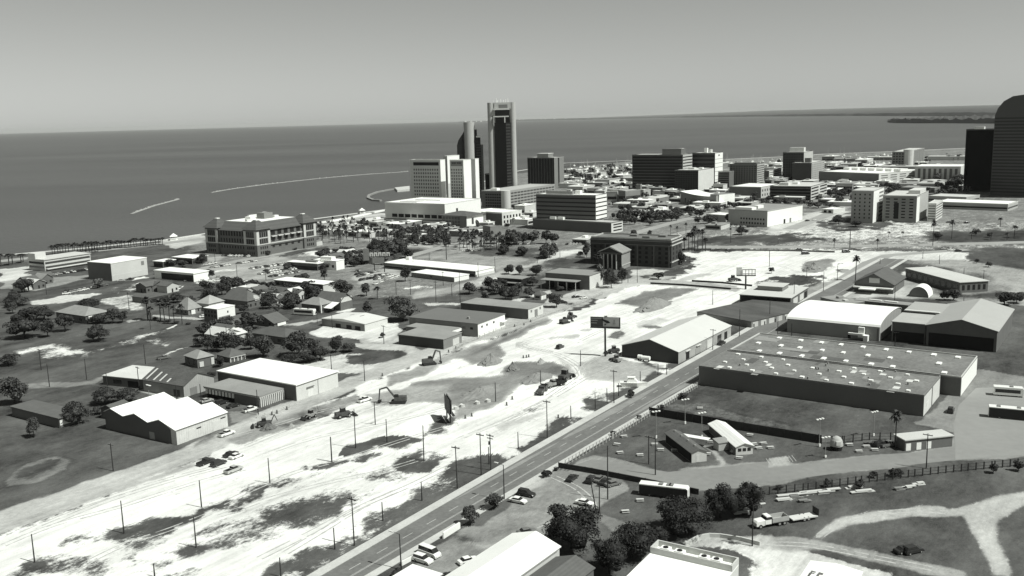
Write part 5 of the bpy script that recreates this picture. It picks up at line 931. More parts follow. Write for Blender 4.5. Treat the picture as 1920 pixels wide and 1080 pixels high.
# tall twin office towers, built in a frame that faces the camera side
def tower_root(name, label, base):
    w_ = P(*base); th = math.atan2(w_[0], w_[1]); rt = empty(name, (w_[0], w_[1], 0), -th); tag(rt, label, 'skyscraper'); sc = math.hypot(w_[0], w_[1]) / FPX * 1.016
    return rt, (lambda x: (x - base[0]) * sc), (lambda y: HT(base, (base[0] + (base[1] - y) * -.02, y)))
TC = mat('tower_pale_granite', .42, .8, .04, .03); TCD = mat('tower_grey_granite', .16, .8, .05, .03)
rt, X, H_ = tower_root('office_tower', 'tallest office tower with round granite corners and a dark glass front', (946, 378))
ht = H_(192); s_ = X(947) - X(946)
mb = MB(); mb.cone((X(925.5), 3, 0), (X(925.5), 3, ht), 6.2 * s_, 6.2 * s_, 28); mb.box(X(925), X(933), 3 - 5 * s_, 20, 0, ht); mb.cone((X(965), 2, 0), (X(965), 2, ht), 5.6 * s_, 5.6 * s_, 28); mb.box(X(932), X(963), -1, 20, H_(204), ht); mb.build('granite_frame', TC, rt)
mb = MB(); mb.prism([(X(931), -1.5), (X(952), -7.5), (X(961), -2.2), (X(961), 19), (X(931), 19)], 0, H_(230)); mb.build('glass_shaft', DGLASS, rt)
mb = MB(); mb.box(X(932), X(960), 1.5, 19, H_(230) + .01, H_(206)); mb.build('glass_crown', mat('crown_glass', .022, .3, .1, .1), rt)
mb = MB(); mb.box(X(930), X(958), -3.5, 1, H_(206), H_(203)); mb.box(X(930), X(958), -3.2, 1, H_(219.5), H_(217.3)); mb.box(X(949.5), X(951.5), -3.1, 1, H_(236), H_(219.5) - .02); mb.box(X(930), X(931), -3.1, 1, H_(236), H_(219.5) - .02); mb.build('white_trim', LCONC, rt)
nfl = 26
for q0 in range(nfl):
    z = H_(232) * (q0 + .5) / nfl; mb = MB(); mb.add([(X(952.2), -7.56, z), (X(960.8), -2.3, z), (X(960.8), -2.3, z + .8), (X(952.2), -7.56, z + .8)], [(0, 1, 2, 3)]); mb.build('spandrel_band', mat('spandrel_panel', .06, .6, .05), rt)
mb = MB()
for x, hz in ((930, 3), (936, 5), (938, 3), (944, 4), (949, 3), (953, 4), (957, 5)): mb.cone((X(x), 6, ht), (X(x), 6, ht + hz), .35, .3, 6)
mb.build('antenna_mast', WHITE, rt)
mb = MB(); mb.box(X(940), X(956), -1.2, -.95, H_(203.5) + .5, H_(196)); mb.build('emblem_panel', TCD, rt)
rt, X, H_ = tower_root('office_tower', 'shorter twin tower with one round granite shaft and black glass wings', (884, 378))
ht = H_(229); s_ = X(885) - X(884)
mb = MB(); mb.cone((X(884), 0, 0), (X(884), 0, ht), 9.8 * s_, 9.8 * s_, 32); mb.build('round_shaft', TC, rt)
mb = MB(); xa, xb = X(861), X(876); mb.add([(xa, -2, 0), (xb, -2, 0), (xb, 16, 0), (xa, 16, 0), (xa, -2, H_(272)), (X(864), -2, H_(262)), (X(871), -2, H_(252)), (xb, -2, H_(243)), (xa, 16, H_(272)), (X(864), 16, H_(262)), (X(871), 16, H_(252)), (xb, 16, H_(243))], [(0, 1, 7, 6, 5, 4), (3, 8, 9, 10, 11, 2), (0, 4, 8, 3), (4, 5, 9, 8), (5, 6, 10, 9), (6, 7, 11, 10), (1, 2, 11, 7)]); mb.build('glass_wing', DGLASS, rt)
mb = MB(); mb.box(X(890), X(898), 2, 18, 0, H_(244)); mb.build('glass_wing', DGLASS, rt)
mb = MB(); mb.box(X(892), X(898.5), 1, 19, H_(244) + .02, H_(242)); mb.build('roof_cap', LCONC, rt)
mb = MB(); mb.box(X(894), X(904), -4, 15, 0, H_(258)); mb.build('glass_wing', DGLASS, rt); mb = MB(); mb.box(X(896.5), X(906.5), -5, 1.9, H_(258) + .02, H_(255.6)); mb.build('roof_cap', WHITE, rt)
mb = MB(); mb.box(X(904), X(908.5), -2, 14, 0, H_(272)); mb.build('corner_strip', TCD, rt)
for q0 in range(22):
    z = H_(270) * (q0 + .5) / 22; mb = MB(); mb.box(X(896), X(904), -4.08, -4.01, z, z + .8); mb.build('spandrel_band', mat('spandrel_panel', .06), rt)
B_ = mass('pavilion', 'black glass banking hall between the two granite towers', 'hall', c(1072, 668), c(918, 668), c(1095, 660), (948, 374), DGLASS, WHITE, rot=58); B_.unit(0, .1, 8, 14, 2.2, 'roof_dome', WHITE)
B_ = mass('parking_garage', 'parking garage with a round corner and pale open decks', 'garage', c(1082, 797), c(890, 787), c(1440, 765), (950, 391), mat('garage_concrete', .30, .9, .06, .1), CONC); W_, hh, L_ = B_.W, B_.h, B_.L
B_.panel('W', .3, W_ - .3, .2, hh - .3, 'shade_side_tone', DGREY, .06); B_.grid('W', 8, 5, W_ * .12, W_ * .85, 1, hh - 2, .75, .6, m_=DARK, d=.1); B_.grid('S', 14, 5, L_ * .08, L_ - 1, 1, hh - 1, .82, .5, m_=WGLASS)  # left side coloured darker than the concrete as painted shade
mb = MB(); mb.cone((-L_ / 2 + 2, -W_ / 2 + 2, 0), (-L_ / 2 + 2, -W_ / 2 + 2, hh + 1), 5, 5, 24); B_.part('corner_drum', mb, HOTW); B_.unit(-.8, .3, 6, 8, 2.5, m_=WHITE)
B_ = mass('office_block', 'dark ribbed office block with a pale rooftop box near the marina', 'office block', c(1425, 545), c(1235, 543), c(1508, 540), (1040, 351), mat('brown_concrete', .20, .9, .05, .1), LCONC); B_.panel('W', .3, B_.W - .3, .5, B_.h - .4, 'glass_front', DGLASS, .1); B_.panel('S', B_.L * .38, B_.L * .52, .5, B_.h - .3, 'window_strip', DARK, .1); B_.unit(.2, .1, 14, 18, 5, 'penthouse', GREYW); B_.unit(.2, .1, 15, 19, .6, 'penthouse_cap', PALE, B_.h + 5.3)
for q0 in range(9): B_.panel('W', B_.W * (.05 + q0 * .105), B_.W * (.06 + q0 * .105), .5, B_.h - .5, 'rib', DGREY, .2)
B_ = mass('office_podium', 'blank grey podium wall below the banded office block', 'podium', (1146, 419), (981, 413.7), d(205, 705), (1146, 438.5), mat('blank_grey_wall', .115, .9, .05, .05), CONC); B_.panel('S', .1, B_.L - .1, .2, B_.h - .1, 'end_lighting_tone', PALE, .06); POD = B_.h  # pale end panel paints sunlight on the grey podium
for za in (.2, .5, .76):
    B_.panel('S', B_.L * .18, B_.L * .92, B_.h * za, B_.h * (za + .13), 'deck_opening', DARK, .09)
for f0 in (.55, .75): B_.unit(-.2, f0 - .2, 5, 6, 2.2, 'roof_hut', WHITE)
B_ = mass('office_block', 'six-storey office block with bright horizontal bands on its end', 'office block', (1116, 367.5), (1005, 363.5), (1137.5, 361), (1117.5, 433), mat('office_spandrel', .135, .9, .04, .05), WHITEROOF); B_.panel('S', .1, B_.L - .1, POD, B_.h - .1, 'end_lighting_tone', WHITE, .06); B_.bands('W', 6, POD - 1, B_.h - .8, .32, m_=DGLASS, t0=.4, t1=B_.W - .4); B_.bands('S', 6, POD - 1, B_.h - .8, .26, m_=DGLASS, d=.12, t0=.2, t1=B_.L - .2); B_.unit(.1, .35, 8, 26, 2.5, 'roof_plant', GREYW); B_.unit(.3, -.2, 4, 5, 3, 'roof_plant', WHITE); B_.unit(.0, .05, 3, 4, 4, 'roof_plant', PALE)
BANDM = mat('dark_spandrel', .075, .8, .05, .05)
B_ = mass('office_block', 'broad dark office slab with thin pale floor lines', 'office block', w1(1622, 72), w1(980, 72), w1(1742, 52), (1280, 357), BANDM, LCONC); B_.bands('W', 11, 2, B_.h - 1, .62, m_=DGLASS); B_.panel('S', .2, B_.L - .2, .5, B_.h - .2, 'end_lighting_tone', CONC, .06); B_.bands('S', 11, 2, B_.h - 1, .35, m_=GLASS, d=.12); B_.unit(.1, -.45, 16, 26, 7, 'penthouse', DGREY); B_.unit(.1, -.72, 8, 6, 7.5, 'penthouse', LCONC)
B_ = mass('office_block', 'dark banded office with a gleaming white end wall', 'office block', d(800, 190), d(628, 190), d(862, 180), (1340, 353), BANDM, LCONC); B_.bands('W', 7, 8, B_.h - 1, .5, m_=DGLASS); B_.panel('S', .2, B_.L - .2, 8, B_.h - .2, 'end_lighting_tone', WHITE, .06); B_.bands('S', 6, 8, B_.h - 5, .14, m_=CONC, d=.1, name='floor_line'); B_.unit(0, .1, 4, 4, 6, 'roof_tank', WHITE); B_.unit(.3, -.2, 3, 3, 4, 'roof_tank', WHITE); B_.panel('S', B_.L * .4, B_.L * .6, B_.h - 4, B_.h - 2, 'emblem', GREYW, .12)
B_ = mass('office_block', 'dark gridded office with a blank white side wall', 'office block', d(675, 320), d(500, 312), d(795, 310), (1309, 360), mat('black_panel', .03, .6, .05), LCONC); B_.grid('W', 9, 9, 1, B_.W - 1, 2, B_.h - 1, .7, .6, m_=DGLASS, d=.08); B_.panel('S', .1, B_.L - .1, .5, B_.h - .1, 'end_lighting_tone', PALE, .06); B_.unit(0, .2, 8, 8, 2, m_=PALE); B_.unit(.1, -.5, 5, 5, 2, m_=WHITE)
B_ = mass('office_block', 'dark louvred block tucked behind the blank white side wall', 'office block', (1367, 322.6), (1339, 322), (1371, 321), (1367, 352), DGREY, GREYROOF, L=18); B_.bands('W', 6, 2, B_.h - 1, .6, m_=DGLASS)
B_ = mass('office_block', 'grey gridded block with a slightly bowed roofline', 'office block', (1418, 308.5), (1368, 309), (1433, 307.5), (1419, 349), mat('brown_grid_wall', .15, .9, .05, .1), GREYROOF); B_.grid('W', 10, 9, 1, B_.W - 1, 2, B_.h - 1, .5, .5, m_=DGLASS); B_.panel('S', .1, B_.L - .1, .5, B_.h - .1, 'end_lighting_tone', CONC, .05); B_.bands('S', 9, 2, B_.h - 1, .4, m_=WGLASS, d=.1); B_.unit(0, 0, 14, 30, 1.6, 'penthouse', DGREY)
B_ = mass('office_block', 'low office with four pale horizontal bands', 'office block', (1442, 321), (1432.5, 321), (1468, 316), (1442.6, 339.5), DGREY, LCONC); B_.panel('S', .1, B_.L - .1, .5, B_.h - .1, 'end_lighting_tone', LCONC, .05); B_.bands('S', 4, 1, B_.h - 1, .4, m_=DGREY, d=.1)
B_ = mass('office_block', 'dark square tower with a white rooftop box right of the bowed block', 'office block', (1506, 286), (1468, 286), (1524.5, 284), (1506, 338), mat('dark_tower_wall', .055, .7, .05), LCONC); B_.grid('W', 8, 10, 1, B_.W - 1, 2, B_.h - 1, .55, .55, m_=DGLASS); B_.panel('S', .1, B_.L - .1, .5, B_.h - .1, 'end_lighting_tone', CONC, .05); B_.unit(0, .05, 9, 20, 6, 'penthouse', PALE)
B_ = mass('office_block', 'mid-rise block with a pale gridded side before the dark square tower', 'office block', (1521, 306), (1485.5, 305), (1546, 305), (1521, 340), mat('dark_block_wall', .07, .7, .05), LCONC); B_.panel('S', .1, B_.L - .1, .5, B_.h - .1, 'end_lighting_tone', CONC, .05); B_.grid('S', 8, 8, 1, B_.L - 1, 1, B_.h - 1, .5, .45, m_=WGLASS, d=.1); B_.unit(-.5, -.3, 7, 8, 6, 'penthouse', DGREY); B_.panel('W', B_.W * .05, B_.W * .3, 2, B_.h * .7, 'glass_front', WGLASS, .08)
B_ = Bld('church', 'church with a sweeping curved white roof and tall white end panel', 'church', A=d(832, 500), B=d(565, 480), C=d(915, 486), base=(1349, 388)); L_, W_, hh = B_.L, B_.W, B_.h
mb = MB(); mb.box(-L_ / 2, L_ / 2, -W_ / 2, -W_ / 2 + W_ * .22, -.05, hh); pr = []
for q0 in range(11):
    f0 = q0 / 10; pr.append((-W_ / 2 + W_ * (.22 + .78 * f0), hh * (.80 + .30 * f0 ** 2.2)))
V = [(x, y, z) for x in (-L_ / 2, L_ / 2) for y, z in [(pr[0][0], -.05)] + pr + [(pr[-1][0], -.05)]]; nn = len(V) // 2; mb.add(V, [tuple(range(nn)), tuple(range(nn, 2 * nn))[::-1], (nn - 1, nn - 2, 2 * nn - 2, 2 * nn - 1)]); B_.part('wall', mb, mat('church_wall', .22, .9, .06, .1))
rb = MB(); V = [(x, y, z + .06) for x in (-L_ / 2 - .6, L_ / 2 + .6) for y, z in pr]; rb.add(V, [(q0, 11 + q0, 11 + q0 + 1, q0 + 1) for q0 in range(10)]); B_.part('roof', rb, WHITEROOF)
B_.panel('S', .3, L_ - .3, .2, hh - .2, 'end_panel', WHITE, .1); B_.panel('W', W_ * .85, W_ * .88, 2, 7, 'window'); B_.panel('W', W_ * .02, W_ * .06, 1, hh - 1, 'white_fin', WHITE, .3)
B_ = mass('store', 'store with a white roof and lit arcade behind the curved church', 'store', w2(655, 552), w2(265, 540), w2(760, 505), (1428, 372), GREYW, WHITEROOF); B_.panel('S', .1, B_.L - .1, .3, B_.h - .1, 'end_lighting_tone', LCONC, .05); B_.grid('S', 8, 2, 1, B_.L - 1, 1, B_.h - 1, .4, .5, m_=WGLASS, d=.1)  # arcade end coloured paler for the sun on it
B_ = mass('parking_garage', 'long dark parking structure with bright banded end', 'garage', w2(1285, 545), w2(770, 492), w2(1492, 497), (1520, 376), DARK, LCONC); B_.bands('W', 4, 1, B_.h, .3, m_=DGREY); B_.panel('S', .1, B_.L - .1, .3, B_.h - .1, 'end_lighting_tone', LCONC, .05); B_.bands('S', 4, 1, B_.h - .3, .45, m_=DARK, d=.1, t0=2, t1=B_.L * .45); B_.bands('S', 4, 1, B_.h - .3, .45, m_=DARK, d=.1, t0=B_.L * .55, t1=B_.L - 2, name='window_band'); B_.unit(-.5, .5, 8, 10, 3, m_=PALE); B_.unit(.1, .2, 8, 6, 2, m_=WHITE)
B_ = mass('store', 'bright white two-part store with rows of small windows', 'store', (1439, 397), (1362, 394), (1517, 385.5), (1439, 426), CONC, GREYROOF); B_.panel('S', .1, B_.L - .1, .3, B_.h - .1, 'end_lighting_tone', WHITE, .05); B_.grid('W', 9, 2, 2, B_.W * .7, 1, B_.h * .62, .5, .45, m_=DARK); B_.panel('S', B_.L * .45, B_.L * .5, .2, 4, 'door', DARK, .1); B_.panel('S', B_.L * .62, B_.L * .67, .2, 4, 'door', GREYW, .1); B_.unit(-.8, .3, 8, 16, 2.2, 'roof_hut', WHITE); B_.unit(-.3, .1, 10, 4, 2.5, 'roof_hut', WHITE)
B_ = mass('store', 'low flat annex left of the bright white two-part store', 'store', (1361, 405), (1328, 402), (1372, 400), (1361, 418), CONC, WHITEROOF)
B_ = mass('kiosk', 'small white drive-in kiosk right of the bright white store', 'kiosk', (1562.6, 394), (1542.6, 392.5), (1577, 390), (1562.6, 400.5), PALE, WHITEROOF); B_.grid('W', 2, 1, 1, B_.W - 1, .5, 3, .6, .9, m_=DARK)
CONDO = mat('condo_wall', .34, .9, .05, .05)
B_ = mass('apartment_block', 'white seven-storey apartment tower with balconies on its bright side', 'apartment block', e(780, 757), e(628, 772), e(870, 737), (1636, 419), CONDO, LCONC); B_.grid('W', 4, 7, 1, B_.W - 1, 3, B_.h - 1, .28, .42, m_=DARK); B_.panel('S', .1, B_.L - .1, .3, B_.h - .1, 'end_lighting_tone', WHITE, .05); B_.grid('S', 1, 7, B_.L * .5, B_.L - .5, 3, B_.h - 1, .8, .4, 'balcony', GREYW, .3)  # balcony side coloured white as its sunlit face
B_ = mass('apartment_block', 'wide apartment slab with a dark central window column', 'apartment block', (1717, 369), (1656, 360.5), (1741, 361.5), (1717, 418), mat('condo_wall_grey', .20, .9, .05, .05), LCONC); hh = B_.h; B_.grid('W', 4, 7, 1, B_.W - 1, 3, hh - 1, .5, .4, m_=DARK); B_.panel('W', B_.W * .52, B_.W * .66, 3, hh * .75, 'window_column', DARK, .1); B_.panel('S', .1, B_.L - .1, .3, hh - .1, 'end_lighting_tone', CONC, .05); B_.panel('S', 1, B_.L * .25, .3, hh - 1, 'white_pier', WHITE, .1); B_.unit(.3, -.55, B_.L * .5, B_.W * .35, 3.2, 'penthouse', PALE)
B_ = mass('apartment_block', 'pale balcony-striped block at the right end of the apartment row', 'apartment block', (1754, 383), (1740, 379), (1768, 379), (1754, 415), PALE, LCONC); B_.bands('W', 6, 1, B_.h - .5, .4, m_=DGREY); B_.bands('S', 6, 1, B_.h - .5, .4, m_=DGREY)
B_ = mass('convention_hall', 'very long building with a plain dark wall and bright banded end', 'hall', e(832, 625), e(420, 605), e(1098, 592), (1648, 346.5), GREYW, WHITEROOF); B_.panel('S', .1, B_.L - .1, .3, B_.h - .1, 'end_lighting_tone', PALE, .05); B_.grid('S', 5, 4, 2, B_.L - 2, 1, B_.h - 1, .7, .4, m_=DGREY, d=.12)
for q0 in range(7): B_.unit(.1, -.85 + q0 * .28, 16, 10, 3.5, 'roof_plant', WHITE)
B_ = mass('apartment_block', 'apartment tower by the water with a pale rounded stair shaft', 'apartment block', e(1045, 460), e(932, 452), e(1172, 448), (1701, 313), mat('far_block_grey', .22, .9, .05), LCONC); B_.grid('W', 5, 5, 1, B_.W - 1, 2, B_.h - 1, .6, .5, m_=DARK); B_.grid('S', 4, 6, B_.L * .4, B_.L - 1, 2, B_.h - 1, .4, .5, m_=WGLASS)
mb = MB(); mb.cone((-B_.L / 2 + 6, -B_.W / 2, 0), (-B_.L / 2 + 6, -B_.W / 2, B_.h + 4), 8, 8, 20); B_.part('stair_shaft', mb, PALE)
B_ = mass('office_block', 'long pale colonnaded block left of the black tower', 'office block', (1800, 313), (1716, 309.5), (1812, 310), (1800, 343), LCONC, WHITEROOF); B_.grid('W', 8, 1, 2, B_.W - 2, 2, B_.h - 2, .5, .95, m_=DGREY)
B_ = mass('office_tower', 'black glass tower on the right beside the big grey tower', 'skyscraper', (1860, 243), (1812, 241), (1874, 242), (1860, 360), DARK, LCONC, rot=50); B_.panel('W', .5, B_.W - .5, 2, B_.h - 1, 'glass_front', mat('black_glass', .004, .7, .05, spec=.03), .1); B_.unit(0, .2, 6, 10, 3, m_=LCONC)
B_ = Bld('office_tower', 'big grey tower with a rounded stepped top cut by the right edge', 'skyscraper', A=(1985, 215), B=(1866, 208), C=(2040, 200), base=(1985, 372), rot=42).shell(mat('grey_tower_wall', .085, .8, .05, .05)); L_, W_, hh = B_.L, B_.W, B_.h
mb = MB(); pr = [(W_ / 2, hh), (W_ / 2 - W_ * .04, hh + 8), (W_ / 2 - W_ * .12, hh + 15), (W_ / 2 - W_ * .25, hh + 20), (0, hh + 22), (-W_ / 2, hh + 22), (-W_ / 2, hh)]
V = [(x, y, z + .02) for x in (-L_ / 2, L_ / 2) for y, z in pr]; nn = len(pr); mb.add(V, [tuple(range(nn))[::-1], tuple(range(nn, 2 * nn))] + [(q0, (q0 + 1) % nn, nn + (q0 + 1) % nn, nn + q0) for q0 in range(nn)]); B_.part('crown', mb, mat('grey_tower_wall', .07)); B_.bands('W', 24, 3, hh - 1, .5, m_=mat('tower_band_glass', .025, .4, .05), t0=.5, t1=W_ - .5); B_.bands('S', 24, 3, hh - 1, .5, m_=WGLASS)
for q0, (A_, B2_, C2_, ba, wm, rm, lab) in enumerate([
    ((1812, 371), (1741, 368), (1830, 366), (1812, 381), CONC, LCONC, 'low grey strip building behind the balcony-striped block'),
    ((1890, 384), (1755, 379.5), (1915, 378), (1890, 396), CONC, WHITEROOF, 'long low white-roofed building right of the apartment row'),
    (w1(895, 532), w1(825, 525), w1(1065, 512), (1173, 379), GREYW, LCONC, 'windowless grey block with one lit side right of the office block'),
    (w1(1530, 545), w1(1195, 528), w1(1620, 536), (1267, 370.5), DARK, PALE, 'long low dark-fronted store left of the curved church'),
    (w1(1125, 520), w1(1075, 515), w1(1195, 510), (1207, 371), CONC, LCONC, 'small stepped grey block between low stores'),
    (w1(1085, 450), w1(1030, 450), w1(1110, 445), (1200, 364), GREYW, PALE, 'narrow stair tower block above the low grey stores'),
    (w1(790, 545), w1(660, 545), w1(830, 535), (1157, 378), CONC, GREYROOF, 'banded grey building peeping out behind the office block'),
    (w4(370, 195), w4(300, 160), w4(430, 145), (915, 405), WHITE, WHITEROOF, 'small bright white annex by the foot of the hotel'),
    (w4(820, 250), w4(700, 245), w4(880, 235), (982, 418), PALE, WHITEROOF, 'pale row of shops left of the blank grey podium'),
    (w4(400, 380), w4(270, 370), w4(540, 370), (920, 445), GREYW, GREYROOF, 'low grey colonnade hall among the palms'),
    (w2(1430, 640), w2(1370, 650), w2(1590, 620), (1542, 374), CONC, LCONC, 'low pale block at the foot of the parking structure'),
    (w2(1650, 715), w2(1380, 705), w2(1690, 690), (1574, 383), DGREY, WHITEROOF, 'flat white roof right of the parking structure'),
    (w6(760, 160), w6(330, 150), w6(790, 130), (1752, 362), GREYW, GREYROOF, 'low grey shed behind the apartment slabs'),
    (e(1255, 680), e(1160, 670), e(1262, 665), (1753, 347), DGREY, LCONC, 'little grey box in front of the colonnaded block'),
]):
    B_ = mass('store' if q0 else 'building', lab, 'building', A_, B2_, C2_, ba, wm, rm); B_.bands('W', 1, 1, max(2.5, B_.h * .7), .5, m_=DGLASS)
    if B_.L > 14: B_.bands('S', 1, 1, max(2.5, B_.h * .7), .45, m_=WGLASS)
# small low buildings that fill the city blocks
FILL = [(1092, 322, 34, 16, 4), (1110, 332, 30, 14, 5), (1075, 345, 40, 20, 5), (1140, 345, 36, 22, 6), (1165, 333, 30, 20, 5), (1090, 358, 34, 22, 6), (1130, 362, 20, 14, 5), (1175, 348, 40, 18, 4), (1185, 388, 34, 22, 4), (1235, 376, 44, 20, 5), (1250, 388, 30, 14, 4),
        (1205, 380, 26, 26, 4), (1300, 395, 30, 18, 4), (1275, 378, 24, 16, 4), (1330, 388, 30, 16, 4), (1385, 378, 30, 20, 5), (1400, 385, 24, 18, 4), (1450, 322, 36, 22, 6), (1400, 318, 40, 24, 6), (1385, 312, 36, 16, 5), (1420, 313, 30, 16, 5), (1455, 312, 36, 16, 5), (1350, 312, 40, 20, 6),
        (1560, 300, 60, 24, 7), (1590, 303, 50, 26, 6), (1620, 304, 50, 22, 6), (1650, 300, 46, 22, 6), (1600, 312, 70, 26, 5), (1640, 316, 60, 24, 5), (1560, 312, 60, 26, 6), (1690, 322, 70, 26, 7), (1590, 352, 40, 20, 5), (1560, 362, 36, 18, 5), (1615, 350, 36, 20, 5), (1745, 352, 50, 24, 6),
        (1745, 328, 40, 20, 7), (1780, 300, 70, 26, 6), (1790, 355, 40, 20, 5), (1700, 352, 46, 22, 5), (1580, 385, 26, 18, 4), (1240, 400, 40, 14, 4), (1195, 405, 30, 14, 4), (985, 398, 22, 12, 6), (1000, 405, 18, 10, 4), (960, 412, 20, 12, 4), (935, 415, 14, 10, 4), (980, 420, 18, 12, 4),
        (1060, 335, 34, 14, 5), (1120, 350, 24, 16, 5), (1150, 325, 26, 12, 4), (1210, 395, 30, 16, 4), (1165, 368, 30, 18, 4), (890, 438, 24, 12, 4), (760, 425, 36, 16, 4), (700, 420, 30, 16, 4), (800, 432, 30, 12, 4), (830, 428, 22, 14, 4), (870, 442, 20, 14, 4), (1100, 455, 24, 12, 4), (1345, 428, 22, 14, 4),
        (1500, 372, 36, 16, 4), (1480, 378, 30, 14, 4), (1465, 340, 36, 16, 5), (1600, 330, 60, 20, 5), (1830, 345, 60, 24, 7), (1780, 330, 50, 24, 6), (1760, 318, 50, 20, 6)]
rf = random.Random(77)
for _ in range(120):
    x = rf.uniform(1065, 1800); y = rf.uniform(np.interp(x, [1065, 1800], [322, 298]), np.interp(x, [1065, 1300, 1500, 1800], [368, 372, 366, 352])); FILL.append((x, y, rf.uniform(12, 30), rf.uniform(9, 18), rf.uniform(3.5, 6)))
for _ in range(26): FILL.append((rf.uniform(610, 960), rf.uniform(420, 452), rf.uniform(8, 18), rf.uniform(6, 12), 3.5))
HSE = [(Z(b, (0, 650), (420, 640), (900, 690), (900, 790), (420, 800), (260, 750)), 16), (Z(b, (880, 420), (1380, 350), (1460, 440), (1000, 500)), 10), (Z(a, (1050, 620), (1500, 640), (1480, 700), (1060, 690)), 4), (Z(l, (-60, 80), (360, 40), (400, 150), (60, 220)), 5), (Z(a, (30, 600), (480, 560), (480, 640), (40, 700)), 5)]
for pg, n_ in HSE:
    for _ in range(n_):
        f0, f1 = rf.random(), rf.random(); m_ = len(pg) // 2; p0 = np.array(pg[0]) + (np.array(pg[m_]) - np.array(pg[0])) * f0; q1 = np.array(pg[-1]) + (np.array(pg[m_ - 1 if m_ > 2 else 1]) - np.array(pg[-1])) * f1; x, y = (p0 + q1) / 2
        B_ = Bld('house', 'small old cottage half hidden by trees in the older blocks', 'house', cen=(x, y), L=rf.uniform(8, 12), W=rf.uniform(7, 10), h=rf.uniform(3.2, 4.2), rot=57 + rf.choice([0, 90]), group='small old cottages'); wm = rf.choice([PALE, GREYW, DGREY, LCONC]); rm = rf.choice([SHINGLE, SHINGLEL, DROOF, PALE]); B_.gable(wm, rm, rf.uniform(1.6, 2.6), 'x', .5)
        for fc in 'SW': B_.panel(fc, 1, 2.2, 1, 2.3); B_.panel(fc, 4, 5, .1, 2.2, 'door', DARK)
rnd = random.Random(21); fm = [WHITEROOF, PALE, LCONC, GREYROOF, WHITEROOF, METALW, CONC]
for q0, (x, y, L_, W_, h_) in enumerate(FILL):
    rm = fm[q0 % 7]; B_ = Bld('low_building', 'small low flat-roofed building among the distant city blocks', 'building', cen=(x, y), L=L_, W=W_, h=h_ * rnd.uniform(.9, 1.3), rot=58 + rnd.choice([0, 0, 0, 90]), group='low buildings filling the city blocks').shell(rnd.choice([CONC, GREYW, PALE, LCONC])).flat(rm, .3, .3); B_.panel('W', 1, B_.W - 1, .8, 3, 'window_band', DGLASS); B_.unit(rnd.uniform(-.5, .5), rnd.uniform(-.5, .5), L_ * .2, W_ * .25, 1.5, m_=rnd.choice([WHITE, STEEL]))
# breakwaters, jetty and pavilions on the water front
def rocks(label, pts, w_, hz, seed):
    rnd = random.Random(seed); mb = MB()
    for p0, p1 in zip(pts, pts[1:]):
        a0, a1 = P(*p0, -1), P(*p1, -1); ln = np.hypot(*(a1 - a0)[:2]); ns = int(ln / 5); u_ = (a1 - a0)[:2] / ln; nn = np.array([-u_[1], u_[0]]) * w_ * .7; mb.prism([tuple(a0[:2] - nn), tuple(a1[:2] - nn), tuple(a1[:2] + nn), tuple(a0[:2] + nn)], -2.4, -1.6 + hz * .35)
        for s_ in range(ns):
            if rnd.random() < .2: continue
            q_ = a0 + (a1 - a0) * ((s_ + rnd.random()) / ns); r0 = w_ * rnd.uniform(.35, .8); zz = hz * rnd.uniform(.5, 1.1); mb.prism([(q_[0] + r0 * math.cos(t_) * rnd.uniform(.8, 1.2), q_[1] + r0 * math.sin(t_) * rnd.uniform(.8, 1.2)) for t_ in np.arange(0, 6.2, 1.05)], -2.2, -1.6 + zz)
    tag(mb.build('rock_breakwater', ROCK), label, 'breakwater')
rocks('short pale rock breakwater nearest the left shore', [(247, 400), (290, 385), (335, 373)], 2.0, 1.8, 1)
rocks('long pale rock breakwater curving out in the bay', [(396, 360.5), (440, 353), (500, 345), (600, 334), (680, 327), (742, 323), (765, 321)], 2.0, 1.5, 2)
jp = [(768, 352), (735, 354), (708, 359), (692, 365), (690, 370), (700, 374), (714, 375)]; mb = MB()
for p0, p1 in zip(jp, jp[1:]):
    a0, a1 = P(*p0), P(*p1); dr = (a1 - a0)[:2] / np.hypot(*(a1 - a0)[:2]); nn = np.array([-dr[1], dr[0]]) * 1.8; mb.prism([tuple(a0[:2] - nn), tuple(a1[:2] - nn), tuple(a1[:2] + nn), tuple(a0[:2] + nn)], -2.5, .2)
tag(mb.build('jetty', GREYROOF), 'curved pale jetty arm left of the hotel', 'jetty')
mb = MB(); hk = [P(*s_) for s_ in [(740, 353), (768, 350), (768, 356), (745, 358)]]; mb.prism([tuple(s_[:2]) for s_ in hk], -2.4, 1.2); ob = struct('sandbar', mb, mat('pale_sand', .5))
for q0, (x, y, lab) in enumerate([(326, 450, 'white miradore pavilion on the left part of the sea wall'), (679, 400, 'white pyramid-roofed pavilion on the sea wall near the hotel'), (1, 0, '')][:2]):
    w_ = P(x, y); rt = empty('pavilion', w_, R(20)); tag(rt, lab, 'pavilion'); rt.scale = (.62, .62, .72); mb = MB(); mb.box(-5, 5, -5, 5, 0, .8); mb.build('plinth', WHITE, rt)
    for sx in (-1, 1):
        for sy in (-1, 1): mb = MB(); mb.box(sx * 3.6 - .3, sx * 3.6 + .3, sy * 3.6 - .3, sy * 3.6 + .3, .8, 4.5); mb.build('post', WHITE, rt)
    mb = MB(); mb.add([(-5.2, -5.2, 4.5), (5.2, -5.2, 4.5), (5.2, 5.2, 4.5), (-5.2, 5.2, 4.5), (0, 0, 8.2)], [(3, 2, 1, 0), (0, 1, 4), (1, 2, 4), (2, 3, 4), (3, 0, 4)]); mb.build('roof', WHITE, rt)
wallp = [(428, 448), (455, 444), (500, 437), (545, 430), (592, 420), (625, 415), (660, 408), (700, 400), (722, 395)]
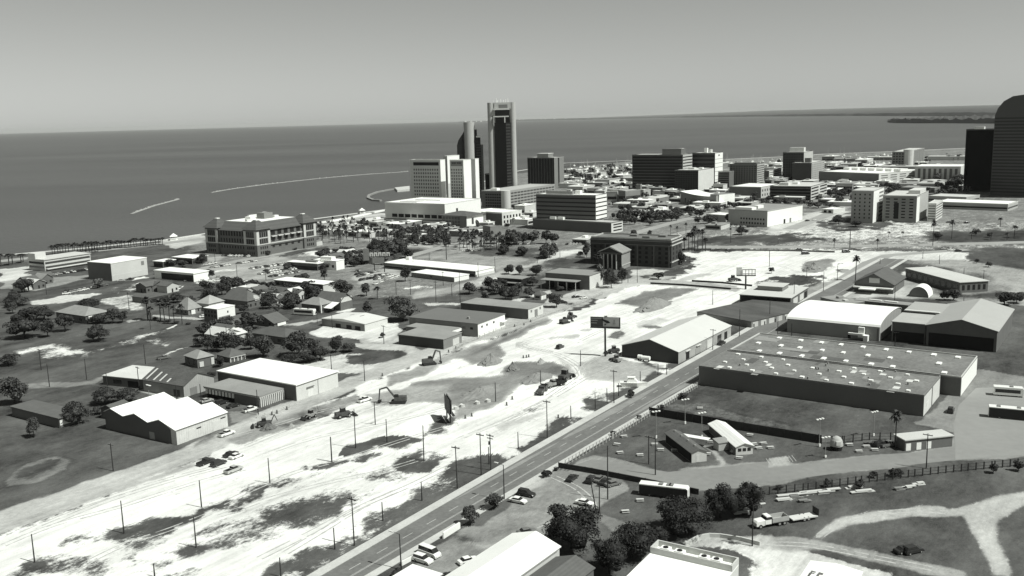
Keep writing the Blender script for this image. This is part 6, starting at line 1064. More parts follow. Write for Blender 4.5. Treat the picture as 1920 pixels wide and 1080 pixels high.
for q0 in range(len(wallp) - 1):
    a0, a1 = P(*wallp[q0]), P(*wallp[q0 + 1]); dr = (a1 - a0); a1 = a0 + dr * .86; mb = MB(); u_ = dr[:2] / np.hypot(*dr[:2]); nn = np.array([-u_[1], u_[0]]) * 1.5; mb.prism([tuple(a0[:2] - nn), tuple(a1[:2] - nn), tuple(a1[:2] + nn), tuple(a0[:2] + nn)], 0, 1.3)
    tag(mb.build('sea_wall_step', WHITE), 'white stepped seat section of the sea wall, %s in its row' % ow(q0, len(wallp) - 1), 'sea wall step', 'white stepped sections of the sea wall')
# white specks of towns on the far shore
rnd = random.Random(5)
for q0, x in enumerate([873, 884, 893, 902, 912, 921, 974, 981, 1003, 1015, 1023, 1040, 1060, 1624, 1641, 1695, 1713, 1550, 1585]):
    y = np.interp(x, [870, 960, 1100, 1440, 1600, 1720], [229.2, 226.2, 223.4, 217.5, 216.4, 216.6]); w_ = P(x, y, 0); dd = math.hypot(w_[0], w_[1]); sz = dd / FPX
    B_ = Bld.__new__(Bld); mb = MB(); mb.box(-sz * rnd.uniform(.7, 2), sz * rnd.uniform(.7, 2), -sz, sz, -2, sz * rnd.uniform(1.3, 2.4)); mb.box(-sz * .4, sz * .5, -sz * .5, sz * .5, sz * 1.2, sz * 2.6)
    ob = mb.build('far_building', WHITE, None, (w_[0], w_[1], 0)); ob.rotation_euler = (0, 0, -math.atan2(w_[0], w_[1])); tag(ob, 'tiny white building on the far shore of the bay', 'building', 'white buildings on the far shore')
# ---------------------------------------------------------------- trees
def crown_mesh(name, seed, rx, rz, zc, nl, nleaf, ls, m_, core=.66, flat=.0):
    rg = np.random.RandomState(seed); V = []; F = []
    lob = []
    for q0 in range(nl):
        an = rg.uniform(0, 6.28); rad = rg.uniform(.0, .68) ** .8; zz = rg.uniform(-.55, .62)
        k_ = math.sqrt(max(0.05, 1 - zz * zz)); lob.append((rx * rad * k_ * math.cos(an), rx * rad * k_ * math.sin(an), zc + rz * zz, rg.uniform(.34, .56) * rx))
    per = nleaf // nl
    for lx, ly, lz, lr in lob:
        d_ = rg.normal(size=(per, 3)); d_ /= np.linalg.norm(d_, axis=1)[:, None]; d_[:, 2] = np.where(d_[:, 2] < -.35, -d_[:, 2], d_[:, 2])
        r0 = lr * rg.uniform(.72, 1.12, (per, 1)); c_ = np.array([lx, ly, lz]) + d_ * r0 * np.array([1, 1, min(1, rz / rx * 1.05)])
        nrm = d_ + rg.normal(size=(per, 3)) * .55; nrm /= np.linalg.norm(nrm, axis=1)[:, None]
        t1 = np.cross(nrm, rg.normal(size=(per, 3))); t1 /= np.linalg.norm(t1, axis=1)[:, None]; t2 = np.cross(nrm, t1); s_ = ls * rg.uniform(.6, 1.35, (per, 1))
        q4 = np.stack([c_ - t1 * s_, c_ - t2 * s_ * .6, c_ + t1 * s_, c_ + t2 * s_ * .6], 1); b0 = sum(len(x) for x in V); V.append(q4.reshape(-1, 3)); F.append(np.arange(per * 4).reshape(-1, 4) + b0)
    # inner mass of each lobe so the crown is not see-through everywhere
    b0 = sum(len(x) for x in V); nu, nv_ = 8, 5
    for lx, ly, lz, lr in lob[:max(4, nl // 2)]:
        pts = []
        for v_ in range(nv_):
            ph = math.pi * (v_ + .5) / nv_
            for u_ in range(nu): th = 2 * math.pi * u_ / nu; rr_ = lr * core * rg.uniform(.8, 1.25); pts.append((lx + rr_ * math.sin(ph) * math.cos(th), ly + rr_ * math.sin(ph) * math.sin(th), lz + rr_ * math.cos(ph)))
        V.append(np.array(pts)); F.append(np.array([[b0 + v_ * nu + u_, b0 + v_ * nu + (u_ + 1) % nu, b0 + (v_ + 1) * nu + (u_ + 1) % nu, b0 + (v_ + 1) * nu + u_][::-1] for v_ in range(nv_ - 1) for u_ in range(nu)])); b0 += nu * nv_
    return np_mesh(name, np.concatenate(V), np.concatenate(F), m_)
def trunk_mb(h_, r0, seed, limbs=5, spread=.3, ztop=.6):
    rnd = random.Random(seed); mb = MB(); k_ = (rnd.uniform(-.03, .03), rnd.uniform(-.03, .03), h_); mb.cone((0, 0, -.01), k_, r0, r0 * .7, 7)
    for q0 in range(limbs): an = 6.28 * q0 / limbs + rnd.uniform(-.3, .3); mb.cone(k_, (spread * math.cos(an) * rnd.uniform(.6, 1), spread * math.sin(an) * rnd.uniform(.6, 1), ztop * rnd.uniform(.85, 1.15)), r0 * .55, r0 * .18, 5)
    return mb
def tree_proto(name, cat, seed, rx, rz, zc, nl, nleaf, ls, m_, th, tr):
    rt = empty(name, (0, 0, -500)); tag(rt, 'tree', cat); link('crown', crown_mesh('crown', seed, rx, rz, zc, nl, nleaf, ls, m_), rt)
    trunk_mb(th, tr, seed, 5, rx * .55, zc).build('trunk', BARK, rt); return rt
def palm_proto(seed, nf, cr, drop, trk, skirt):
    rt = empty('palm_tree', (0, 0, -500)); tag(rt, 'palm', 'palm'); rnd = random.Random(seed); mb = MB(); lx, ly = rnd.uniform(-.03, .03), rnd.uniform(-.03, .03)
    mb.cone((0, 0, -.01), (lx * .5, ly * .5, .5), trk, trk * .8, 7); mb.cone((lx * .5, ly * .5, .5), (lx, ly, .9), trk * .8, trk * .65, 7); mb.build('trunk', BARK, rt); mb = MB()
    for q0 in range(nf):
        an = rnd.uniform(0, 6.28); el = rnd.uniform(-.5, 1.25) if skirt else rnd.uniform(-.1, 1.2); ln = cr * rnd.uniform(.8, 1.15); w_ = cr * .16; ca, sa = math.cos(an), math.sin(an); pp = []
        for s_ in range(5):
            f_ = s_ / 4; rr_ = ln * f_ * math.cos(el) * (1 - .1 * f_); zz = .9 + ln * f_ * math.sin(el) - drop * cr * f_ * f_; ww = w_ * math.sin(math.pi * min(.97, f_ * .85 + .12)); pp.append(((lx + rr_ * ca - ww * sa, ly + rr_ * sa + ww * ca, zz), (lx + rr_ * ca + ww * sa, ly + rr_ * sa - ww * ca, zz - .0)))
        for p0, p1 in zip(pp, pp[1:]): mb.add([p0[0], p0[1], p1[1], p1[0]], [(0, 1, 2, 3)])
    mb.build('crown', LEAF3, rt); return rt
TP = {
    'oakN': [tree_proto('broad_tree', 'tree', 11 + q0, .60, .40, .58, 22, 9000, .024, LEAFN, .32, .035) for q0 in range(3)],
    'oak': [tree_proto('broad_tree', 'tree', 31 + q0, .60, .38, .58, 15, 3200, .036, (LEAF, LEAF, LEAF2)[q0], .32, .035) for q0 in range(3)],
    'rnd': [tree_proto('round_tree', 'tree', 51 + q0, .44, .42, .56, 12, 2400, .042, (LEAF, LEAF2, LEAF)[q0], .30, .03) for q0 in range(3)],
    'airy': [tree_proto('loose_tree', 'tree', 71 + q0, .36, .46, .56, 9, 700, .06, (LEAF2, DRYLEAF)[q0], .34, .03) for q0 in range(2)],
    'bush': [tree_proto('bush', 'bush', 91 + q0, .62, .44, .46, 9, 900, .075, LEAF, .15, .05) for q0 in range(2)],
    'far': [tree_proto('round_tree', 'tree', 101 + q0, .58, .42, .55, 8, 420, .085, LEAF if q0 % 2 else LEAF2, .25, .03) for q0 in range(3)],
    'palm': [palm_proto(3 + q0, 64, .21, .4, .02, True) for q0 in range(3)],
    'palmF': [palm_proto(23 + q0, 40, .30, .45, .022, True) for q0 in range(2)],
}
TRN = random.Random(99)
def tree(kind, base, ytop, label, wf=1.0, group=None):
    """base = ground pixel, ytop = pixel row of the crown's top"""
    w_ = P(*base); h_ = max(1.2, HT(base, (base[0], ytop))); h_ *= 1.0 if kind.startswith('palm') else .9
    pr = TRN.choice(TP[kind]); sc = (h_ * wf, h_ * wf, h_ * 1.02); return inst(pr, w_, TRN.uniform(0, 6.28), sc, label, group)
def T(kind, fn, x, y, ytop, label, width=None, group=None):
    b_ = fn(x, y); t_ = fn(x, ytop)
    wf = 1.0
    if width:
        w_ = P(*b_); dd = math.hypot(w_[0], w_[1], CAMH); s_ = 4 if fn not in (v1, v2, v3, t8, ho, fe, ct, v4) else 8; s_ = 6.75 if fn in (w1, w2, w3, w4, w5, w6) else s_
        wm_ = width / s_ * dd / (FPX * 1.02); h_ = HT(b_, t_); rx = {'oakN': .60, 'oak': .60, 'rnd': .44, 'airy': .36, 'bush': .62, 'far': .58, 'palm': .17, 'palmF': .24}[kind]; wf = max(.35, min(2.6, wm_ / (2 * rx * .98 * h_)))
    return tree(kind, b_, t_[1], label, wf, group)
for args in [
    ('oakN', o, 450, 870, 525, 'big round dark tree beside the bright gabled roof at the bottom', 460), ('oakN', o, 730, 1062, 790, 'dark tree right of the small dark shed roof', 350), ('oakN', o, 900, 935, 672, 'dark tree standing between the big round tree and the long tree belt', 400),
    ('oakN', o, 1250, 775, 478, 'widest dark tree below the long parked coach', 480), ('oakN', o, 1560, 640, 385, 'tall dark tree in the middle of the belt beside the curved street', 280), ('oakN', o, 1790, 625, 362, 'dark tree ending the belt on the right near the flatbed truck', 290), ('oakN', o, 1100, 880, 700, 'low dark tree behind the parapet of the white flat hall', 230),
    ('rnd', m, 1610, 690, 530, 'small round tree on the verge beside the white sign wall', 150), ('rnd', m, 1795, 570, 452, 'small round tree on the verge nearer the parked dark car', 165), ('bush', n, 1612, 580, 512, 'round dark bush below the parked white boat', 70),
    ('oak', l, 455, 280, 95, 'dense dark tree by the dark low house roof', 230), ('oak', l, 725, 275, 75, 'largest tree of the dense clump behind the white warehouse', 300), ('oak', l, 1000, 245, 105, 'tree at the right of the dense clump', 150), ('rnd', l, 640, 325, 248, 'low tree in front of the dense clump', 200), ('oak', l, 880, 300, 170, 'dark tree closing the front of the dense clump', 200), ('rnd', l, 1090, 238, 160, 'last small tree at the right tip of the dense clump', 130), ('rnd', l, 800, 318, 230, 'low leafy tree between clump and white roof', 170), ('bush', l, 1350, 132, 88, 'small bush on the pale lot by the dark annex', 60),
    ('oak', b, 1050, 700, 563, 'wide dome-shaped tree left of the open grass field', 235), ('oak', b, 1500, 885, 690, 'huge spreading tree left of the grey workshop', 320), ('rnd', b, 1520, 590, 472, 'single round tree before the shorter pale-roofed building', 105), ('airy', b, 1230, 700, 588, 'loose tall tree at the field corner', 90), ('airy', b, 1225, 835, 728, 'loose tree on the street corner below the field', 110), ('rnd', b, 70, 705, 635, 'round dark tree behind the striped hip roof', 150), ('rnd', b, 640, 500, 440, 'dark round tree left of the white-roofed diner', 80), ('rnd', b, 310, 832, 755, 'round tree beside the white two-storey house', 100), ('rnd', b, 170, 985, 850, 'big leafy tree in front of the small porch house', 130), ('airy', b, 255, 965, 870, 'thin dry tree right of the leafy porch tree', 90), ('oak', b, 500, 795, 690, 'dark tree in the yard left of the camper house', 130), ('airy', b, 565, 835, 735, 'pale loose tree before the camper house yard', 100), ('oak', b, 640, 790, 690, 'dark tree beside the hip-roofed house with columns', 150), ('rnd', b, 360, 645, 580, 'small tree left below the motel', 90), ('rnd', b, 440, 645, 585, 'second small tree below the motel front', 90), ('oak', b, 640, 700, 615, 'dark tree in front of the two-storey motel', 150), ('oak', b, 790, 705, 625, 'tree at the right half of the motel front', 150), ('airy', b, 915, 580, 480, 'dark stalky tree at the end of the thin white motel roof', 60), ('rnd', b, 710, 580, 535, 'rounded tree behind the motel roof by the car park', 110), ('rnd', b, 770, 575, 520, 'bushy tree right behind the motel roof', 90), ('rnd', b, 940, 500, 445, 'dark tree below the white stepped building', 120), ('rnd', b, 1050, 485, 428, 'tree between the white stepped building and the road', 100), ('rnd', b, 1130, 480, 420, 'small tree left of the tall lettered sign', 90), ('bush', b, 1000, 375, 338, 'low dark tree by the courthouse lawn', 90), ('bush', b, 1100, 382, 345, 'second low tree by the courthouse lawn', 90), ('bush', b, 690, 355, 335, 'dark hedge tree by the courthouse wall', 60),
    ('rnd', b, 730, 330, 270, 'tree against the courthouse east wall', 60), ('rnd', b, 520, 355, 320, 'tree at the courthouse front corner', 60), ('rnd', b, 490, 395, 355, 'small tree at the end of the pale courthouse terrace wall', 50),
    ('oak', a, 745, 1040, 905, 'dark round tree alone in the grass field on the left', 185), ('rnd', a, 490, 965, 820, 'dark tree beside the porch-post house', 125), ('oak', a, 720, 905, 830, 'tree in front of the porch-post house', 190), ('rnd', a, 845, 905, 770, 'tall dark tree right of the porch-post house', 120), ('rnd', a, 920, 900, 800, 'outer tree right of the porch-post house', 90), ('oak', a, 180, 1010, 850, 'wide dark tree at the far left edge', 300), ('oak', a, 330, 880, 755, 'dark tree behind the wide left edge tree', 230), ('rnd', a, 170, 770, 695, 'dark tree by the pale sandy clearing at the left edge', 110), ('oak', a, 650, 800, 710, 'dark spreading tree behind the porch-post house', 200), ('rnd', a, 1500, 1080, 988, 'small round tree standing alone above the hip-roofed house', 105), ('oak', a, 1570, 725, 633, 'dark domed tree behind the pale striped roof', 175), ('oak', a, 1330, 750, 668, 'dark tree behind the big grey hip roof', 130), ('rnd', a, 1430, 750, 690, 'dark tree between the two hip roofs', 90), ('rnd', a, 1240, 765, 700, 'dark tree behind the tall palms', 100), ('rnd', a, 1280, 478, 420, 'dark tree at the left of the pavilion trees', 110), ('rnd', a, 1370, 485, 425, 'dark tree at the middle of the pavilion trees', 110), ('rnd', a, 1515, 455, 378, 'round tree right of the white pavilion', 85), ('rnd', a, 1570, 570, 490, 'dark tree right of the glass-fronted office', 80), ('bush', a, 1180, 535, 500, 'dark bush left of the glass-fronted office', 60), ('airy', a, 735, 640, 555, 'loose tree at the corner of the box building', 110), ('airy', a, 500, 680, 645, 'dark low tree in the left field', 90),
    ('oak', j, 810, 705, 570, 'dark tree left of the white sawtooth warehouse', 230), ('oak', j, 960, 690, 575, 'dark tree filling the corner before the rusty shed', 210), ('oak', j, 590, 860, 672, 'dark tree by the flat bungalow windows', 220), ('rnd', j, 740, 785, 715, 'low dark tree right of the flat bungalow', 90), ('oak', j, 110, 710, 480, 'large dark tree cut by the left edge', 260), ('rnd', j, 255, 960, 780, 'dark tree in the blurred lower left grass', 100), ('bush', j, 1650, 430, 330, 'bush between the hip house and the cottage', 90), ('oak', j, 1740, 250, 160, 'spreading tree behind the hip-roofed wooden house', 180), ('rnd', j, 1880, 300, 200, 'tree beside the cottage roof', 110), ('rnd', j, 60, 420, 330, 'dark tree at the edge of the sandy clearing', 160), ('bush', j, 1590, 500, 460, 'dark bush behind the white warehouse corner', 70),
    ('rnd', g, 800, 605, 502, 'dense round tree beside the street left of the store', 130), ('oak', g, 1070, 645, 530, 'dark tree above the poster workshop', 115), ('rnd', g, 1000, 580, 508, 'dark tree behind the low dark-fronted shed', 110), ('oak', g, 1095, 458, 378, 'flat-topped tree by the bare paved lot', 110), ('oak', g, 1175, 460, 380, 'flat-topped tree next to the bare paved lot one', 90), ('oak', g, 1300, 465, 378, 'broad dark tree left of the store roof', 140), ('rnd', g, 1250, 630, 540, 'round shady tree on the store lawn', 100), ('rnd', g, 1165, 605, 540, 'dark tree left of the store lawn', 80), ('oak', g, 1275, 545, 468, 'dark tree beside the store canopy', 110), ('oak', g, 1455, 705, 590, 'dark tree before the little hip-roofed hut', 150), ('airy', g, 1630, 545, 480, 'palm-like tree at the store corner', 80), ('rnd', g, 1480, 580, 540, 'small tree under the store canopy front', 80), ('airy', g, 925, 650, 580, 'dry loose tree above the poster workshop', 90), ('bush', g, 900, 590, 540, 'small bush tree right of the dense round tree', 40),
    ('oak', h, 345, 480, 315, 'leafy tree right of the store', 130), ('rnd', h, 425, 445, 318, 'dark tree below the temple-fronted wing', 100), ('airy', h, 265, 460, 260, 'loose tree between store and temple-fronted wing', 80), ('bush', h, 700, 415, 352, 'low shrub tree before the derelict courthouse', 120), ('bush', h, 875, 305, 180, 'shrubs at the corner of the derelict courthouse', 60), ('rnd', h, 1545, 370, 318, 'lone bush on the white caliche lot', 55), ('rnd', h, 510, 108, 32, 'round tree behind the derelict courthouse', 70), ('rnd', h, 630, 100, 42, 'small tree behind the derelict courthouse roof', 40), ('oak', h, 160, 250, 130, 'dark tree left of the derelict courthouse', 90), ('rnd', h, 110, 250, 195, 'small tree by the road left of the derelict courthouse', 60),
    ('far', d, 105, 690, 602, 'leftmost tree of the dark grove beyond the podium', 120), ('far', d, 175, 695, 592, 'second tree from the left in the dark grove beyond the podium', 130), ('far', d, 250, 700, 598, 'third tree from the left in the dark grove beyond the podium', 130), ('far', d, 335, 705, 600, 'fourth tree from the left in the dark grove beyond the podium', 130), ('far', d, 410, 705, 608, 'third tree from the right in the dark grove beyond the podium', 130), ('far', d, 475, 700, 612, 'second tree from the right in the dark grove beyond the podium', 130), ('far', d, 530, 660, 600, 'rightmost tree of the dark grove beyond the podium', 90),
    ('bush', d, 800, 745, 690, 'dark hedge before the low flat annex', 120), ('far', d, 870, 615, 570, 'dark tree at the foot of the curved church', 70), ('rnd', d, 905, 720, 635, 'tree before the windows of the bright store', 70), ('rnd', d, 1050, 715, 650, 'slim tree before the bright store front', 60), ('oak', d, 1000, 800, 735, 'spreading tree on the verge before the bright store', 110),
    ('far', d, 1180, 590, 520, 'leftmost dark tree before the parking structure', 110), ('far', d, 1260, 592, 518, 'dark tree before the left part of the parking structure', 110), ('far', d, 1340, 590, 515, 'dark tree before the middle of the parking structure', 110), ('far', d, 1420, 585, 520, 'dark tree before the right part of the parking structure', 110), ('far', d, 1500, 600, 535, 'dark tree at the right corner of the parking structure', 100), ('far', d, 1580, 600, 545, 'dark tree right of the parking structure', 110), ('far', d, 1660, 595, 550, 'dark tree behind the small drive-in kiosk', 100), ('far', d, 1740, 580, 500, 'tall dark tree between kiosk and apartment tower', 80), ('oak', d, 1730, 720, 645, 'dark tree at the foot of the apartment tower', 110), ('rnd', d, 1860, 740, 690, 'low dark trees under the apartment tower', 150), ('far', d, 1650, 440, 395, 'dark tree beyond the parking structure by the long hall', 100), ('far', d, 1780, 445, 405, 'dark trees left of the apartment tower roof', 130), ('far', d, 1690, 465, 420, 'second dark tree beyond the parking structure', 120),
    ('far', w4, 700, 175, 70, 'left dark tree behind the arcaded building', 130), ('far', w4, 790, 180, 55, 'middle dark tree behind the arcaded building', 130), ('far', w4, 880, 165, 60, 'right dark tree behind the arcaded building', 130), ('rnd', w4, 400, 325, 210, 'dark tree on the left of the arcaded building', 80), ('rnd', w4, 510, 345, 220, 'dark tree hiding the side of the arcaded building', 90), ('rnd', w4, 700, 340, 250, 'dark tree right of the arcaded building', 90), ('rnd', w4, 615, 390, 318, 'small dark tree by the white awnings', 80), ('airy', w4, 245, 450, 245, 'tall thin cypress before the hotel hall', 70), ('rnd', w4, 210, 520, 380, 'dark tree below the hotel hall', 110),
    ('far', i_, 1560, 90, 30, 'dark tree in the blurred verge at right', 60), ('far', i_, 1660, 100, 60, 'dark shrub in the blurred verge at right', 60), ('rnd', w6, 800, 810, 700, 'dark bushy tree left in the blurred row at right', 130), ('oak', w5, 1000, 560, 400, 'dark tree behind the wide gabled shed', 220), ('oak', w5, 880, 560, 420, 'dark tree next to the quonset hut', 160), ('oak', w5, 1640, 620, 420, 'dark trees at the right edge above the wide shed', 300), ('oak', w5, 1800, 600, 440, 'dark tree cut off by the right edge', 200), ('rnd', w5, 1290, 90, 30, 'small dark tree on the right hillside lawn', 70), ('rnd', w5, 1440, 140, 60, 'second small dark tree on the right hillside lawn', 90),
    ('bush', r_, 80, 432, 388, 'low bush on the fence by the tree belt', 75), ('bush', r_, 445, 412, 343, 'round bush on the fence above the rubbish strip', 75), ('bush', r_, 795, 345, 285, 'bush on the middle of the lower right fence', 75), ('bush', r_, 960, 328, 256, 'biggest bush on the lower right fence', 110), ('bush', r_, 1690, 310, 222, 'blurred bush near the right end of the fence', 80), ('bush', r_, 1875, 292, 200, 'blurred bush at the right end of the fence', 90), ('bush', r_, 690, 425, 350, 'leafless bush inside the lower right fence', 100),
    ('bush', n, 1475, 868, 822, 'dome bush at the near end of the roadside fence', 60), ('bush', n, 1672, 742, 706, 'dome bush in the middle of the roadside fence', 55), ('bush', n, 1840, 672, 628, 'long low bush at the far end of the roadside fence', 80), ('bush', p, 400, 672, 632, 'low hedge bush by the road below the skylight warehouse', 80), ('bush', p, 560, 590, 540, 'long dark hedge bush at the skylight warehouse corner', 110), ('bush', o, 260, 335, 270, 'dark bush at the corner of the lower car park', 90), ('bush', o, 330, 290, 260, 'small bush by the end of the dark boundary wall', 50), ('bush', m, 1060, 1075, 1020, 'bush at the bottom edge beside the road', 110), ('bush', m, 1440, 1085, 1055, 'bush beside the white canopy at the bottom edge', 60),
]: T(*args)
# palms one can tell apart
PAL = [(v1, 300, 645, 300, 160), (v1, 345, 650, 440, 100), (v1, 490, 655, 330, 130), (v1, 550, 655, 400, 110), (v1, 625, 675, 385, 110), (v1, 700, 705, 430, 95), (v1, 815, 705, 405, 105)]
for q0, (fn, x, y, yt, wd) in enumerate(PAL): T('palm', fn, x, y, yt, 'tall palm in the row by the side street, ' + ow(q0, len(PAL)), wd, 'tall palms in the row by the side street')
for q0, x in enumerate((410, 590, 720, 900)): T('bush', v1, x, (640, 670, 700, 710)[q0], (590, 630, 645, 670)[q0], 'dark shrub under the row of tall palms, ' + ow(q0, 4), 110, 'shrubs under the tall palms')
PG = [(790, 85, 8), (838, 88, 18), (905, 75, -8), (893, 198, 105), (925, 200, 70), (950, 205, 60), (968, 200, 20), (992, 195, 40), (1028, 185, 45), (1052, 205, 108), (1130, 60, 0), (1240, 90, 30), (1310, 90, 10)]
for q0, (x, y, yt) in enumerate(PG): T('palm', h, x, y, yt, 'palm beside the derelict courthouse, ' + ow(q0, len(PG)), None if y < 150 else 60, 'palms beside the derelict courthouse')
for args in [('palm', i_, 655, 425, 242, 'tall dark palm standing alone at the road bend', 60), ('palm', q, 955, 960, 690, 'palm at the end of the dark fence below the warehouse', 90), ('palmF', i_, 495, 182, 112, 'small palm left of the cross streets', 40), ('palmF', i_, 905, 100, 58, 'left of two triangular shrubs on the pale field', 30), ('palmF', i_, 1012, 100, 58, 'right of two triangular shrubs on the pale field', 30), ('palm', w6, 735, 880, 560, 'blurred dark palm at the right before the apartment row', 70), ('palm', w6, 975, 800, 560, 'blurred dark palm near the pale lawn at right', 70), ('palm', w6, 1225, 800, 710, 'blurred palm in the right verge', 60), ('palm', w6, 1470, 805, 715, 'blurred palm further right in the right verge', 60), ('palm', w6, 1675, 810, 720, 'blurred palm near the right edge of the verge', 60), ('palm', w6, 1765, 780, 630, 'tall blurred palm at the right edge', 80), ('palm', w6, 1590, 640, 530, 'blurred palm by the pale lawn edge', 60), ('palm', i_, 820, 190, 112, 'palm by the far cross street', 30), ('palm', b, 1310, 725, 632, 'round-headed palm in the open grass field', 60), ('palm', g, 1770, 440, 305, 'bushy palm left of the temple-fronted wing', 70), ('palm', j, 1130, 152, 10, 'thin palm casting a dot of shade on the field', 30), ('palm', v2, 920, 1010, 830, 'short palm beside the camper', 60)]: T(*args)
ROWP = []
for q0 in range(40):
    f0 = q0 / 39; ROWP.append((395 + f0 * 822 + TRN.uniform(-8, 8), 388 - f0 * 76 + TRN.uniform(-3, 3), 322 - f0 * 62 + TRN.uniform(-9, 9)))
ROWP += [(645, 372, 292), (670, 374, 296), (690, 372, 300), (715, 372, 296), (735, 370, 298)]; ROWP.sort()
for q0, (x, y, yt) in enumerate(ROWP): T('palmF', a, x, y, yt, 'palm in the long sea front row on the left, ' + ow(q0, len(ROWP)), 50, 'sea front row of palms')
for q0, x in enumerate((10, 70, 95, 160, 175)): T('palm', a, x, 478 - q0 * 8, 385, 'blurred palm at the left end of the sea front, ' + ow(q0, 5), 60, 'palms at the left end of the sea front')
def scatter(label, group, kinds, pts_poly, n_, hlo, hhi, seed):
    rnd = random.Random(seed); xs = [s_[0] for s_ in pts_poly]; ys = [s_[1] for s_ in pts_poly]; k_ = 0
    while k_ < n_:
        x, y = rnd.uniform(min(xs), max(xs)), rnd.uniform(min(ys), max(ys)); ins = False
        for (x0, y0), (x1, y1) in zip(pts_poly, pts_poly[1:] + pts_poly[:1]):
            if (y0 > y) != (y1 > y) and x < (x1 - x0) * (y - y0) / (y1 - y0) + x0: ins = not ins
        if not ins: continue
        w_ = P(x, y); h_ = rnd.uniform(hlo, hhi); kd = rnd.choice(kinds); sq = rnd.uniform(.85, 1.2); inst(rnd.choice(TP[kd]), w_, rnd.uniform(0, 6.28), (h_ * sq, h_ * sq, h_), label, group); k_ += 1
scatter('slim palm among the drives between courthouse and hotel', 'palms between courthouse and hotel', ['palm', 'palm', 'palmF'], Z(w3, (90, 380), (500, 260), (900, 360), (1500, 380), (1850, 480), (1300, 560), (700, 520), (100, 540)), 120, 7, 11, 1)
scatter('slim palm in the plaza below the hotel hall', 'palms in the plaza below the hotel hall', ['palm', 'palm', 'palmF'], Z(w4, (0, 560), (250, 560), (560, 600), (560, 660), (260, 690), (0, 710)), 48, 7, 11, 2)
scatter('round dark tree in the low grove left of the blank podium', 'trees of the grove left of the blank podium', ['far', 'rnd'], Z(w4, (560, 560), (1200, 560), (1240, 610), (900, 600), (560, 620)), 16, 7, 11, 3)
scatter('low dark tree along the street before the long paved lot', 'trees along the street before the paved lot', ['far', 'bush'], Z(w4, (500, 700), (830, 720), (830, 750), (520, 740)), 9, 5, 8, 4)
scatter('low dark tree at the corner before the derelict courthouse road', 'trees at the corner before the courthouse road', ['far', 'bush'], Z(w4, (1030, 730), (1230, 700), (1220, 770), (1040, 780)), 8, 6, 9, 5)
scatter('round dark tree of the park grove between courthouse and lettered sign', 'trees of the park grove', ['far', 'rnd'], Z(w3, (740, 600), (1180, 580), (1190, 630), (1000, 700), (800, 640)), 16, 7, 10, 6)
scatter('small dark tree around the parked cars and drives near the hotel podium', 'trees around the hotel drives', ['far', 'airy', 'bush'], Z(w3, (1100, 380), (1880, 330), (1880, 560), (1100, 560)), 75, 4, 8, 7)
scatter('small dark tree on the marina shore behind the office towers', 'trees on the marina shore', ['far', 'palm'], [px(1062, 318), px(1185, 312), px(1185, 332), px(1062, 340)], 44, 6, 11, 8)
scatter('small dark tree among the low buildings right of the banded office', 'trees among the low buildings downtown', ['far', 'far', 'bush'], [px(1140, 366), px(1300, 360), px(1480, 372), px(1480, 392), px(1340, 420), px(1150, 425)], 60, 5, 9, 9)
scatter('small dark tree along the far right shore', 'trees along the far right shore', ['far', 'palm'], [px(1350, 306), px(1480, 300), px(1810, 290), px(1810, 330), px(1560, 345), px(1350, 325)], 70, 6, 11, 10)
scatter('dark tree between the apartment slabs and the black tower', 'trees near the black tower', ['far'], [px(1755, 340), px(1815, 335), px(1815, 372), px(1755, 372)], 26, 8, 13, 11)
scatter('dark tree among the low blocks right of the parking structure', 'trees right of the parking structure', ['far', 'bush'], [px(1530, 352), px(1740, 350), px(1745, 366), px(1560, 386)], 30, 6, 10, 12)
scatter('small dark tree dotted over the blocks left of the long white buildings', 'trees left of the long white buildings', ['far', 'bush', 'airy'], Z(b, (880, 380), (1500, 330), (1560, 420), (1340, 480), (1000, 500), (900, 450)), 40, 4, 8, 18)
scatter('bushy dark tree along the streets behind the blank podium', 'street trees behind the blank podium', ['oak', 'bush'], [px(1140, 372), px(1330, 372), px(1330, 405), px(1260, 425), px(1150, 420)], 40, 4, 8, 19)
scatter('bushy dark tree between the banded blocks and the shore', 'trees between the banded blocks and the shore', ['oak', 'bush'], [px(1060, 326), px(1180, 322), px(1180, 362), px(1070, 366)], 36, 5, 8, 20)
scatter('leafy tree hiding the yards of the old houses', 'trees in the yards of the old houses', ['rnd', 'airy', 'rnd', 'bush'], Z(b, (0, 650), (420, 640), (900, 690), (950, 760), (800, 810), (420, 810), (260, 750)), 34, 5, 9, 13)
scatter('leafy tree around the cottages behind the white warehouse', 'trees around the cottages', ['rnd', 'airy', 'bush'], Z(l, (-100, 110), (380, 60), (420, 240), (60, 280), (-60, 200)), 16, 5, 9, 14)
scatter('loose tree on the left edge lots', 'trees on the left edge lots', ['rnd', 'oak', 'bush'], Z(a, (0, 640), (200, 640), (260, 700), (150, 860), (420, 960), (300, 1060), (0, 1060)), 8, 5, 9, 15)
scatter('dark street tree right of the workshop and long white buildings', 'street trees by the workshop', ['rnd', 'airy'], Z(g, (880, 560), (1000, 540), (1180, 620), (1120, 650), (940, 640)), 10, 5, 8, 16)
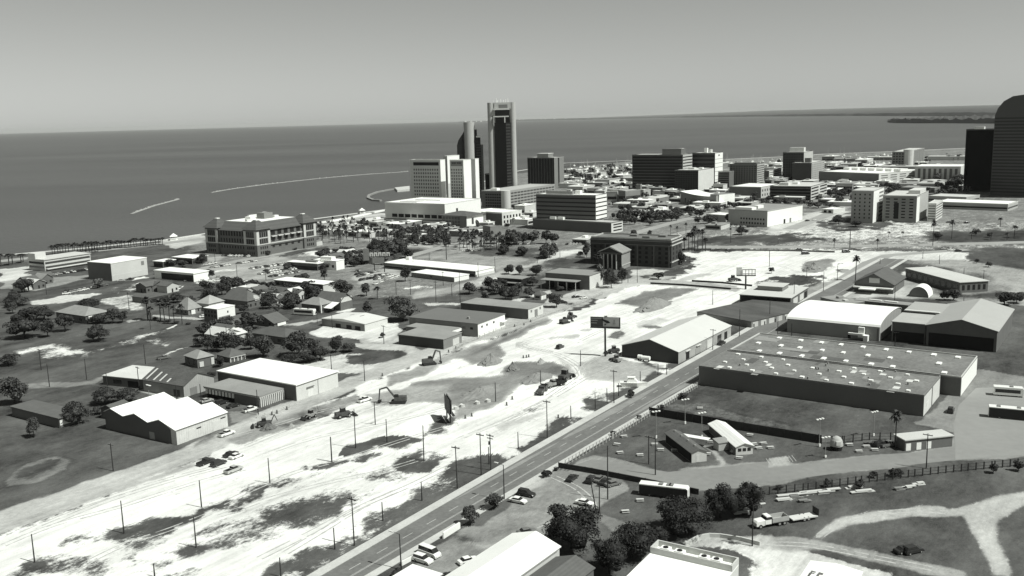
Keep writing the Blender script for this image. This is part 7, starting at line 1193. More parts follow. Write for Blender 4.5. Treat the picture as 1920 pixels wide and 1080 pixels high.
# ---------------------------------------------------------------- poles, lamps, signs, fences
def pole_proto(kind):
    rt = empty('utility_pole', (0, 0, -500)); tag(rt, 'pole', 'utility pole'); mb = MB(); mb.cone((0, 0, -.02), (0, 0, 1), .0145, .0095, 7); mb.build('pole', WOOD, rt)
    if kind > 0:
        mb = MB(); mb.box(-.105, .105, -.008, .008, .945, .962); mb.build('crossarm', WOOD, rt)
        if kind > 1: mb = MB(); mb.box(-.085, .085, -.008, .008, .87, .886); mb.build('crossarm', WOOD, rt); mb = MB(); mb.cone((.03, 0, .70), (.03, 0, .79), .022, .022, 8); mb.build('transformer', STEEL, rt)
        for x in (-.09, -.03, .03, .09): mb = MB(); mb.cone((x, 0, .962), (x, 0, .985), .006, .004, 6); mb.build('insulator', STEEL, rt)
    return rt
PP = [pole_proto(q0) for q0 in range(3)]
lampP = empty('street_lamp', (0, 0, -500)); tag(lampP, 'lamp', 'street lamp'); mb = MB(); mb.cone((0, 0, -.02), (0, 0, .97), .014, .008, 7); mb.build('pole', DSTEEL, lampP)
mb = MB(); mb.cone((0, 0, .96), (.17, 0, .985), .006, .005, 6); mb.build('arm', DSTEEL, lampP); mb = MB(); mb.prism([(.14, -.02), (.24, -.016), (.24, .016), (.14, .02)], .972, .992); mb.build('lamp_head', PALE, lampP)
floodP = empty('floodlight_pole', (0, 0, -500)); tag(floodP, 'lamp', 'floodlight pole'); mb = MB(); mb.cone((0, 0, -.02), (0, 0, 1), .010, .007, 7); mb.build('pole', STEEL, floodP); mb = MB(); mb.box(-.10, .10, -.008, .008, .985, .998); mb.build('crossarm', STEEL, floodP)
for x in (-.085, .0, .085): mb = MB(); mb.box(x - .024, x + .024, -.03, .02, .999, 1.03); mb.build('lamp_head', WHITE, floodP)
mb = MB(); mb.box(-.02, .02, -.02, .02, .02, .12); mb.build('cabinet', WHITE, floodP)
def poles(label, group, items, kind=0, proto=None, az=None):
    its = []
    for fn, x, y, yt in items: b_ = fn(x, y); its.append((b_, fn(x, yt)[1]))
    its.sort(key=lambda s_: s_[0][0]); n_ = len(its); rnd = random.Random(len(group))
    for q0, (b_, yt) in enumerate(its):
        w_ = P(*b_); hh = max(3, HT(b_, (b_[0] + (b_[1] - yt) * -.0, yt))); kd = kind if not isinstance(kind, str) else rnd.choice([0, 1])
        ob = inst(proto or PP[kd], w_, (az if az is not None else GA + math.pi / 2) + rnd.uniform(-.1, .1), (12, 12, hh), label % ow(q0, n_) if n_ > 1 else label.replace('%s', '').strip(), group if n_ > 1 else None); ob.rotation_euler = (rnd.uniform(-.008, .008), rnd.uniform(-.008, .008), ob.rotation_euler[2])
poles('bare wooden pole standing on the white construction strip, %s', 'bare poles on the construction strip', [(m, 105, 385, 193), (m, 570, 225, 38), (l, 1148, 960, 668), (l, 1383, 915, 742), (m, 1260, 215, -50), (m, 952, 665, 525), (m, 1245, 515, 372), (m, 592, 880, 718), (m, 187, 1085, 940), (k, 930, 760, 512), (k, 260, 978, 762), (k, 1512, 565, 360), (k, 1472, 865, 630), (k, 1160, 1085, 985), (l, 1295, 785, 615), (l, 968, 1060, 875), (n, 1235, 345, 228), (n, 1162, 745, 643), (n, 767, 965, 840), (n, 1345, 665, 553), (n, 1433, 610, 513), (n, 1520, 570, 473), (n, 1682, 460, 385), (n, 935, 480, 378), (n, 598, 612, 468), (n, 1815, 412, 330), (n, 1880, 412, 330), (m, 1748, 240, 113), (h, 1105, 605, 498), (h, 1530, 320, 198)], 0)
poles('tall pole with a crossarm on the verge beside the main road, %s', 'crossarm poles beside the main road', [(m, 738, 852, 487), (m, 1510, 422, 103), (m, 1690, 322, 8), (n, 985, 885, 600), (n, 1485, 625, 373), (h, 1105, 945, 788)], 1)
poles('heavy pole with two crossarms on the verge beside the paired poles %s', 'x', [(m, 1762, 286, 15)], 2)
poles('street lamp on the kerb of the main road, %s', 'street lamps of the main road', [(m, 1090, 1032, 755), (m, 1862, 507, 238)], proto=lampP, az=GA + math.pi / 2)
poles('wooden pole along the upper part of the main road, %s', 'poles along the upper main road', [(h, 1305, 842, 638), (h, 1532, 722, 568), (h, 1592, 842, 690), (h, 1696, 858, 745), (h, 1713, 602, 435), (h, 1810, 402, 308), (i_, 415, 502, 358), (i_, 519, 422, 308), (i_, 290, 400, 340)], 'mix')
poles('wooden pole in the yards around the right-hand sheds, %s', 'poles around the right-hand sheds', [(i_, 950, 572, 470), (q, 952, 195, 90), (i_, 1465, 640, 545), (i_, 612, 178, 55), (w5, 1375, 350, 180), (w5, 1125, 300, 150)], 'mix')
poles('tall dark pole in the lower car park lot, %s', 'tall poles of the lower lot', [(o, 718, 505, 102), (o, 1075, 322, 20), (o, 1025, 242, 28), (o, 655, 598, 402)], 'mix')
ob = inst(PP[0], P(*o(630, 592)), 0, (11, 11, 9), 'leaning bare pole beside the parked white sedan'); ob.rotation_euler = (0, R(-9), -.2)
poles('slim lamp post at the curved driveway on the right %s', 'x', [(o, 1802, 855, 538)], proto=lampP, az=.3)
poles('tall blurred wooden pole by the concrete yard on the right %s', 'x', [(r_, 1187, 272, 10)], 1)
poles('floodlight pole on the fenced lawn, %s', 'floodlight poles on the lawn', [(p, 360, 890, 688), (p, 578, 782, 598), (p, 703, 885, 698), (p, 1585, 952, 745), (q, 790, 872, 690), (q, 430, 1032, 880)], proto=floodP, az=.4)
poles('wooden pole in the left fields and side streets, %s', 'poles in the left fields', [(j, 1092, 412, 262), (j, 650, 527, 368), (j, 372, 582, 405), (j, 805, 578, 475), (j, 1045, 605, 428), (j, 310, 455, 295), (j, 1585, 278, 125), (a, 1705, 1075, 925), (a, 970, 810, 670), (a, 1780, 580, 465), (a, 350, 690, 600), (j, 1512, 722, 560), (k, 850, 292, 82), (j, 1327, 675, 570)], 'mix')
poles('twin-headed lamp pole behind the white sawtooth roof %s', 'x', [(j, 1122, 692, 570)], proto=floodP)
poles('wooden pole near the white warehouse and gravel road, %s', 'poles near the gravel road', [(l, 967, 377, 258), (l, 1216, 458, 308), (l, 418, 712, 522), (l, 65, 200, 40), (l, 400, 20, -60), (g, 160, 980, 840), (l, 973, 60, -40)], 'mix')
poles('thin pole along the streets around the long white buildings, %s', 'thin poles around the long white buildings', [(g, 252, 612, 513), (g, 360, 612, 498), (g, 551, 672, 508), (g, 670, 622, 528), (g, 732, 672, 438), (g, 605, 542, 438), (g, 868, 477, 368), (g, 994, 437, 328), (g, 380, 412, 343), (g, 500, 350, 300), (g, 627, 345, 240), (b, 1700, 430, 375), (b, 1830, 430, 320), (b, 260, 575, 470), (b, 475, 580, 480), (b, 95, 455, 380), (g, 1310, 375, 330), (g, 1480, 330, 270)], 'mix')
poles('thin pole on the far cross streets, %s', 'thin poles on the far cross streets', [(h, 540, 440, 325), (h, 470, 440, 345), (d, 920, 860, 780), (d, 1275, 880, 840), (d, 1695, 880, 830), (d, 1815, 900, 760), (i_, 840, 300, 260), (i_, 1160, 260, 205), (i_, 1285, 300, 230), (d, 1210, 1000, 915), (d, 610, 1010, 960)], 0)
# lettered pylon sign by the car park
w_ = P(*w3(890, 880)); rt = empty('pylon_sign', w_, R(-2)); tag(rt, 'tall two-post roadside sign with letter boxes on top', 'sign'); hs = HT(w3(890, 880), w3(890, 630))
for x in (-3.2, 3.2): mb = MB(); mb.box(x - .25, x + .25, -.25, .25, 0, hs - 3); mb.build('post', DSTEEL, rt)
mb = MB(); mb.box(-4.2, 3.4, -.3, .3, hs - 7, hs - 3.2); mb.build('sign_board', GREYW, rt)
mb = MB(); mb.box(-10, -6.5, -.4, .4, hs - 5, hs + 2.5); mb.build('sign_board', mat('sign_grey', .2), rt)
mb = MB(); mb.box(-6.4, 7.2, -.1, .1, hs - 2.9, hs - 2.5); mb.build('beam', DSTEEL, rt)
for q0 in range(5): mb = MB(); x = -5.8 + q0 * 2.7; mb.box(x, x + .6, -.3, .3, hs - 2.4, hs); mb.box(x + .61, x + 2.0, -.3, .3, hs - .7, hs); mb.box(x + 1.5, x + 2.0, -.3, .3, hs - 2.4, hs - .71); mb.build('letter_box', PALE, rt)
# billboards
AD1 = mat('poster_dark', .045, .7, .1, .5); AD2 = mat('poster_grey', .22, .7, .08, .5)
w_ = P(1135, 668); rt = empty('billboard', w_, R(-16)); tag(rt, 'billboard on a single thick column with a dark and grey poster', 'billboard'); sc = math.hypot(w_[0], w_[1]) / FPX * 1.01
hb, ht = HT((1135, 668), (1135, 612)), HT((1135, 668), (1135, 594.5)); wl, wr = -28 * sc, 29 * sc
mb = MB(); mb.cone((0, 0, 0), (0, 0, hb - .4), .42, .36, 12); mb.build('column', DSTEEL, rt); mb = MB(); mb.box(wl, wr, -.15, .45, hb - .6, hb - .2); mb.box(wl, wr, -1.0, -.16, hb - .62, hb - .5); mb.build('catwalk', DSTEEL, rt)
mb = MB(); mb.box(wl, wr, 0, .35, hb - .19, ht); pn = mb.build('panel', GREYW, rt)
mb = MB(); mb.box(wl, wl + (wr - wl) * .42, -.05, -.01, hb, ht); mb.build('poster', AD1, rt); mb = MB(); mb.box(wl + (wr - wl) * .425, wr - .4, -.05, -.01, hb, ht); mb.build('poster', mat('poster_light', .34), rt); mb = MB(); mb.box(wr - .38, wr, -.06, -.01, hb, ht); mb.build('frame_edge', DSTEEL, rt)
mb = MB(); L0 = wl + (wr - wl) * .02
for q0, (z_, f0) in enumerate([(.80, .36), (.58, .22), (.30, .20)]): mb.box(L0, L0 + (wr - wl) * f0, -.09, -.055, hb + (ht - hb) * z_, hb + (ht - hb) * (z_ + .09))
mb.build('lettering', GREYW, rt)
mb = MB(); xc = wl + (wr - wl) * .53; V = [(-1.9, 1.0), (.9, .1), (1.7, -.7), (.3, -.9), (-1.6, .2)]; mb.add([(xc + x, -.10, hb + (ht - hb) * .58 + z) for x, z in V], [(0, 4, 3, 2, 1)]); mb.build('poster_shape', mat('poster_black', .012), rt)
mb = MB(); mb.add([(xc - .6, -.1, ht - .4), (xc + .6, -.1, ht + .1), (xc + .4, -.1, ht + .6), (xc - .8, -.1, ht + .55)], [(0, 1, 2, 3)]); mb.build('poster_cutout', GREYW, rt)
mb = MB(); xc = wl + (wr - wl) * .80; mb.box(xc - .3, xc + .3, -.09, -.055, hb + (ht - hb) * .55, hb + (ht - hb) * .75); mb.box(xc - .6, xc + .5, -.09, -.055, hb + (ht - hb) * .25, hb + (ht - hb) * .45); mb.box(xc - .25, xc + .2, -.09, -.055, hb + (ht - hb) * .45, hb + (ht - hb) * .55); mb.build('poster_shape', AD2, rt)
mb = MB(); xc = wl + (wr - wl) * .5; mb.box(xc - .35, xc + .35, -.09, -.055, hb + (ht - hb) * .15, hb + (ht - hb) * .3); mb.build('poster_shape', AD1, rt)
w_ = P(843, 788); rt = empty('billboard', w_, R(104)); tag(rt, 'steep-angled dark billboard seen edge on beside the dirt mounds', 'billboard'); ht = HT((843, 788), (840, 735)) - 1.6; hb = HT((843, 788), (846, 765)) - 1.0
for x in (-3, 3): mb = MB(); mb.box(x - .22, x + .22, .1, .5, 0, ht - .5); mb.build('post', DSTEEL, rt)
mb = MB(); mb.box(-4.2, 4.2, -.2, .09, hb, ht); mb.build('panel', DGREY, rt); mb = MB(); mb.box(-4.2, 4.2, .55, .75, hb - .2, ht); mb.build('panel', AD1, rt); mb = MB(); mb.box(-4.2, 4.2, -1.1, -.21, hb - .5, hb - .35); mb.build('catwalk', DSTEEL, rt); mb = MB(); mb.box(-5, 5, .12, .5, hb - .6, hb - .3); mb.build('beam', DSTEEL, rt)
w_ = P(*h(1352, 490)); rt = empty('billboard', w_, R(-8)); tag(rt, 'bare billboard frame on a single column by the white caliche lot', 'billboard'); hb = HT(h(1352, 490), h(1352, 390)); ht = HT(h(1352, 490), h(1352, 340)); sc = math.hypot(w_[0], w_[1]) / FPX
mb = MB(); mb.cone((0, 0, 0), (0, 0, hb), .5, .42, 10); mb.build('column', DSTEEL, rt); mb = MB(); mb.box(-17 * sc, 18 * sc, -.3, .3, hb, hb + .5); mb.build('beam', DSTEEL, rt)
mb = MB(); mb.box(-17 * sc, -7 * sc, .35, .6, hb + .51, ht + 1); mb.build('panel', LCONC, rt); mb = MB(); mb.box(-6.5 * sc, 18 * sc, .35, .5, hb + .9, hb + 1.3); mb.box(-6.5 * sc, 18 * sc, .35, .5, ht - .4, ht); mb.build('frame_rail', GREYW, rt)
for q0 in range(5): mb = MB(); x = (-6 + q0 * 5.7) * sc; mb.box(x - .15, x + .15, .05, .34, hb + .51, ht); mb.build('upright', GREYW, rt)
# fences and low walls
def fence(label, pts, hh, gap, pm, m_, solid=False, name='fence', cat='fence', th=.06):
    w0 = P(*pts[0]); rt = empty(name, w0); tag(rt, label, cat); posts = []
    for p0, p1 in zip(pts, pts[1:]):
        a0, a1 = P(*p0) - w0, P(*p1) - w0; ln = np.hypot(*(a1 - a0)[:2]); u_ = (a1 - a0)[:2] / ln; nn = np.array([-u_[1], u_[0]]) * th
        if solid: mb = MB(); mb.prism([tuple(a0[:2] - nn), tuple(a1[:2] - nn), tuple(a1[:2] + nn), tuple(a0[:2] + nn)], 0, hh); mb.build('panel', m_, rt)
        else:
            mb = MB()
            for z0_ in (hh * .12, hh * .5, hh * .93): mb.prism([tuple(a0[:2] - nn * .4), tuple(a1[:2] - nn * .4), tuple(a1[:2] + nn * .4), tuple(a0[:2] + nn * .4)], z0_, z0_ + .07)
            mb.build('rail', m_, rt)
        for s_ in range(int(ln / gap) + 1): posts.append(a0[:2] + u_ * gap * s_)
    posts = posts[:100]; pw = .13 if not solid else .12; key = MB(); key.box(-pw, pw, -pw, pw, 0, hh * 1.06); me = key.mesh('post', pm)
    for q_ in posts: link('post', me, rt, (q_[0], q_[1], 0))
    return rt
fence('pale post fence along the right side of the main road', [px(1060, 874), px(1150, 822), px(1232, 772), px(1308, 726)], 1.8, 1.9, LCONC, STEEL)
fence('long dark screened fence between the lawn and the mown field', [p(310, 712), p(780, 790), p(1200, 862), p(1600, 928)], 2.6, 5, DSTEEL, mat('dark_screen', .035, .9, .2, .5), True)
fence('dark mesh fence from the small hut to the three-door block', [p(1600, 928), p(1770, 925), p(1960, 900), q(940, 900)], 2.2, 3, DSTEEL, DSTEEL)
fence('dark post and rail fence along the lower right lane', [r_(10, 470), r_(300, 440), r_(700, 385), r_(1100, 335), r_(1500, 290), r_(1700, 272), r_(1920, 250)], 2.0, 2.3, WOOD, WOOD)
fence('low dark boundary wall around the lower car park', [o(350, 268), o(600, 310), o(1000, 388), o(1400, 470)], 1.5, 8, DSTEEL, mat('dark_block_wall_paint', .045, .9, .2, .5), True, 'boundary_wall', 'wall', .15)
fence('pale terrace wall of the bayside courthouse', [fe(1020, 690), fe(1400, 620), fe(1795, 555)], 3.2, 12, LCONC, LCONC, True, 'terrace_wall', 'wall', .3)
fence('wire fence with pale posts along the gravel road', [g(680, 1040), g(760, 985), g(880, 940), g(1000, 890), g(1200, 830), g(1420, 755), g(1640, 680), g(1800, 610)], 1.6, 4.0, PALE, STEEL)
fence('orange-mesh style pale barrier by the striped office', [l(410, 730), l(560, 690), l(720, 630)], 1.1, 3, PALE, PALE) if False else fence('low pale barrier before the striped office', [l(410, 735), l(560, 692), l(720, 632)], 1.1, 3, PALE, PALE)
fence('white sign wall on the verge by the small round trees', [m(1405, 800), m(1528, 722)], 1.5, 6, WHITE, WHITE, True, 'sign_wall', 'wall', .2)
fence('short white wall beside the bottom street lamp', [m(1095, 1002), m(1190, 950)], 1.0, 6, WHITE, WHITE, True, 'low_wall', 'wall', .15)
fence('dark long retaining fence across the far cross street', [h(760, 195), h(1200, 200), h(1700, 205), i_(500, 215)], 1.2, 12, DSTEEL, DGREY, True, 'fence', 'fence')
fence('low parapet along the concrete cross street', [h(640, 450), h(880, 462), h(1240, 492)], 1.0, 10, DSTEEL, DSTEEL, True, 'parapet', 'wall', .2)
fence('second low parapet on the far side of the concrete cross street', [h(950, 432), h(1180, 446), h(1400, 468)], 1.0, 10, DSTEEL, DSTEEL, True, 'parapet', 'wall', .2)
fence('curved low wall around the white apron at the lower right', [o(1300, 855), o(1400, 800), o(1480, 787), o(1560, 790), o(1720, 815), o(1860, 850)], .9, 20, LCONC, LCONC, True, 'low_wall', 'wall', .2)
# earth and rubble mounds
def mound(label, fn, x, y, yt, width, m_, seed, ry=.6, name='earth_mound'):
    w_ = P(*fn(x, y)); hh = HT(fn(x, y), fn(x, yt)); rg = np.random.RandomState(seed); s_ = 4 if fn is not v4 else 8; rx = width / s_ / 2 * math.hypot(w_[0], w_[1], CAMH) / FPX; mb = MB(); nu, nv_ = 26, 9; V = []
    for v_ in range(nv_):
        f_ = v_ / (nv_ - 1)
        for u_ in range(nu): th = 6.283 * u_ / nu; k_ = rx * (1 - f_) * (1 + rg.uniform(-.16, .16)); V.append((k_ * math.cos(th), k_ * ry * math.sin(th), -.1 + hh * (f_ ** 1.15) * (1 + rg.uniform(-.12, .12)) if v_ else -.1))
    F = [(v_ * nu + u_, v_ * nu + (u_ + 1) % nu, (v_ + 1) * nu + (u_ + 1) % nu, (v_ + 1) * nu + u_) for v_ in range(nv_ - 1) for u_ in range(nu)]; mb.add(V, F); ob = mb.build(name, m_, None, tuple(w_)); ob.rotation_euler = (0, 0, GA); tag(ob, label, 'mound')
mound('dark peaked earth mound in the middle of the construction strip', n, 725, 375, 312, 150, EARTH, 1); mound('smaller pale earth mound right of the dark peaked one', n, 935, 322, 285, 110, mat('pale_earth', .30, .95, .2, .3, var2=.15), 2)
mound('low grey spoil heap in front of the dark peaked mound', n, 900, 440, 395, 400, mat('grey_spoil', .22, .95, .2, .3, var2=.15), 3, .5); mound('long grey spoil bank left of the mounds', n, 480, 545, 500, 520, mat('grey_spoil', .22), 4, .45); mound('grassy spoil bank near the gravel road', n, 560, 320, 250, 260, mat('grey_spoil', .22), 5, .6)
mound('low gravel heap by the far white lot', h, 1860, 345, 290, 260, mat('grey_spoil', .22), 6, .6); mound('dark rubble heap at the edge of the gravel road', l, 490, 815, 765, 150, mat('rubble', .12, .95, .4, .8, var2=.3), 7, .7, 'rubble_heap'); mound('small pale rubble pile right of the dark heap', l, 665, 800, 770, 70, mat('pale_earth', .30), 8, .7, 'rubble_heap')
mound('wide low spoil bank above the gravel road bend', h, 660, 620, 545, 520, mat('grey_spoil', .22), 9, .35)
# ---------------------------------------------------------------- vehicles
def wheel_me(r0, w_):
    mb = MB(); mb.cone((0, -w_ / 2, 0), (0, w_ / 2, 0), r0, r0, 14); mb.cur = 1; mb.cone((0, -w_ / 2 - .01, 0), (0, w_ / 2 + .01, 0), r0 * .55, r0 * .55, 10); return mb.mesh('wheel', [RUBBER, STEEL])
WH = wheel_me(.33, .22); WHB = wheel_me(.52, .3)
def hull(mb, pts, w_, tuck=.12):   # side outline (x,z), rounded plan
    n_ = len(pts); V = []
    for y, ins in ((-w_ / 2, tuck), (-w_ / 2 + tuck, 0), (w_ / 2 - tuck, 0), (w_ / 2, tuck)):
        for x, z in pts: V.append((x * (1 - ins * .12), y, z - (ins * .35 if z > .6 else -ins * .3)))
    F = [tuple(range(n_)), tuple(range(3 * n_, 4 * n_))[::-1]] + [(r0 * n_ + i, (r0 + 1) * n_ + i, (r0 + 1) * n_ + (i + 1) % n_, r0 * n_ + (i + 1) % n_) for r0 in range(3) for i in range(n_)]
    mb.add(V, [f[::-1] for f in F]); return mb
def frust(mb, x0, x1, x2, x3, wb, wt, zb, zt):
    return mb.add([(x0, -wb / 2, zb), (x3, -wb / 2, zb), (x3, wb / 2, zb), (x0, wb / 2, zb), (x1, -wt / 2, zt), (x2, -wt / 2, zt), (x2, wt / 2, zt), (x1, wt / 2, zt)], [(0, 3, 2, 1), (4, 5, 6, 7), (0, 1, 5, 4), (1, 2, 6, 5), (2, 3, 7, 6), (3, 0, 4, 7)])
SPEC = {'sedan': dict(L=4.7, w=1.8, hood=.95, cab=(-1.75, -1.05, .35, 1.15), zt=1.43), 'suv': dict(L=4.8, w=1.9, hood=1.08, cab=(-2.25, -2.0, .35, 1.1), zt=1.78), 'van': dict(L=5.6, w=2.0, hood=1.2, cab=(-2.7, -2.6, 1.35, 2.15), zt=2.15), 'pickup': dict(L=5.5, w=1.95, hood=1.12, cab=(-.75, -.55, .75, 1.35), zt=1.78)}
def car_proto(kind):
    sp_ = SPEC[kind]; L, w_, zh = sp_['L'], sp_['w'], sp_['hood']; x0, x1, x2, x3 = sp_['cab']; zt = sp_['zt']; h2 = L / 2
    rt = empty({'van': 'van', 'pickup': 'pickup_truck'}.get(kind, 'parked_car'), (0, 0, -500)); tag(rt, 'car', {'van': 'van', 'pickup': 'pickup truck'}.get(kind, 'car')); mb = MB()
    if kind == 'pickup': hull(mb, [(-h2, .35), (h2, .35), (h2, .75), (h2 - .25, zh - .12), (x3 + .1, zh), (x0, zh), (-h2, zh - .02)], w_)
    else: hull(mb, [(-h2, .32), (h2, .32), (h2, .68), (h2 - .25, zh - .16), (x3, zh), (x0, zh), (-h2 + .1, zh - .06), (-h2, zh - .25)], w_)
    frust(mb, x1 - .06, x1, x2, x2 + .06, w_ * .76, w_ * .72, zt - .05, zt); mb.build('body', CARW, rt)
    mb = MB(); frust(mb, x0 + .05, x1 + .02, x2 - .02, x3 - .05, w_ * .9, w_ * .77, zh - .06, zt - .051); mb.build('window', GLASS, rt)
    if kind == 'pickup':
        mb = MB(); mb.box(-h2 + .12, x0 - .1, -w_ / 2 + .16, w_ / 2 - .16, zh + .002, zh + .012); mb.build('cargo_bed', DARK, rt)
    for x in (-h2 * .62, h2 * .64):
        for y in (-w_ / 2 + .1, w_ / 2 - .1): link('wheel', WH, rt, (x, y, .33))
    for y in (-w_ * .34, w_ * .34): mb = MB(); mb.box(h2 - .06, h2 + .015, y - .16, y + .16, .6, .74); mb.build('headlight', STEEL, rt)
    return rt
CP = {k_: car_proto(k_) for k_ in SPEC}
mb = MB(); hull(mb, [(-2.3, .25), (2.3, .25), (2.3, .68), (2.0, .82), (1.1, .95), (-1.75, .95), (-2.3, .85)], 1.8); frust(mb, -1.1, -1.0, .3, .4, 1.4, 1.32, 1.38, 1.43); mb.cur = 1; frust(mb, -1.7, -1.05, .35, 1.1, 1.62, 1.38, .9, 1.379); mb.cur = 2
for x in (-1.42, 1.47):
    for y in (-.82, .82): mb.cone((x, y - .1, .32), (x, y + .1, .32), .32, .32, 8)
FARCAR = mb.mesh('parked_car', [CARW, GLASS, RUBBER])
def recolor(ob, m_):
    for ch in ob.children:
        if ch.name.startswith(('body', 'cab')): ch.material_slots[0].link = 'OBJECT'; ch.material_slots[0].material = m_
PA = {'w': CARW, 's': CARS, 'd': CARD, 'g': CARG}
def car(kind, col, fn, x, y, hd, label, group=None): ob = inst(CP[kind], P(*fn(x, y)), R(hd), 1, label, group); recolor(ob, PA[col]); return ob
for args in [('pickup', 'd', k, 1545, 238, 58, 'dark pickup at the left of the cars parked on the white caliche'), ('suv', 'd', k, 1640, 248, 58, 'dark wagon in the middle of the cars parked on the white caliche'), ('sedan', 'd', k, 1730, 178, 58, 'dark car furthest back among the cars on the white caliche'), ('sedan', 'w', k, 1775, 192, 58, 'white car touching the furthest dark car on the white caliche'), ('pickup', 's', k, 1752, 298, 55, 'silver pickup nearest the camera on the white caliche'),
    ('pickup', 'w', j, 1700, 945, 55, 'white pickup driving past the end wall of the white sawtooth warehouse'), ('pickup', 'w', l, 357, 684, 52, 'white pickup in front of the striped office'), ('sedan', 'd', l, 228, 655, 52, 'dark car in the shade before the striped office'), ('sedan', 's', l, 30, 615, 50, 'silver car at the left end of the striped office'), ('suv', 'd', l, 140, 632, 52, 'dark car under the left end of the striped fascia'), ('pickup', 'w', l, 1215, 610, 50, 'white pickup on the gravel road near the excavator'),
    ('van', 'w', m, 1302, 925, 320, 'white van in the lower car park beside the road'), ('suv', 'w', m, 1252, 975, 325, 'white car parked alongside the white van'), ('sedan', 'w', m, 1590, 980, 30, 'white car at the corner of the bright gabled roof'), ('suv', 'd', o, 108, 478, 330, 'dark station wagon by the road in the lower car park'), ('sedan', 'w', o, 45, 528, 330, 'light car next to the dark station wagon'), ('sedan', 'w', o, 543, 545, 330, 'white sedan parked alone near the big round dark tree'),
    ('sedan', 'd', o, 452, 358, 60, 'dark car along the boundary wall, leftmost there'), ('suv', 'd', o, 598, 372, 60, 'dark car along the boundary wall, second from the left'), ('sedan', 'g', o, 655, 365, 60, 'grey car along the boundary wall, third from the left'), ('sedan', 'd', o, 697, 385, 60, 'dark car along the boundary wall, second from the right'), ('sedan', 'g', o, 757, 402, 30, 'grey car along the boundary wall, rightmost there'), ('sedan', 'g', o, 112, 762, 20, 'grey car half hidden behind the bright gabled roof'),
    ('pickup', 'd', h, 1170, 905, 56, 'dark pickup parked beside the gabled metal warehouse'), ('sedan', 'w', g, 1655, 640, 40, 'white car on the pale lot before the store'), ('sedan', 'g', g, 1635, 640, 40, 'grey car on the pale lot before the store') if False else ('sedan', 'd', g, 1600, 632, 20, 'dark car on the pale lot before the store'), ('suv', 'd', g, 1500, 675, 10, 'dark van with a pale roof on the store lawn'), ('sedan', 'w', b, 95, 935, 30, 'small white car at the side street by the leafy porch tree'), ('sedan', 'w', v1, 1140, 600, 30, 'white car by the porch of the big grey hip-roofed house'),
    ('pickup', 'g', q, 900, 948, 20, 'grey pickup under the fence near the three-door block'), ('suv', 'd', q, 1370, 690, 60, 'dark vehicle in the shade below the skylight warehouse end'), ('sedan', 'd', r_, 1020, 900, 20, 'left one of two dark vehicles on the right-hand lawn'), ('suv', 'd', r_, 1085, 905, 20, 'right one of two dark vehicles on the right-hand lawn'), ('sedan', 's', a, 910, 590, 20, 'silver car parked below the box building'), ('sedan', 'd', a, 980, 578, 20, 'dark car parked below the box building'), ('sedan', 'd', i_, 1060, 360, 20, 'dark car beyond the dark pitched-roof hall'),
    ('suv', 'd', d, 910, 925, 10, 'dark car at the back of the white caliche lot, left one'), ('suv', 'd', d, 790, 925, 10, 'dark car at the back of the white caliche lot near the palms'), ('sedan', 'd', d, 1435, 915, 10, 'dark car on the street behind the white caliche lot'), ('van', 'd', d, 1480, 948, 10, 'dark box vehicle on the white caliche lot, left one'), ('van', 'd', d, 1785, 935, 10, 'dark vehicle at the right of the white caliche lot'), ('pickup', 'g', j, 1230, 372, 35, 'grey pickup by the sandy track in the left field'), ('suv', 'd', n, 1080, 212, 60, 'dark utility vehicle alone on the bare white ground'), ('suv', 'd', r_, 850, 110, 20, 'dark car among the small tables on the lawn')]: car(*args)
def farcars(label, group, rows, seed):
    rnd = random.Random(seed); tot = []
    for fn, x0, y0, x1, y1, n_, hd in rows:
        for q0 in range(n_):
            f_ = (q0 + .5) / n_
            if rnd.random() < .1: continue
            tot.append((fn(x0 + (x1 - x0) * f_, y0 + (y1 - y0) * f_), hd))
    for b_, hd in tot:
        ob = link('parked_car', FARCAR, None, tuple(P(*b_))); ob.rotation_euler = (0, 0, R(hd + rnd.uniform(-5, 5))); c_ = rnd.choice('wwwsdgwd'); ob.material_slots[0].link = 'OBJECT'; ob.material_slots[0].material = PA[c_]
        nm = {'w': 'white', 's': 'silver', 'd': 'dark', 'g': 'grey'}[c_]; tag(ob, label % nm, 'car', (group + ', ' + nm))
farcars('%s car in the crowded car park by the diner', 'cars by the diner', [(b, 420, 540, 720, 495, 13, 140), (b, 440, 520, 640, 490, 9, 140), (b, 500, 560, 720, 520, 9, 140), (b, 350, 500, 620, 460, 8, 140), (b, 460, 485, 600, 465, 5, 140)], 1)
farcars('%s car in the lot around the lettered pylon sign', 'cars around the pylon sign', [(b, 1150, 545, 1240, 520, 4, 60), (b, 1160, 560, 1300, 520, 5, 60), (b, 1180, 585, 1330, 560, 6, 60), (b, 1260, 560, 1450, 530, 7, 60), (b, 1290, 580, 1430, 550, 6, 60), (b, 1150, 520, 1200, 510, 2, 60), (g, 80, 540, 270, 470, 5, 60)], 2)
farcars('%s car parked along the street before the courthouse', 'cars before the courthouse', [(b, 60, 490, 400, 440, 12, 14), (b, 100, 560, 330, 600, 6, 14), (b, 20, 470, 120, 450, 4, 14), (fe, 300, 720, 720, 730, 9, 60), (a, 1380, 590, 1780, 590, 7, 20)], 3)
farcars('%s car parked by the left sea front building', 'cars by the left sea front building', [(a, 300, 560, 660, 505, 14, 16), (a, 250, 570, 420, 545, 6, 16), (a, 480, 690, 800, 620, 9, 30)], 4)
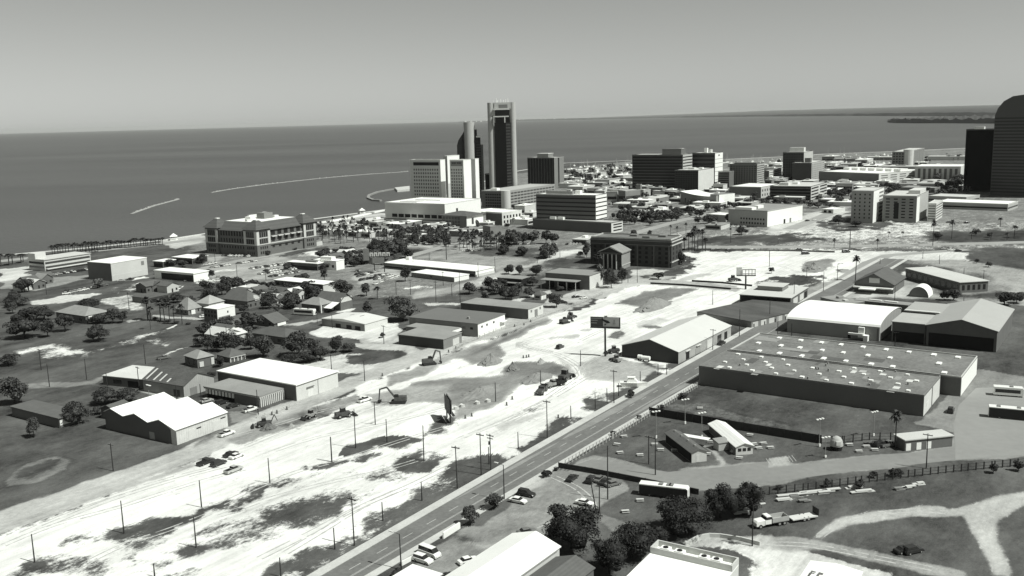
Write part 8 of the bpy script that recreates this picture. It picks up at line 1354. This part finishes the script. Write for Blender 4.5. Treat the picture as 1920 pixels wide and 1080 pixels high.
farcars('%s car on the drives and lots below the hotel', 'cars below the hotel', [(w3, 1080, 370, 1300, 350, 9, 70), (w3, 1150, 400, 1500, 380, 12, 70), (w3, 1060, 450, 1500, 430, 12, 70), (w4, 120, 600, 540, 590, 12, 10), (w4, 560, 600, 980, 595, 13, 10), (w4, 1100, 600, 1220, 600, 4, 10), (w4, 20, 690, 180, 680, 4, 10), (w4, 1290, 600, 1560, 600, 7, 10), (w4, 260, 625, 420, 630, 4, 10)], 5)
farcars('%s car in the downtown lots right of the banded office', 'cars in the downtown lots', [(w1, 680, 700, 1000, 690, 12, 60), (w1, 700, 860, 960, 850, 8, 60), (w1, 1100, 690, 1500, 660, 12, 60), (w1, 1600, 840, 1850, 780, 8, 30), (w1, 1050, 905, 1250, 890, 6, 60), (d, 560, 610, 760, 620, 8, 30), (d, 880, 740, 1120, 745, 6, 20), (d, 1480, 700, 1560, 690, 3, 30), (w2, 1540, 780, 1640, 800, 3, 30)], 6)
farcars('%s car on the far right streets', 'cars on the far right streets', [(e, 880, 990, 960, 985, 3, 20), (e, 430, 560, 800, 550, 9, 60), (w6, 830, 920, 1100, 960, 3, 10), (w6, 900, 590, 1200, 600, 4, 10)], 7)
# buses, campers, trucks
def bus(name, label, cat, loc, hd, L, w_, hh, roofunits, body=CARW, low=None):
    rt = empty(name, loc, R(hd)); tag(rt, label, cat); mb = MB(); hull(mb, [(-L / 2, .45), (L / 2, .45), (L / 2, hh - .5), (L / 2 - .35, hh), (-L / 2 + .1, hh), (-L / 2, hh - .2)], w_, .14); mb.build('body', body, rt)
    for y in (-1, 1): mb = MB(); mb.box(-L / 2 + .5, L / 2 - 1.0, y * (w_ / 2 - .02) - .03, y * (w_ / 2 - .02) + .03, hh * .42, hh * .78); mb.build('window_band', GLASS, rt)
    if low:
        for y in (-1, 1): mb = MB(); mb.box(-L / 2 + .1, L / 2 - .1, y * (w_ / 2) - .035, y * (w_ / 2) + .035, .5, hh - .3); mb.build('side_panel', low, rt)
    for x in (-L * .28, L * .33):
        for y in (-w_ / 2 + .18, w_ / 2 - .18): link('wheel', WHB, rt, (x, y, .52))
    for f0 in roofunits: mb = MB(); mb.box(f0 * L - .5, f0 * L + .5, -w_ * .3, w_ * .3, hh + .002, hh + .25); mb.build('roof_unit', DARK if f0 > .9 else GREYW, rt)
    return rt
bus('coach', 'long parked coach with a white roof and dark sides beside the tree belt', 'coach', P(*o(1140, 482)), -21, 12.5, 2.6, 3.2, [-.06, .10, .15], CARW, mat('coach_dark_side', .02, .6))
bus('camper', 'white camper bus parked before the hip-roofed house with columns', 'camper', P(*v2(735, 885)), -22, 12, 2.5, 3.3, [-.2, .2]); bus('coach', 'blurred long white-roofed trailer at the right edge', 'trailer', P(1900, 785), -25, 14, 3, 3.6, [-.3, .1], CARW, mat('coach_dark_side', .02)); bus('coach', 'pale blurred trailer above the long one at the right edge', 'trailer', P(1890, 742), -22, 9, 2.8, 3.2, [.1])
def truck(name, label, cat, loc, hd, hoodm, bedm, trailer=False, tip=0.0):
    rt = empty(name, loc, R(hd)); tag(rt, label, cat); mb = MB(); mb.box(-4.2, 3.9, -.45, .45, .55, .85); mb.build('chassis', DSTEEL, rt)
    mb = MB(); hull(mb, [(1.9, .6), (4.2, .6), (4.25, 1.5), (3.9, 1.85), (1.9, 2.0)], 2.1, .2); mb.build('hood', hoodm, rt)
    mb = MB(); frust(mb, .3, .3, 1.9, 1.95, 2.3, 2.2, .9, 1.95); frust(mb, .3, .35, 1.5, 1.6, 2.1, 2.0, 2.6, 2.75); mb.build('cab', hoodm, rt); mb = MB(); frust(mb, .35, .38, 1.55, 1.88, 2.2, 2.02, 1.951, 2.6); mb.build('window', GLASS, rt)
    mb = MB(); B0, B1 = -4.3, .1; mb.box(B0, B1, -1.2, 1.2, 1.0, 1.15); mb.box(B0, B1, -1.25, -1.12, 1.151, 2.2); mb.box(B0, B1, 1.12, 1.25, 1.151, 2.2); mb.box(B1 - .12, B1, -1.119, 1.119, 1.151, 2.4); mb.box(B0, B0 + .12, -1.119, 1.119, 1.151, 2.1); bd = mb.build('dump_bed', bedm, rt)
    for x in (3.1, -1.9, -3.2):
        for y in (-1.0, 1.0): link('wheel', WHB, rt, (x, y, .52))
    for y in (-.8, .8): mb = MB(); mb.cone((4.22, y, 1.1), (4.3, y, 1.1), .16, .16, 10); mb.build('headlight', STEEL, rt)
    if trailer:
        t2 = empty('flatbed_trailer', loc, R(hd)); tag(t2, 'low pale flatbed trailer hitched to the white dump truck, ramp raised', 'trailer'); mb = MB(); mb.box(-12.2, -5.4, -1.2, 1.2, .75, 1.0); mb.build('deck', PALE, t2); mb = MB(); mb.box(-5.4, -4.4, -.15, .15, .75, .9); mb.build('drawbar', DSTEEL, t2); mb = MB(); mb.box(-12.4, -12.25, -1.2, 1.2, .75, 2.6); mb.build('ramp', DSTEEL, t2)
        for x in (-8.6, -9.7):
            for y in (-1.0, 1.0): link('wheel', WHB, t2, (x, y, .52))
    return rt
truck('dump_truck', 'white dump truck towing a flatbed on the lower right lawn', 'dump truck', P(*r_(15, 700)), 197, CARW, CONC, True)
truck('dump_truck', 'dark dump truck facing the camera on the white haul road', 'dump truck', P(*n(948, 545)), 255, MACH, MACH); truck('dump_truck', 'pale-cabbed dump truck second in line on the haul road', 'dump truck', P(*n(1045, 498)), 215, MACHL, DARK); 
# construction machines
def excavator(label, loc, hd, s_=1.0, reach=1.0, drop=-1.0):
    rt = empty('excavator', loc, R(hd)); rt.scale = (s_, s_, s_); tag(rt, label, 'excavator')
    for y in (-1.2, 1.2): mb = MB(); mb.prism([(-2.2, y - .35), (2.2, y - .35), (2.2, y + .35), (-2.2, y + .35)], [.25, .25, .25, .25], 1.0); mb.cone((-2.2, y - .34, .5), (-2.2, y + .34, .5), .5, .5, 10); mb.cone((2.2, y - .34, .5), (2.2, y + .34, .5), .5, .5, 10); mb.build('track', DSTEEL, rt)
    mb = MB(); frust(mb, -2.8, -2.7, 1.2, 1.5, 2.7, 2.5, 1.1, 2.4); mb.build('body', MACH, rt); mb = MB(); frust(mb, -.2, -.1, 1.2, 1.5, 1.1, 1.0, 2.41, 3.2); ob = mb.build('cab', DGLASS, rt); ob.location.y = .7
    mb = MB(); mb.cone((1.2, -.2, 2.0), (3.9 * reach, -.2, 5.6), .38, .32, 6); mb.cone((3.9 * reach, -.2, 5.6), (6.3 * reach, -.2, 4.9), .32, .26, 6); mb.build('boom', MACH, rt)
    mb = MB(); mb.cone((6.3 * reach, -.2, 5.1), (6.8 * reach, -.2, .9), .28, .2, 6); mb.build('stick', MACH, rt); mb = MB(); mb.prism([(6.0 * reach, -.8), (7.2 * reach, -.8), (7.2 * reach, .4), (6.0 * reach, .4)], [.5, .1, .1, .5], [1.2, 1.0, 1.0, 1.2]); mb.build('bucket', DSTEEL, rt)
    return rt
excavator('dark excavator with its arm arched down to the white gravel', P(*l(1470, 622)), 178, 1.0); excavator('excavator with a raised folded arm at the end of the pale track', P(*l(1700, 335)), 20, 1.0, .7); excavator('small excavator far along the gravel road near the column billboard', P(*g(1515, 825)), 40, .9, .8)
def loader(label, loc, hd, s_=1.0, m_=None, name='loader', backhoe=False):
    rt = empty(name, loc, R(hd)); rt.scale = (s_, s_, s_); m_ = m_ or MACH; tag(rt, label, name.replace('_', ' ')); mb = MB(); hull(mb, [(-2.4, .7), (1.4, .7), (1.6, 1.5), (.2, 1.7), (-2.3, 1.6)], 1.7, .15); mb.build('body', m_, rt); mb = MB(); frust(mb, -.9, -.8, .3, .4, 1.4, 1.3, 1.65, 2.7); mb.build('cab', DGLASS, rt); mb = MB(); mb.box(-.95, .45, -.75, .75, 2.71, 2.82); mb.build('cab_roof', MACHL, rt)
    for x in (-1.4, 1.2):
        for y in (-.95, .95): link('wheel', WHB, rt, (x, y, .6))
    for y in (-.6, .6): mb = MB(); mb.cone((.6, y, 1.6), (2.9, y, .7), .12, .1, 6); mb.build('lift_arm', m_, rt)
    mb = MB(); mb.prism([(2.7, -1.2), (3.5, -1.2), (3.5, 1.2), (2.7, 1.2)], [.2, .1, .1, .2], [1.1, .35, .35, 1.1]); mb.build('bucket', DSTEEL, rt)
    if backhoe: mb = MB(); mb.cone((-2.3, 0, 1.2), (-3.3, 0, 3.3), .16, .14, 6); mb.cone((-3.3, 0, 3.3), (-4.1, 0, 1.3), .14, .1, 6); mb.build('backhoe_arm', m_, rt)
    return rt
loader('backhoe loader standing on the gravel road before the striped office', P(*l(808, 735)), 235, 1.0, MACHL, 'backhoe_loader', True); loader('dark wheel loader right of the backhoe on the gravel', P(*l(1060, 730)), 30, 1.25); loader('dark loader near the large shed corner by the billboard column', P(*px(1150, 662)), 200, 1.1); loader('second machine by the large shed corner under the billboard', P(*px(1155, 678)), 120, 1.0, MACHL); loader('low dark machine amid the rubble at the gravel road edge', P(*l(455, 800)), 200, 1.1, MACH, 'loader', True)
loader('wheel loader at the head of the haul road convoy', P(*n(1120, 450)), 60, 1.5); loader('dark machine by the bare billboard frame', P(*h(1260, 430)), 20, 1.3); loader('dark machine beside the small far excavator', P(*g(1565, 790)), 60, 1.1)
# road roller-sized white tanks by the gabled warehouse and other small site things
for q0, (fn, x, y, lab, ln) in enumerate([(h, 560, 1022, 'left white tank by the dark gable wall', 1.6), (h, 605, 1032, 'right white tank by the dark gable wall', 3.2)]):
    rt = empty('storage_tank', P(*fn(x, y)), R(-30)); tag(rt, lab, 'tank'); mb = MB(); mb.cone((-ln / 2, 0, 1.5), (ln / 2, 0, 1.5), .8, .8, 14); mb.build('tank', WHITE, rt)
    for x_ in (-ln * .35, ln * .35): mb = MB(); mb.box(x_ - .12, x_ + .12, -.6, .6, 0, .85); mb.build('cradle', DSTEEL, rt)
for q0, (x, y) in enumerate([(600, 940), (690, 905), (920, 860), (1080, 830)]):
    mb = MB(); mb.prism([(.9 * math.cos(t_), .7 * math.sin(t_)) for t_ in np.arange(0, 6.2, .9)], 0, [1.0, .8, 1.1, .9, .8, 1.0, .9]); ob = mb.build('concrete_block', PALE, None, tuple(P(*v4(x, y)))); tag(ob, 'pale rubble block below the dark dirt mounds, ' + ow(q0, 4), 'rubble block', 'pale rubble blocks')
def barrel(label, fn, x, y, grp):
    rt = empty('site_barrel', P(*fn(x, y))); tag(rt, label, 'barrel', grp); mb = MB(); mb.cone((0, 0, 0), (0, 0, .12), .42, .40, 10); mb.build('base', DSTEEL, rt); mb = MB(); mb.cone((0, 0, .121), (0, 0, 1.15), .30, .22, 10); mb.build('drum', mat('barrel_drum', .12), rt)
bl = [(n, 680, 640), (n, 722, 595), (n, 418, 722), (n, 370, 738), (n, 1067, 735), (n, 805, 285), (n, 828, 282), (n, 846, 278), (l, 520, 712), (l, 558, 700), (l, 632, 672), (l, 1348, 420), (v4, 600, 30), (v4, 490, 85), (g, 1140, 850), (g, 1210, 838), (g, 1260, 815)]
bl = sorted([(fn(x, y), fn, x, y) for fn, x, y in bl], key=lambda s_: s_[0][0])
for q0, (_, fn, x, y) in enumerate(bl): barrel('dark traffic barrel on the construction site, ' + ow(q0, len(bl)), fn, x, y, 'traffic barrels on the site')
# lawn tables, dome, boat, rubbish strip
tb = empty('picnic_table', (0, 0, -500)); tag(tb, 'table', 'picnic table'); mb = MB(); mb.box(-1.1, 1.1, -.45, .45, .72, .8); mb.build('table_top', LCONC, tb)
for y in (-.85, .85): mb = MB(); mb.box(-1.1, 1.1, y - .16, y + .16, .42, .48); mb.build('bench', CONC, tb)
for x in (-.8, .8): mb = MB(); mb.add([(x, -.9, 0), (x + .08, -.9, 0), (x + .08, -.3, .71), (x, -.3, .71), (x, .9, 0), (x + .08, .9, 0), (x + .08, .3, .71), (x, .3, .71)], [(0, 1, 2, 3), (4, 7, 6, 5), (3, 2, 6, 7)]); mb.build('leg', GREYW, tb)
TB = [(p, 68, 940), (p, 120, 880), (p, 90, 1002), (p, 240, 1020), (p, 395, 980), (p, 350, 940), (p, 770, 920), (p, 1092, 938), (p, 1130, 968), (p, 1165, 932), (p, 1218, 964), (p, 985, 1042), (p, 745, 1012), (q, 610, 942), (q, 738, 955), (q, 682, 992), (q, 800, 980), (q, 800, 928), (p, 500, 985), (o, 960, 520), (o, 850, 605), (p, 1065, 870), (p, 690, 668)]
TB = sorted([(fn(x, y), fn, x, y) for fn, x, y in TB], key=lambda s_: s_[0][0])
for q0, (b_, fn, x, y) in enumerate(TB): inst(tb, P(*b_), R(-25 + (q0 * 37) % 40), .85, 'pale picnic table on the fenced lawns, ' + ow(q0, len(TB)), 'picnic tables on the lawns')
rt = empty('shed', P(*p(850, 965)), R(20)); tag(rt, 'tiny garden shed between the two portable buildings', 'shed'); mb = MB(); mb.box(-1.8, 1.8, -1.4, 1.4, 0, 2.2); mb.build('wall', CONC, rt); mb = MB(); mb.prism([(-2, -1.6), (2, -1.6), (2, 1.6), (-2, 1.6)], [2.21] * 4, [2.4, 2.4, 2.9, 2.9]); mb.build('roof', GREYROOF, rt)
rt = empty('awning', P(*p(655, 935)), R(-33)); tag(rt, 'white flat awning beside the dark-roofed portable building', 'awning'); mb = MB(); mb.box(-4.2, 4.2, -1.1, 1.1, 2.3, 2.42); mb.build('roof', WHITE, rt)
for x in (-3.9, 3.9):
    for y in (-.9, .9): mb = MB(); mb.cone((x, y, 0), (x, y, 2.3), .06, .06, 6); mb.build('post', STEEL, rt)
w_ = P(*q(512, 972)); rt = empty('garden_dome', w_); tag(rt, 'small rounded hut with a pale top and dark skirt by the mesh fence', 'hut'); sc = 12 * math.hypot(w_[0], w_[1]) / FPX; nu = 16
mb = MB(); V = [(sc * math.cos(6.283 * u_ / nu) * k_, sc * math.sin(6.283 * u_ / nu) * k_, z_) for k_, z_ in ((1, 1.3), (.98, 2.0), (.86, 2.9), (.6, 3.6), (.25, 4.0), (.02, 4.05)) for u_ in range(nu)]; mb.add(V, [(v_ * nu + u_, v_ * nu + (u_ + 1) % nu, (v_ + 1) * nu + (u_ + 1) % nu, (v_ + 1) * nu + u_) for v_ in range(5) for u_ in range(nu)]); mb.build('roof', CONC, rt); mb = MB(); mb.cone((0, 0, 0), (0, 0, 1.3), sc * .85, sc * .92, nu); mb.build('wall', DARK, rt); mb = MB(); mb.box(-sc * .35, sc * .3, -sc - .05, -sc * .6, 1.8, 2.9); mb.build('vent', PALE, rt)
def boat_proto(mast):
    rt = empty('sailboat' if mast else 'motorboat', (0, 0, -500)); tag(rt, 'boat', 'boat'); mb = MB(); pl = [(-5, -1.5), (1.5, -1.6), (5.5, 0), (1.5, 1.6), (-5, 1.5)]; V = [(x * .85, y * .7, -.6) for x, y in pl] + [(x, y, 1.1) for x, y in pl]
    mb.add(V, [(0, 1, 2, 3, 4)[::-1], (5, 6, 7, 8, 9)] + [(i, (i + 1) % 5, 5 + (i + 1) % 5, 5 + i) for i in range(5)]); mb.build('hull', CARW, rt); mb = MB(); frust(mb, -2.5, -2, 1, 1.8, 2.2, 1.7, 1.1, 2.3); mb.build('cabin', WHITE, rt)
    if mast: mb = MB(); mb.cone((.5, 0, 1.1), (.5, 0, 13), .12, .08, 6); mb.cone((.4, 0, 2.6), (-4, 0, 2.6), .16, .12, 6); mb.build('mast', PALE, rt)
    else: mb = MB(); mb.box(-2.2, .8, -1, 1, 2.9, 3.05); mb.build('canopy', WHITE, rt)
    return rt
BP = [boat_proto(0), boat_proto(1)]
inst(BP[0], P(*p(190, 500)) + np.array([0, 0, .7]), R(-8), .95, 'white boat on a trailer beside the main road')
rnd = random.Random(17)
def boats(label, grp, x0, x1, ytop, ybot, n_, z_=-1.6):
    for q0 in range(n_):
        x = rnd.uniform(x0, x1); y = rnd.uniform(np.interp(x, *ytop), np.interp(x, *ybot)); mt = rnd.random() < .55; inst(BP[1 if mt else 0], P(x, y, .1), rnd.choice([R(150), R(60), R(240)]) + rnd.uniform(-.2, .2), rnd.uniform(.9, 1.6), label % ('sailboat with a bare mast' if mt else 'motorboat'), grp + (', sailboats' if mt else ', motorboats'))
boats('white %s laid up in the marina beyond the office block', 'boats in the marina beyond the office block', 1062, 1184, ([1060, 1190], [312, 308]), ([1060, 1190], [346, 340]), 95)
boats('white %s on the shore right of the bowed block', 'boats on the shore right of the bowed block', 1362, 1466, ([1360, 1470], [303, 299]), ([1360, 1470], [312, 312]), 34)
boats('white %s in the yacht yard left of the water tower flats', 'boats in the yacht yard', 1545, 1690, ([1540, 1690], [294, 288]), ([1540, 1690], [318, 312]), 60)
mk_ = [(r_, 120, 515, 6), (r_, 250, 470, 14), (r_, 320, 462, 12), (r_, 275, 520, 4), (r_, 470, 440, 7), (r_, 635, 425, 7), (r_, 725, 455, 8), (r_, 1000, 430, 5), (r_, 1060, 420, 5), (r_, 1140, 395, 4), (r_, 410, 460, 6), (r_, 190, 495, 5), (o, 1760, 605, 3), (o, 1700, 615, 3), (p, 955, 990, 3)]
for q0, (fn, x, y, ln) in enumerate(mk_):
    mb = MB(); r2 = random.Random(q0)
    for t_ in range(3): dx, dy = r2.uniform(-.2, .2) * ln, r2.uniform(-.5, .5); mb.box(dx - ln * r2.uniform(.2, .34), dx + ln * r2.uniform(.2, .34), dy - .5, dy + .5, .05 + t_ * .22, .24 + t_ * .22)
    ob = mb.build('scrap_pile', LCONC if q0 % 4 != 3 else GREYW, None, tuple(P(*fn(x, y)))); ob.rotation_euler = (0, 0, R(10)); tag(ob, 'flat pile of %s boards in the lower right storage strip, %s' % ('pale' if q0 % 4 != 3 else 'grey', ow(q0, len(mk_))), 'scrap pile', 'board piles in the storage strip')
# ---------------------------------------------------------------- air
def haze(dens):
    mb = MB(); mb.box(-80000, 80000, -80000, 80000, -4, 215); hz = MB(); ob = mb.build('haze', None)
    m_ = bpy.data.materials.new('haze_air'); m_.use_nodes = True; nt = m_.node_tree; nt.nodes.clear(); v_ = nt.nodes.new('ShaderNodeVolumePrincipled'); v_.inputs['Color'].default_value = (.93, .95, .92, 1); v_.inputs['Density'].default_value = dens; v_.inputs['Anisotropy'].default_value = 0.1; o_ = nt.nodes.new('ShaderNodeOutputMaterial'); nt.links.new(v_.outputs[0], o_.inputs['Volume']); ob.data.materials.clear(); ob.data.materials.append(m_); ob['kind'] = 'stuff'
HAZE = 1.3e-5
if HAZE: haze(HAZE)
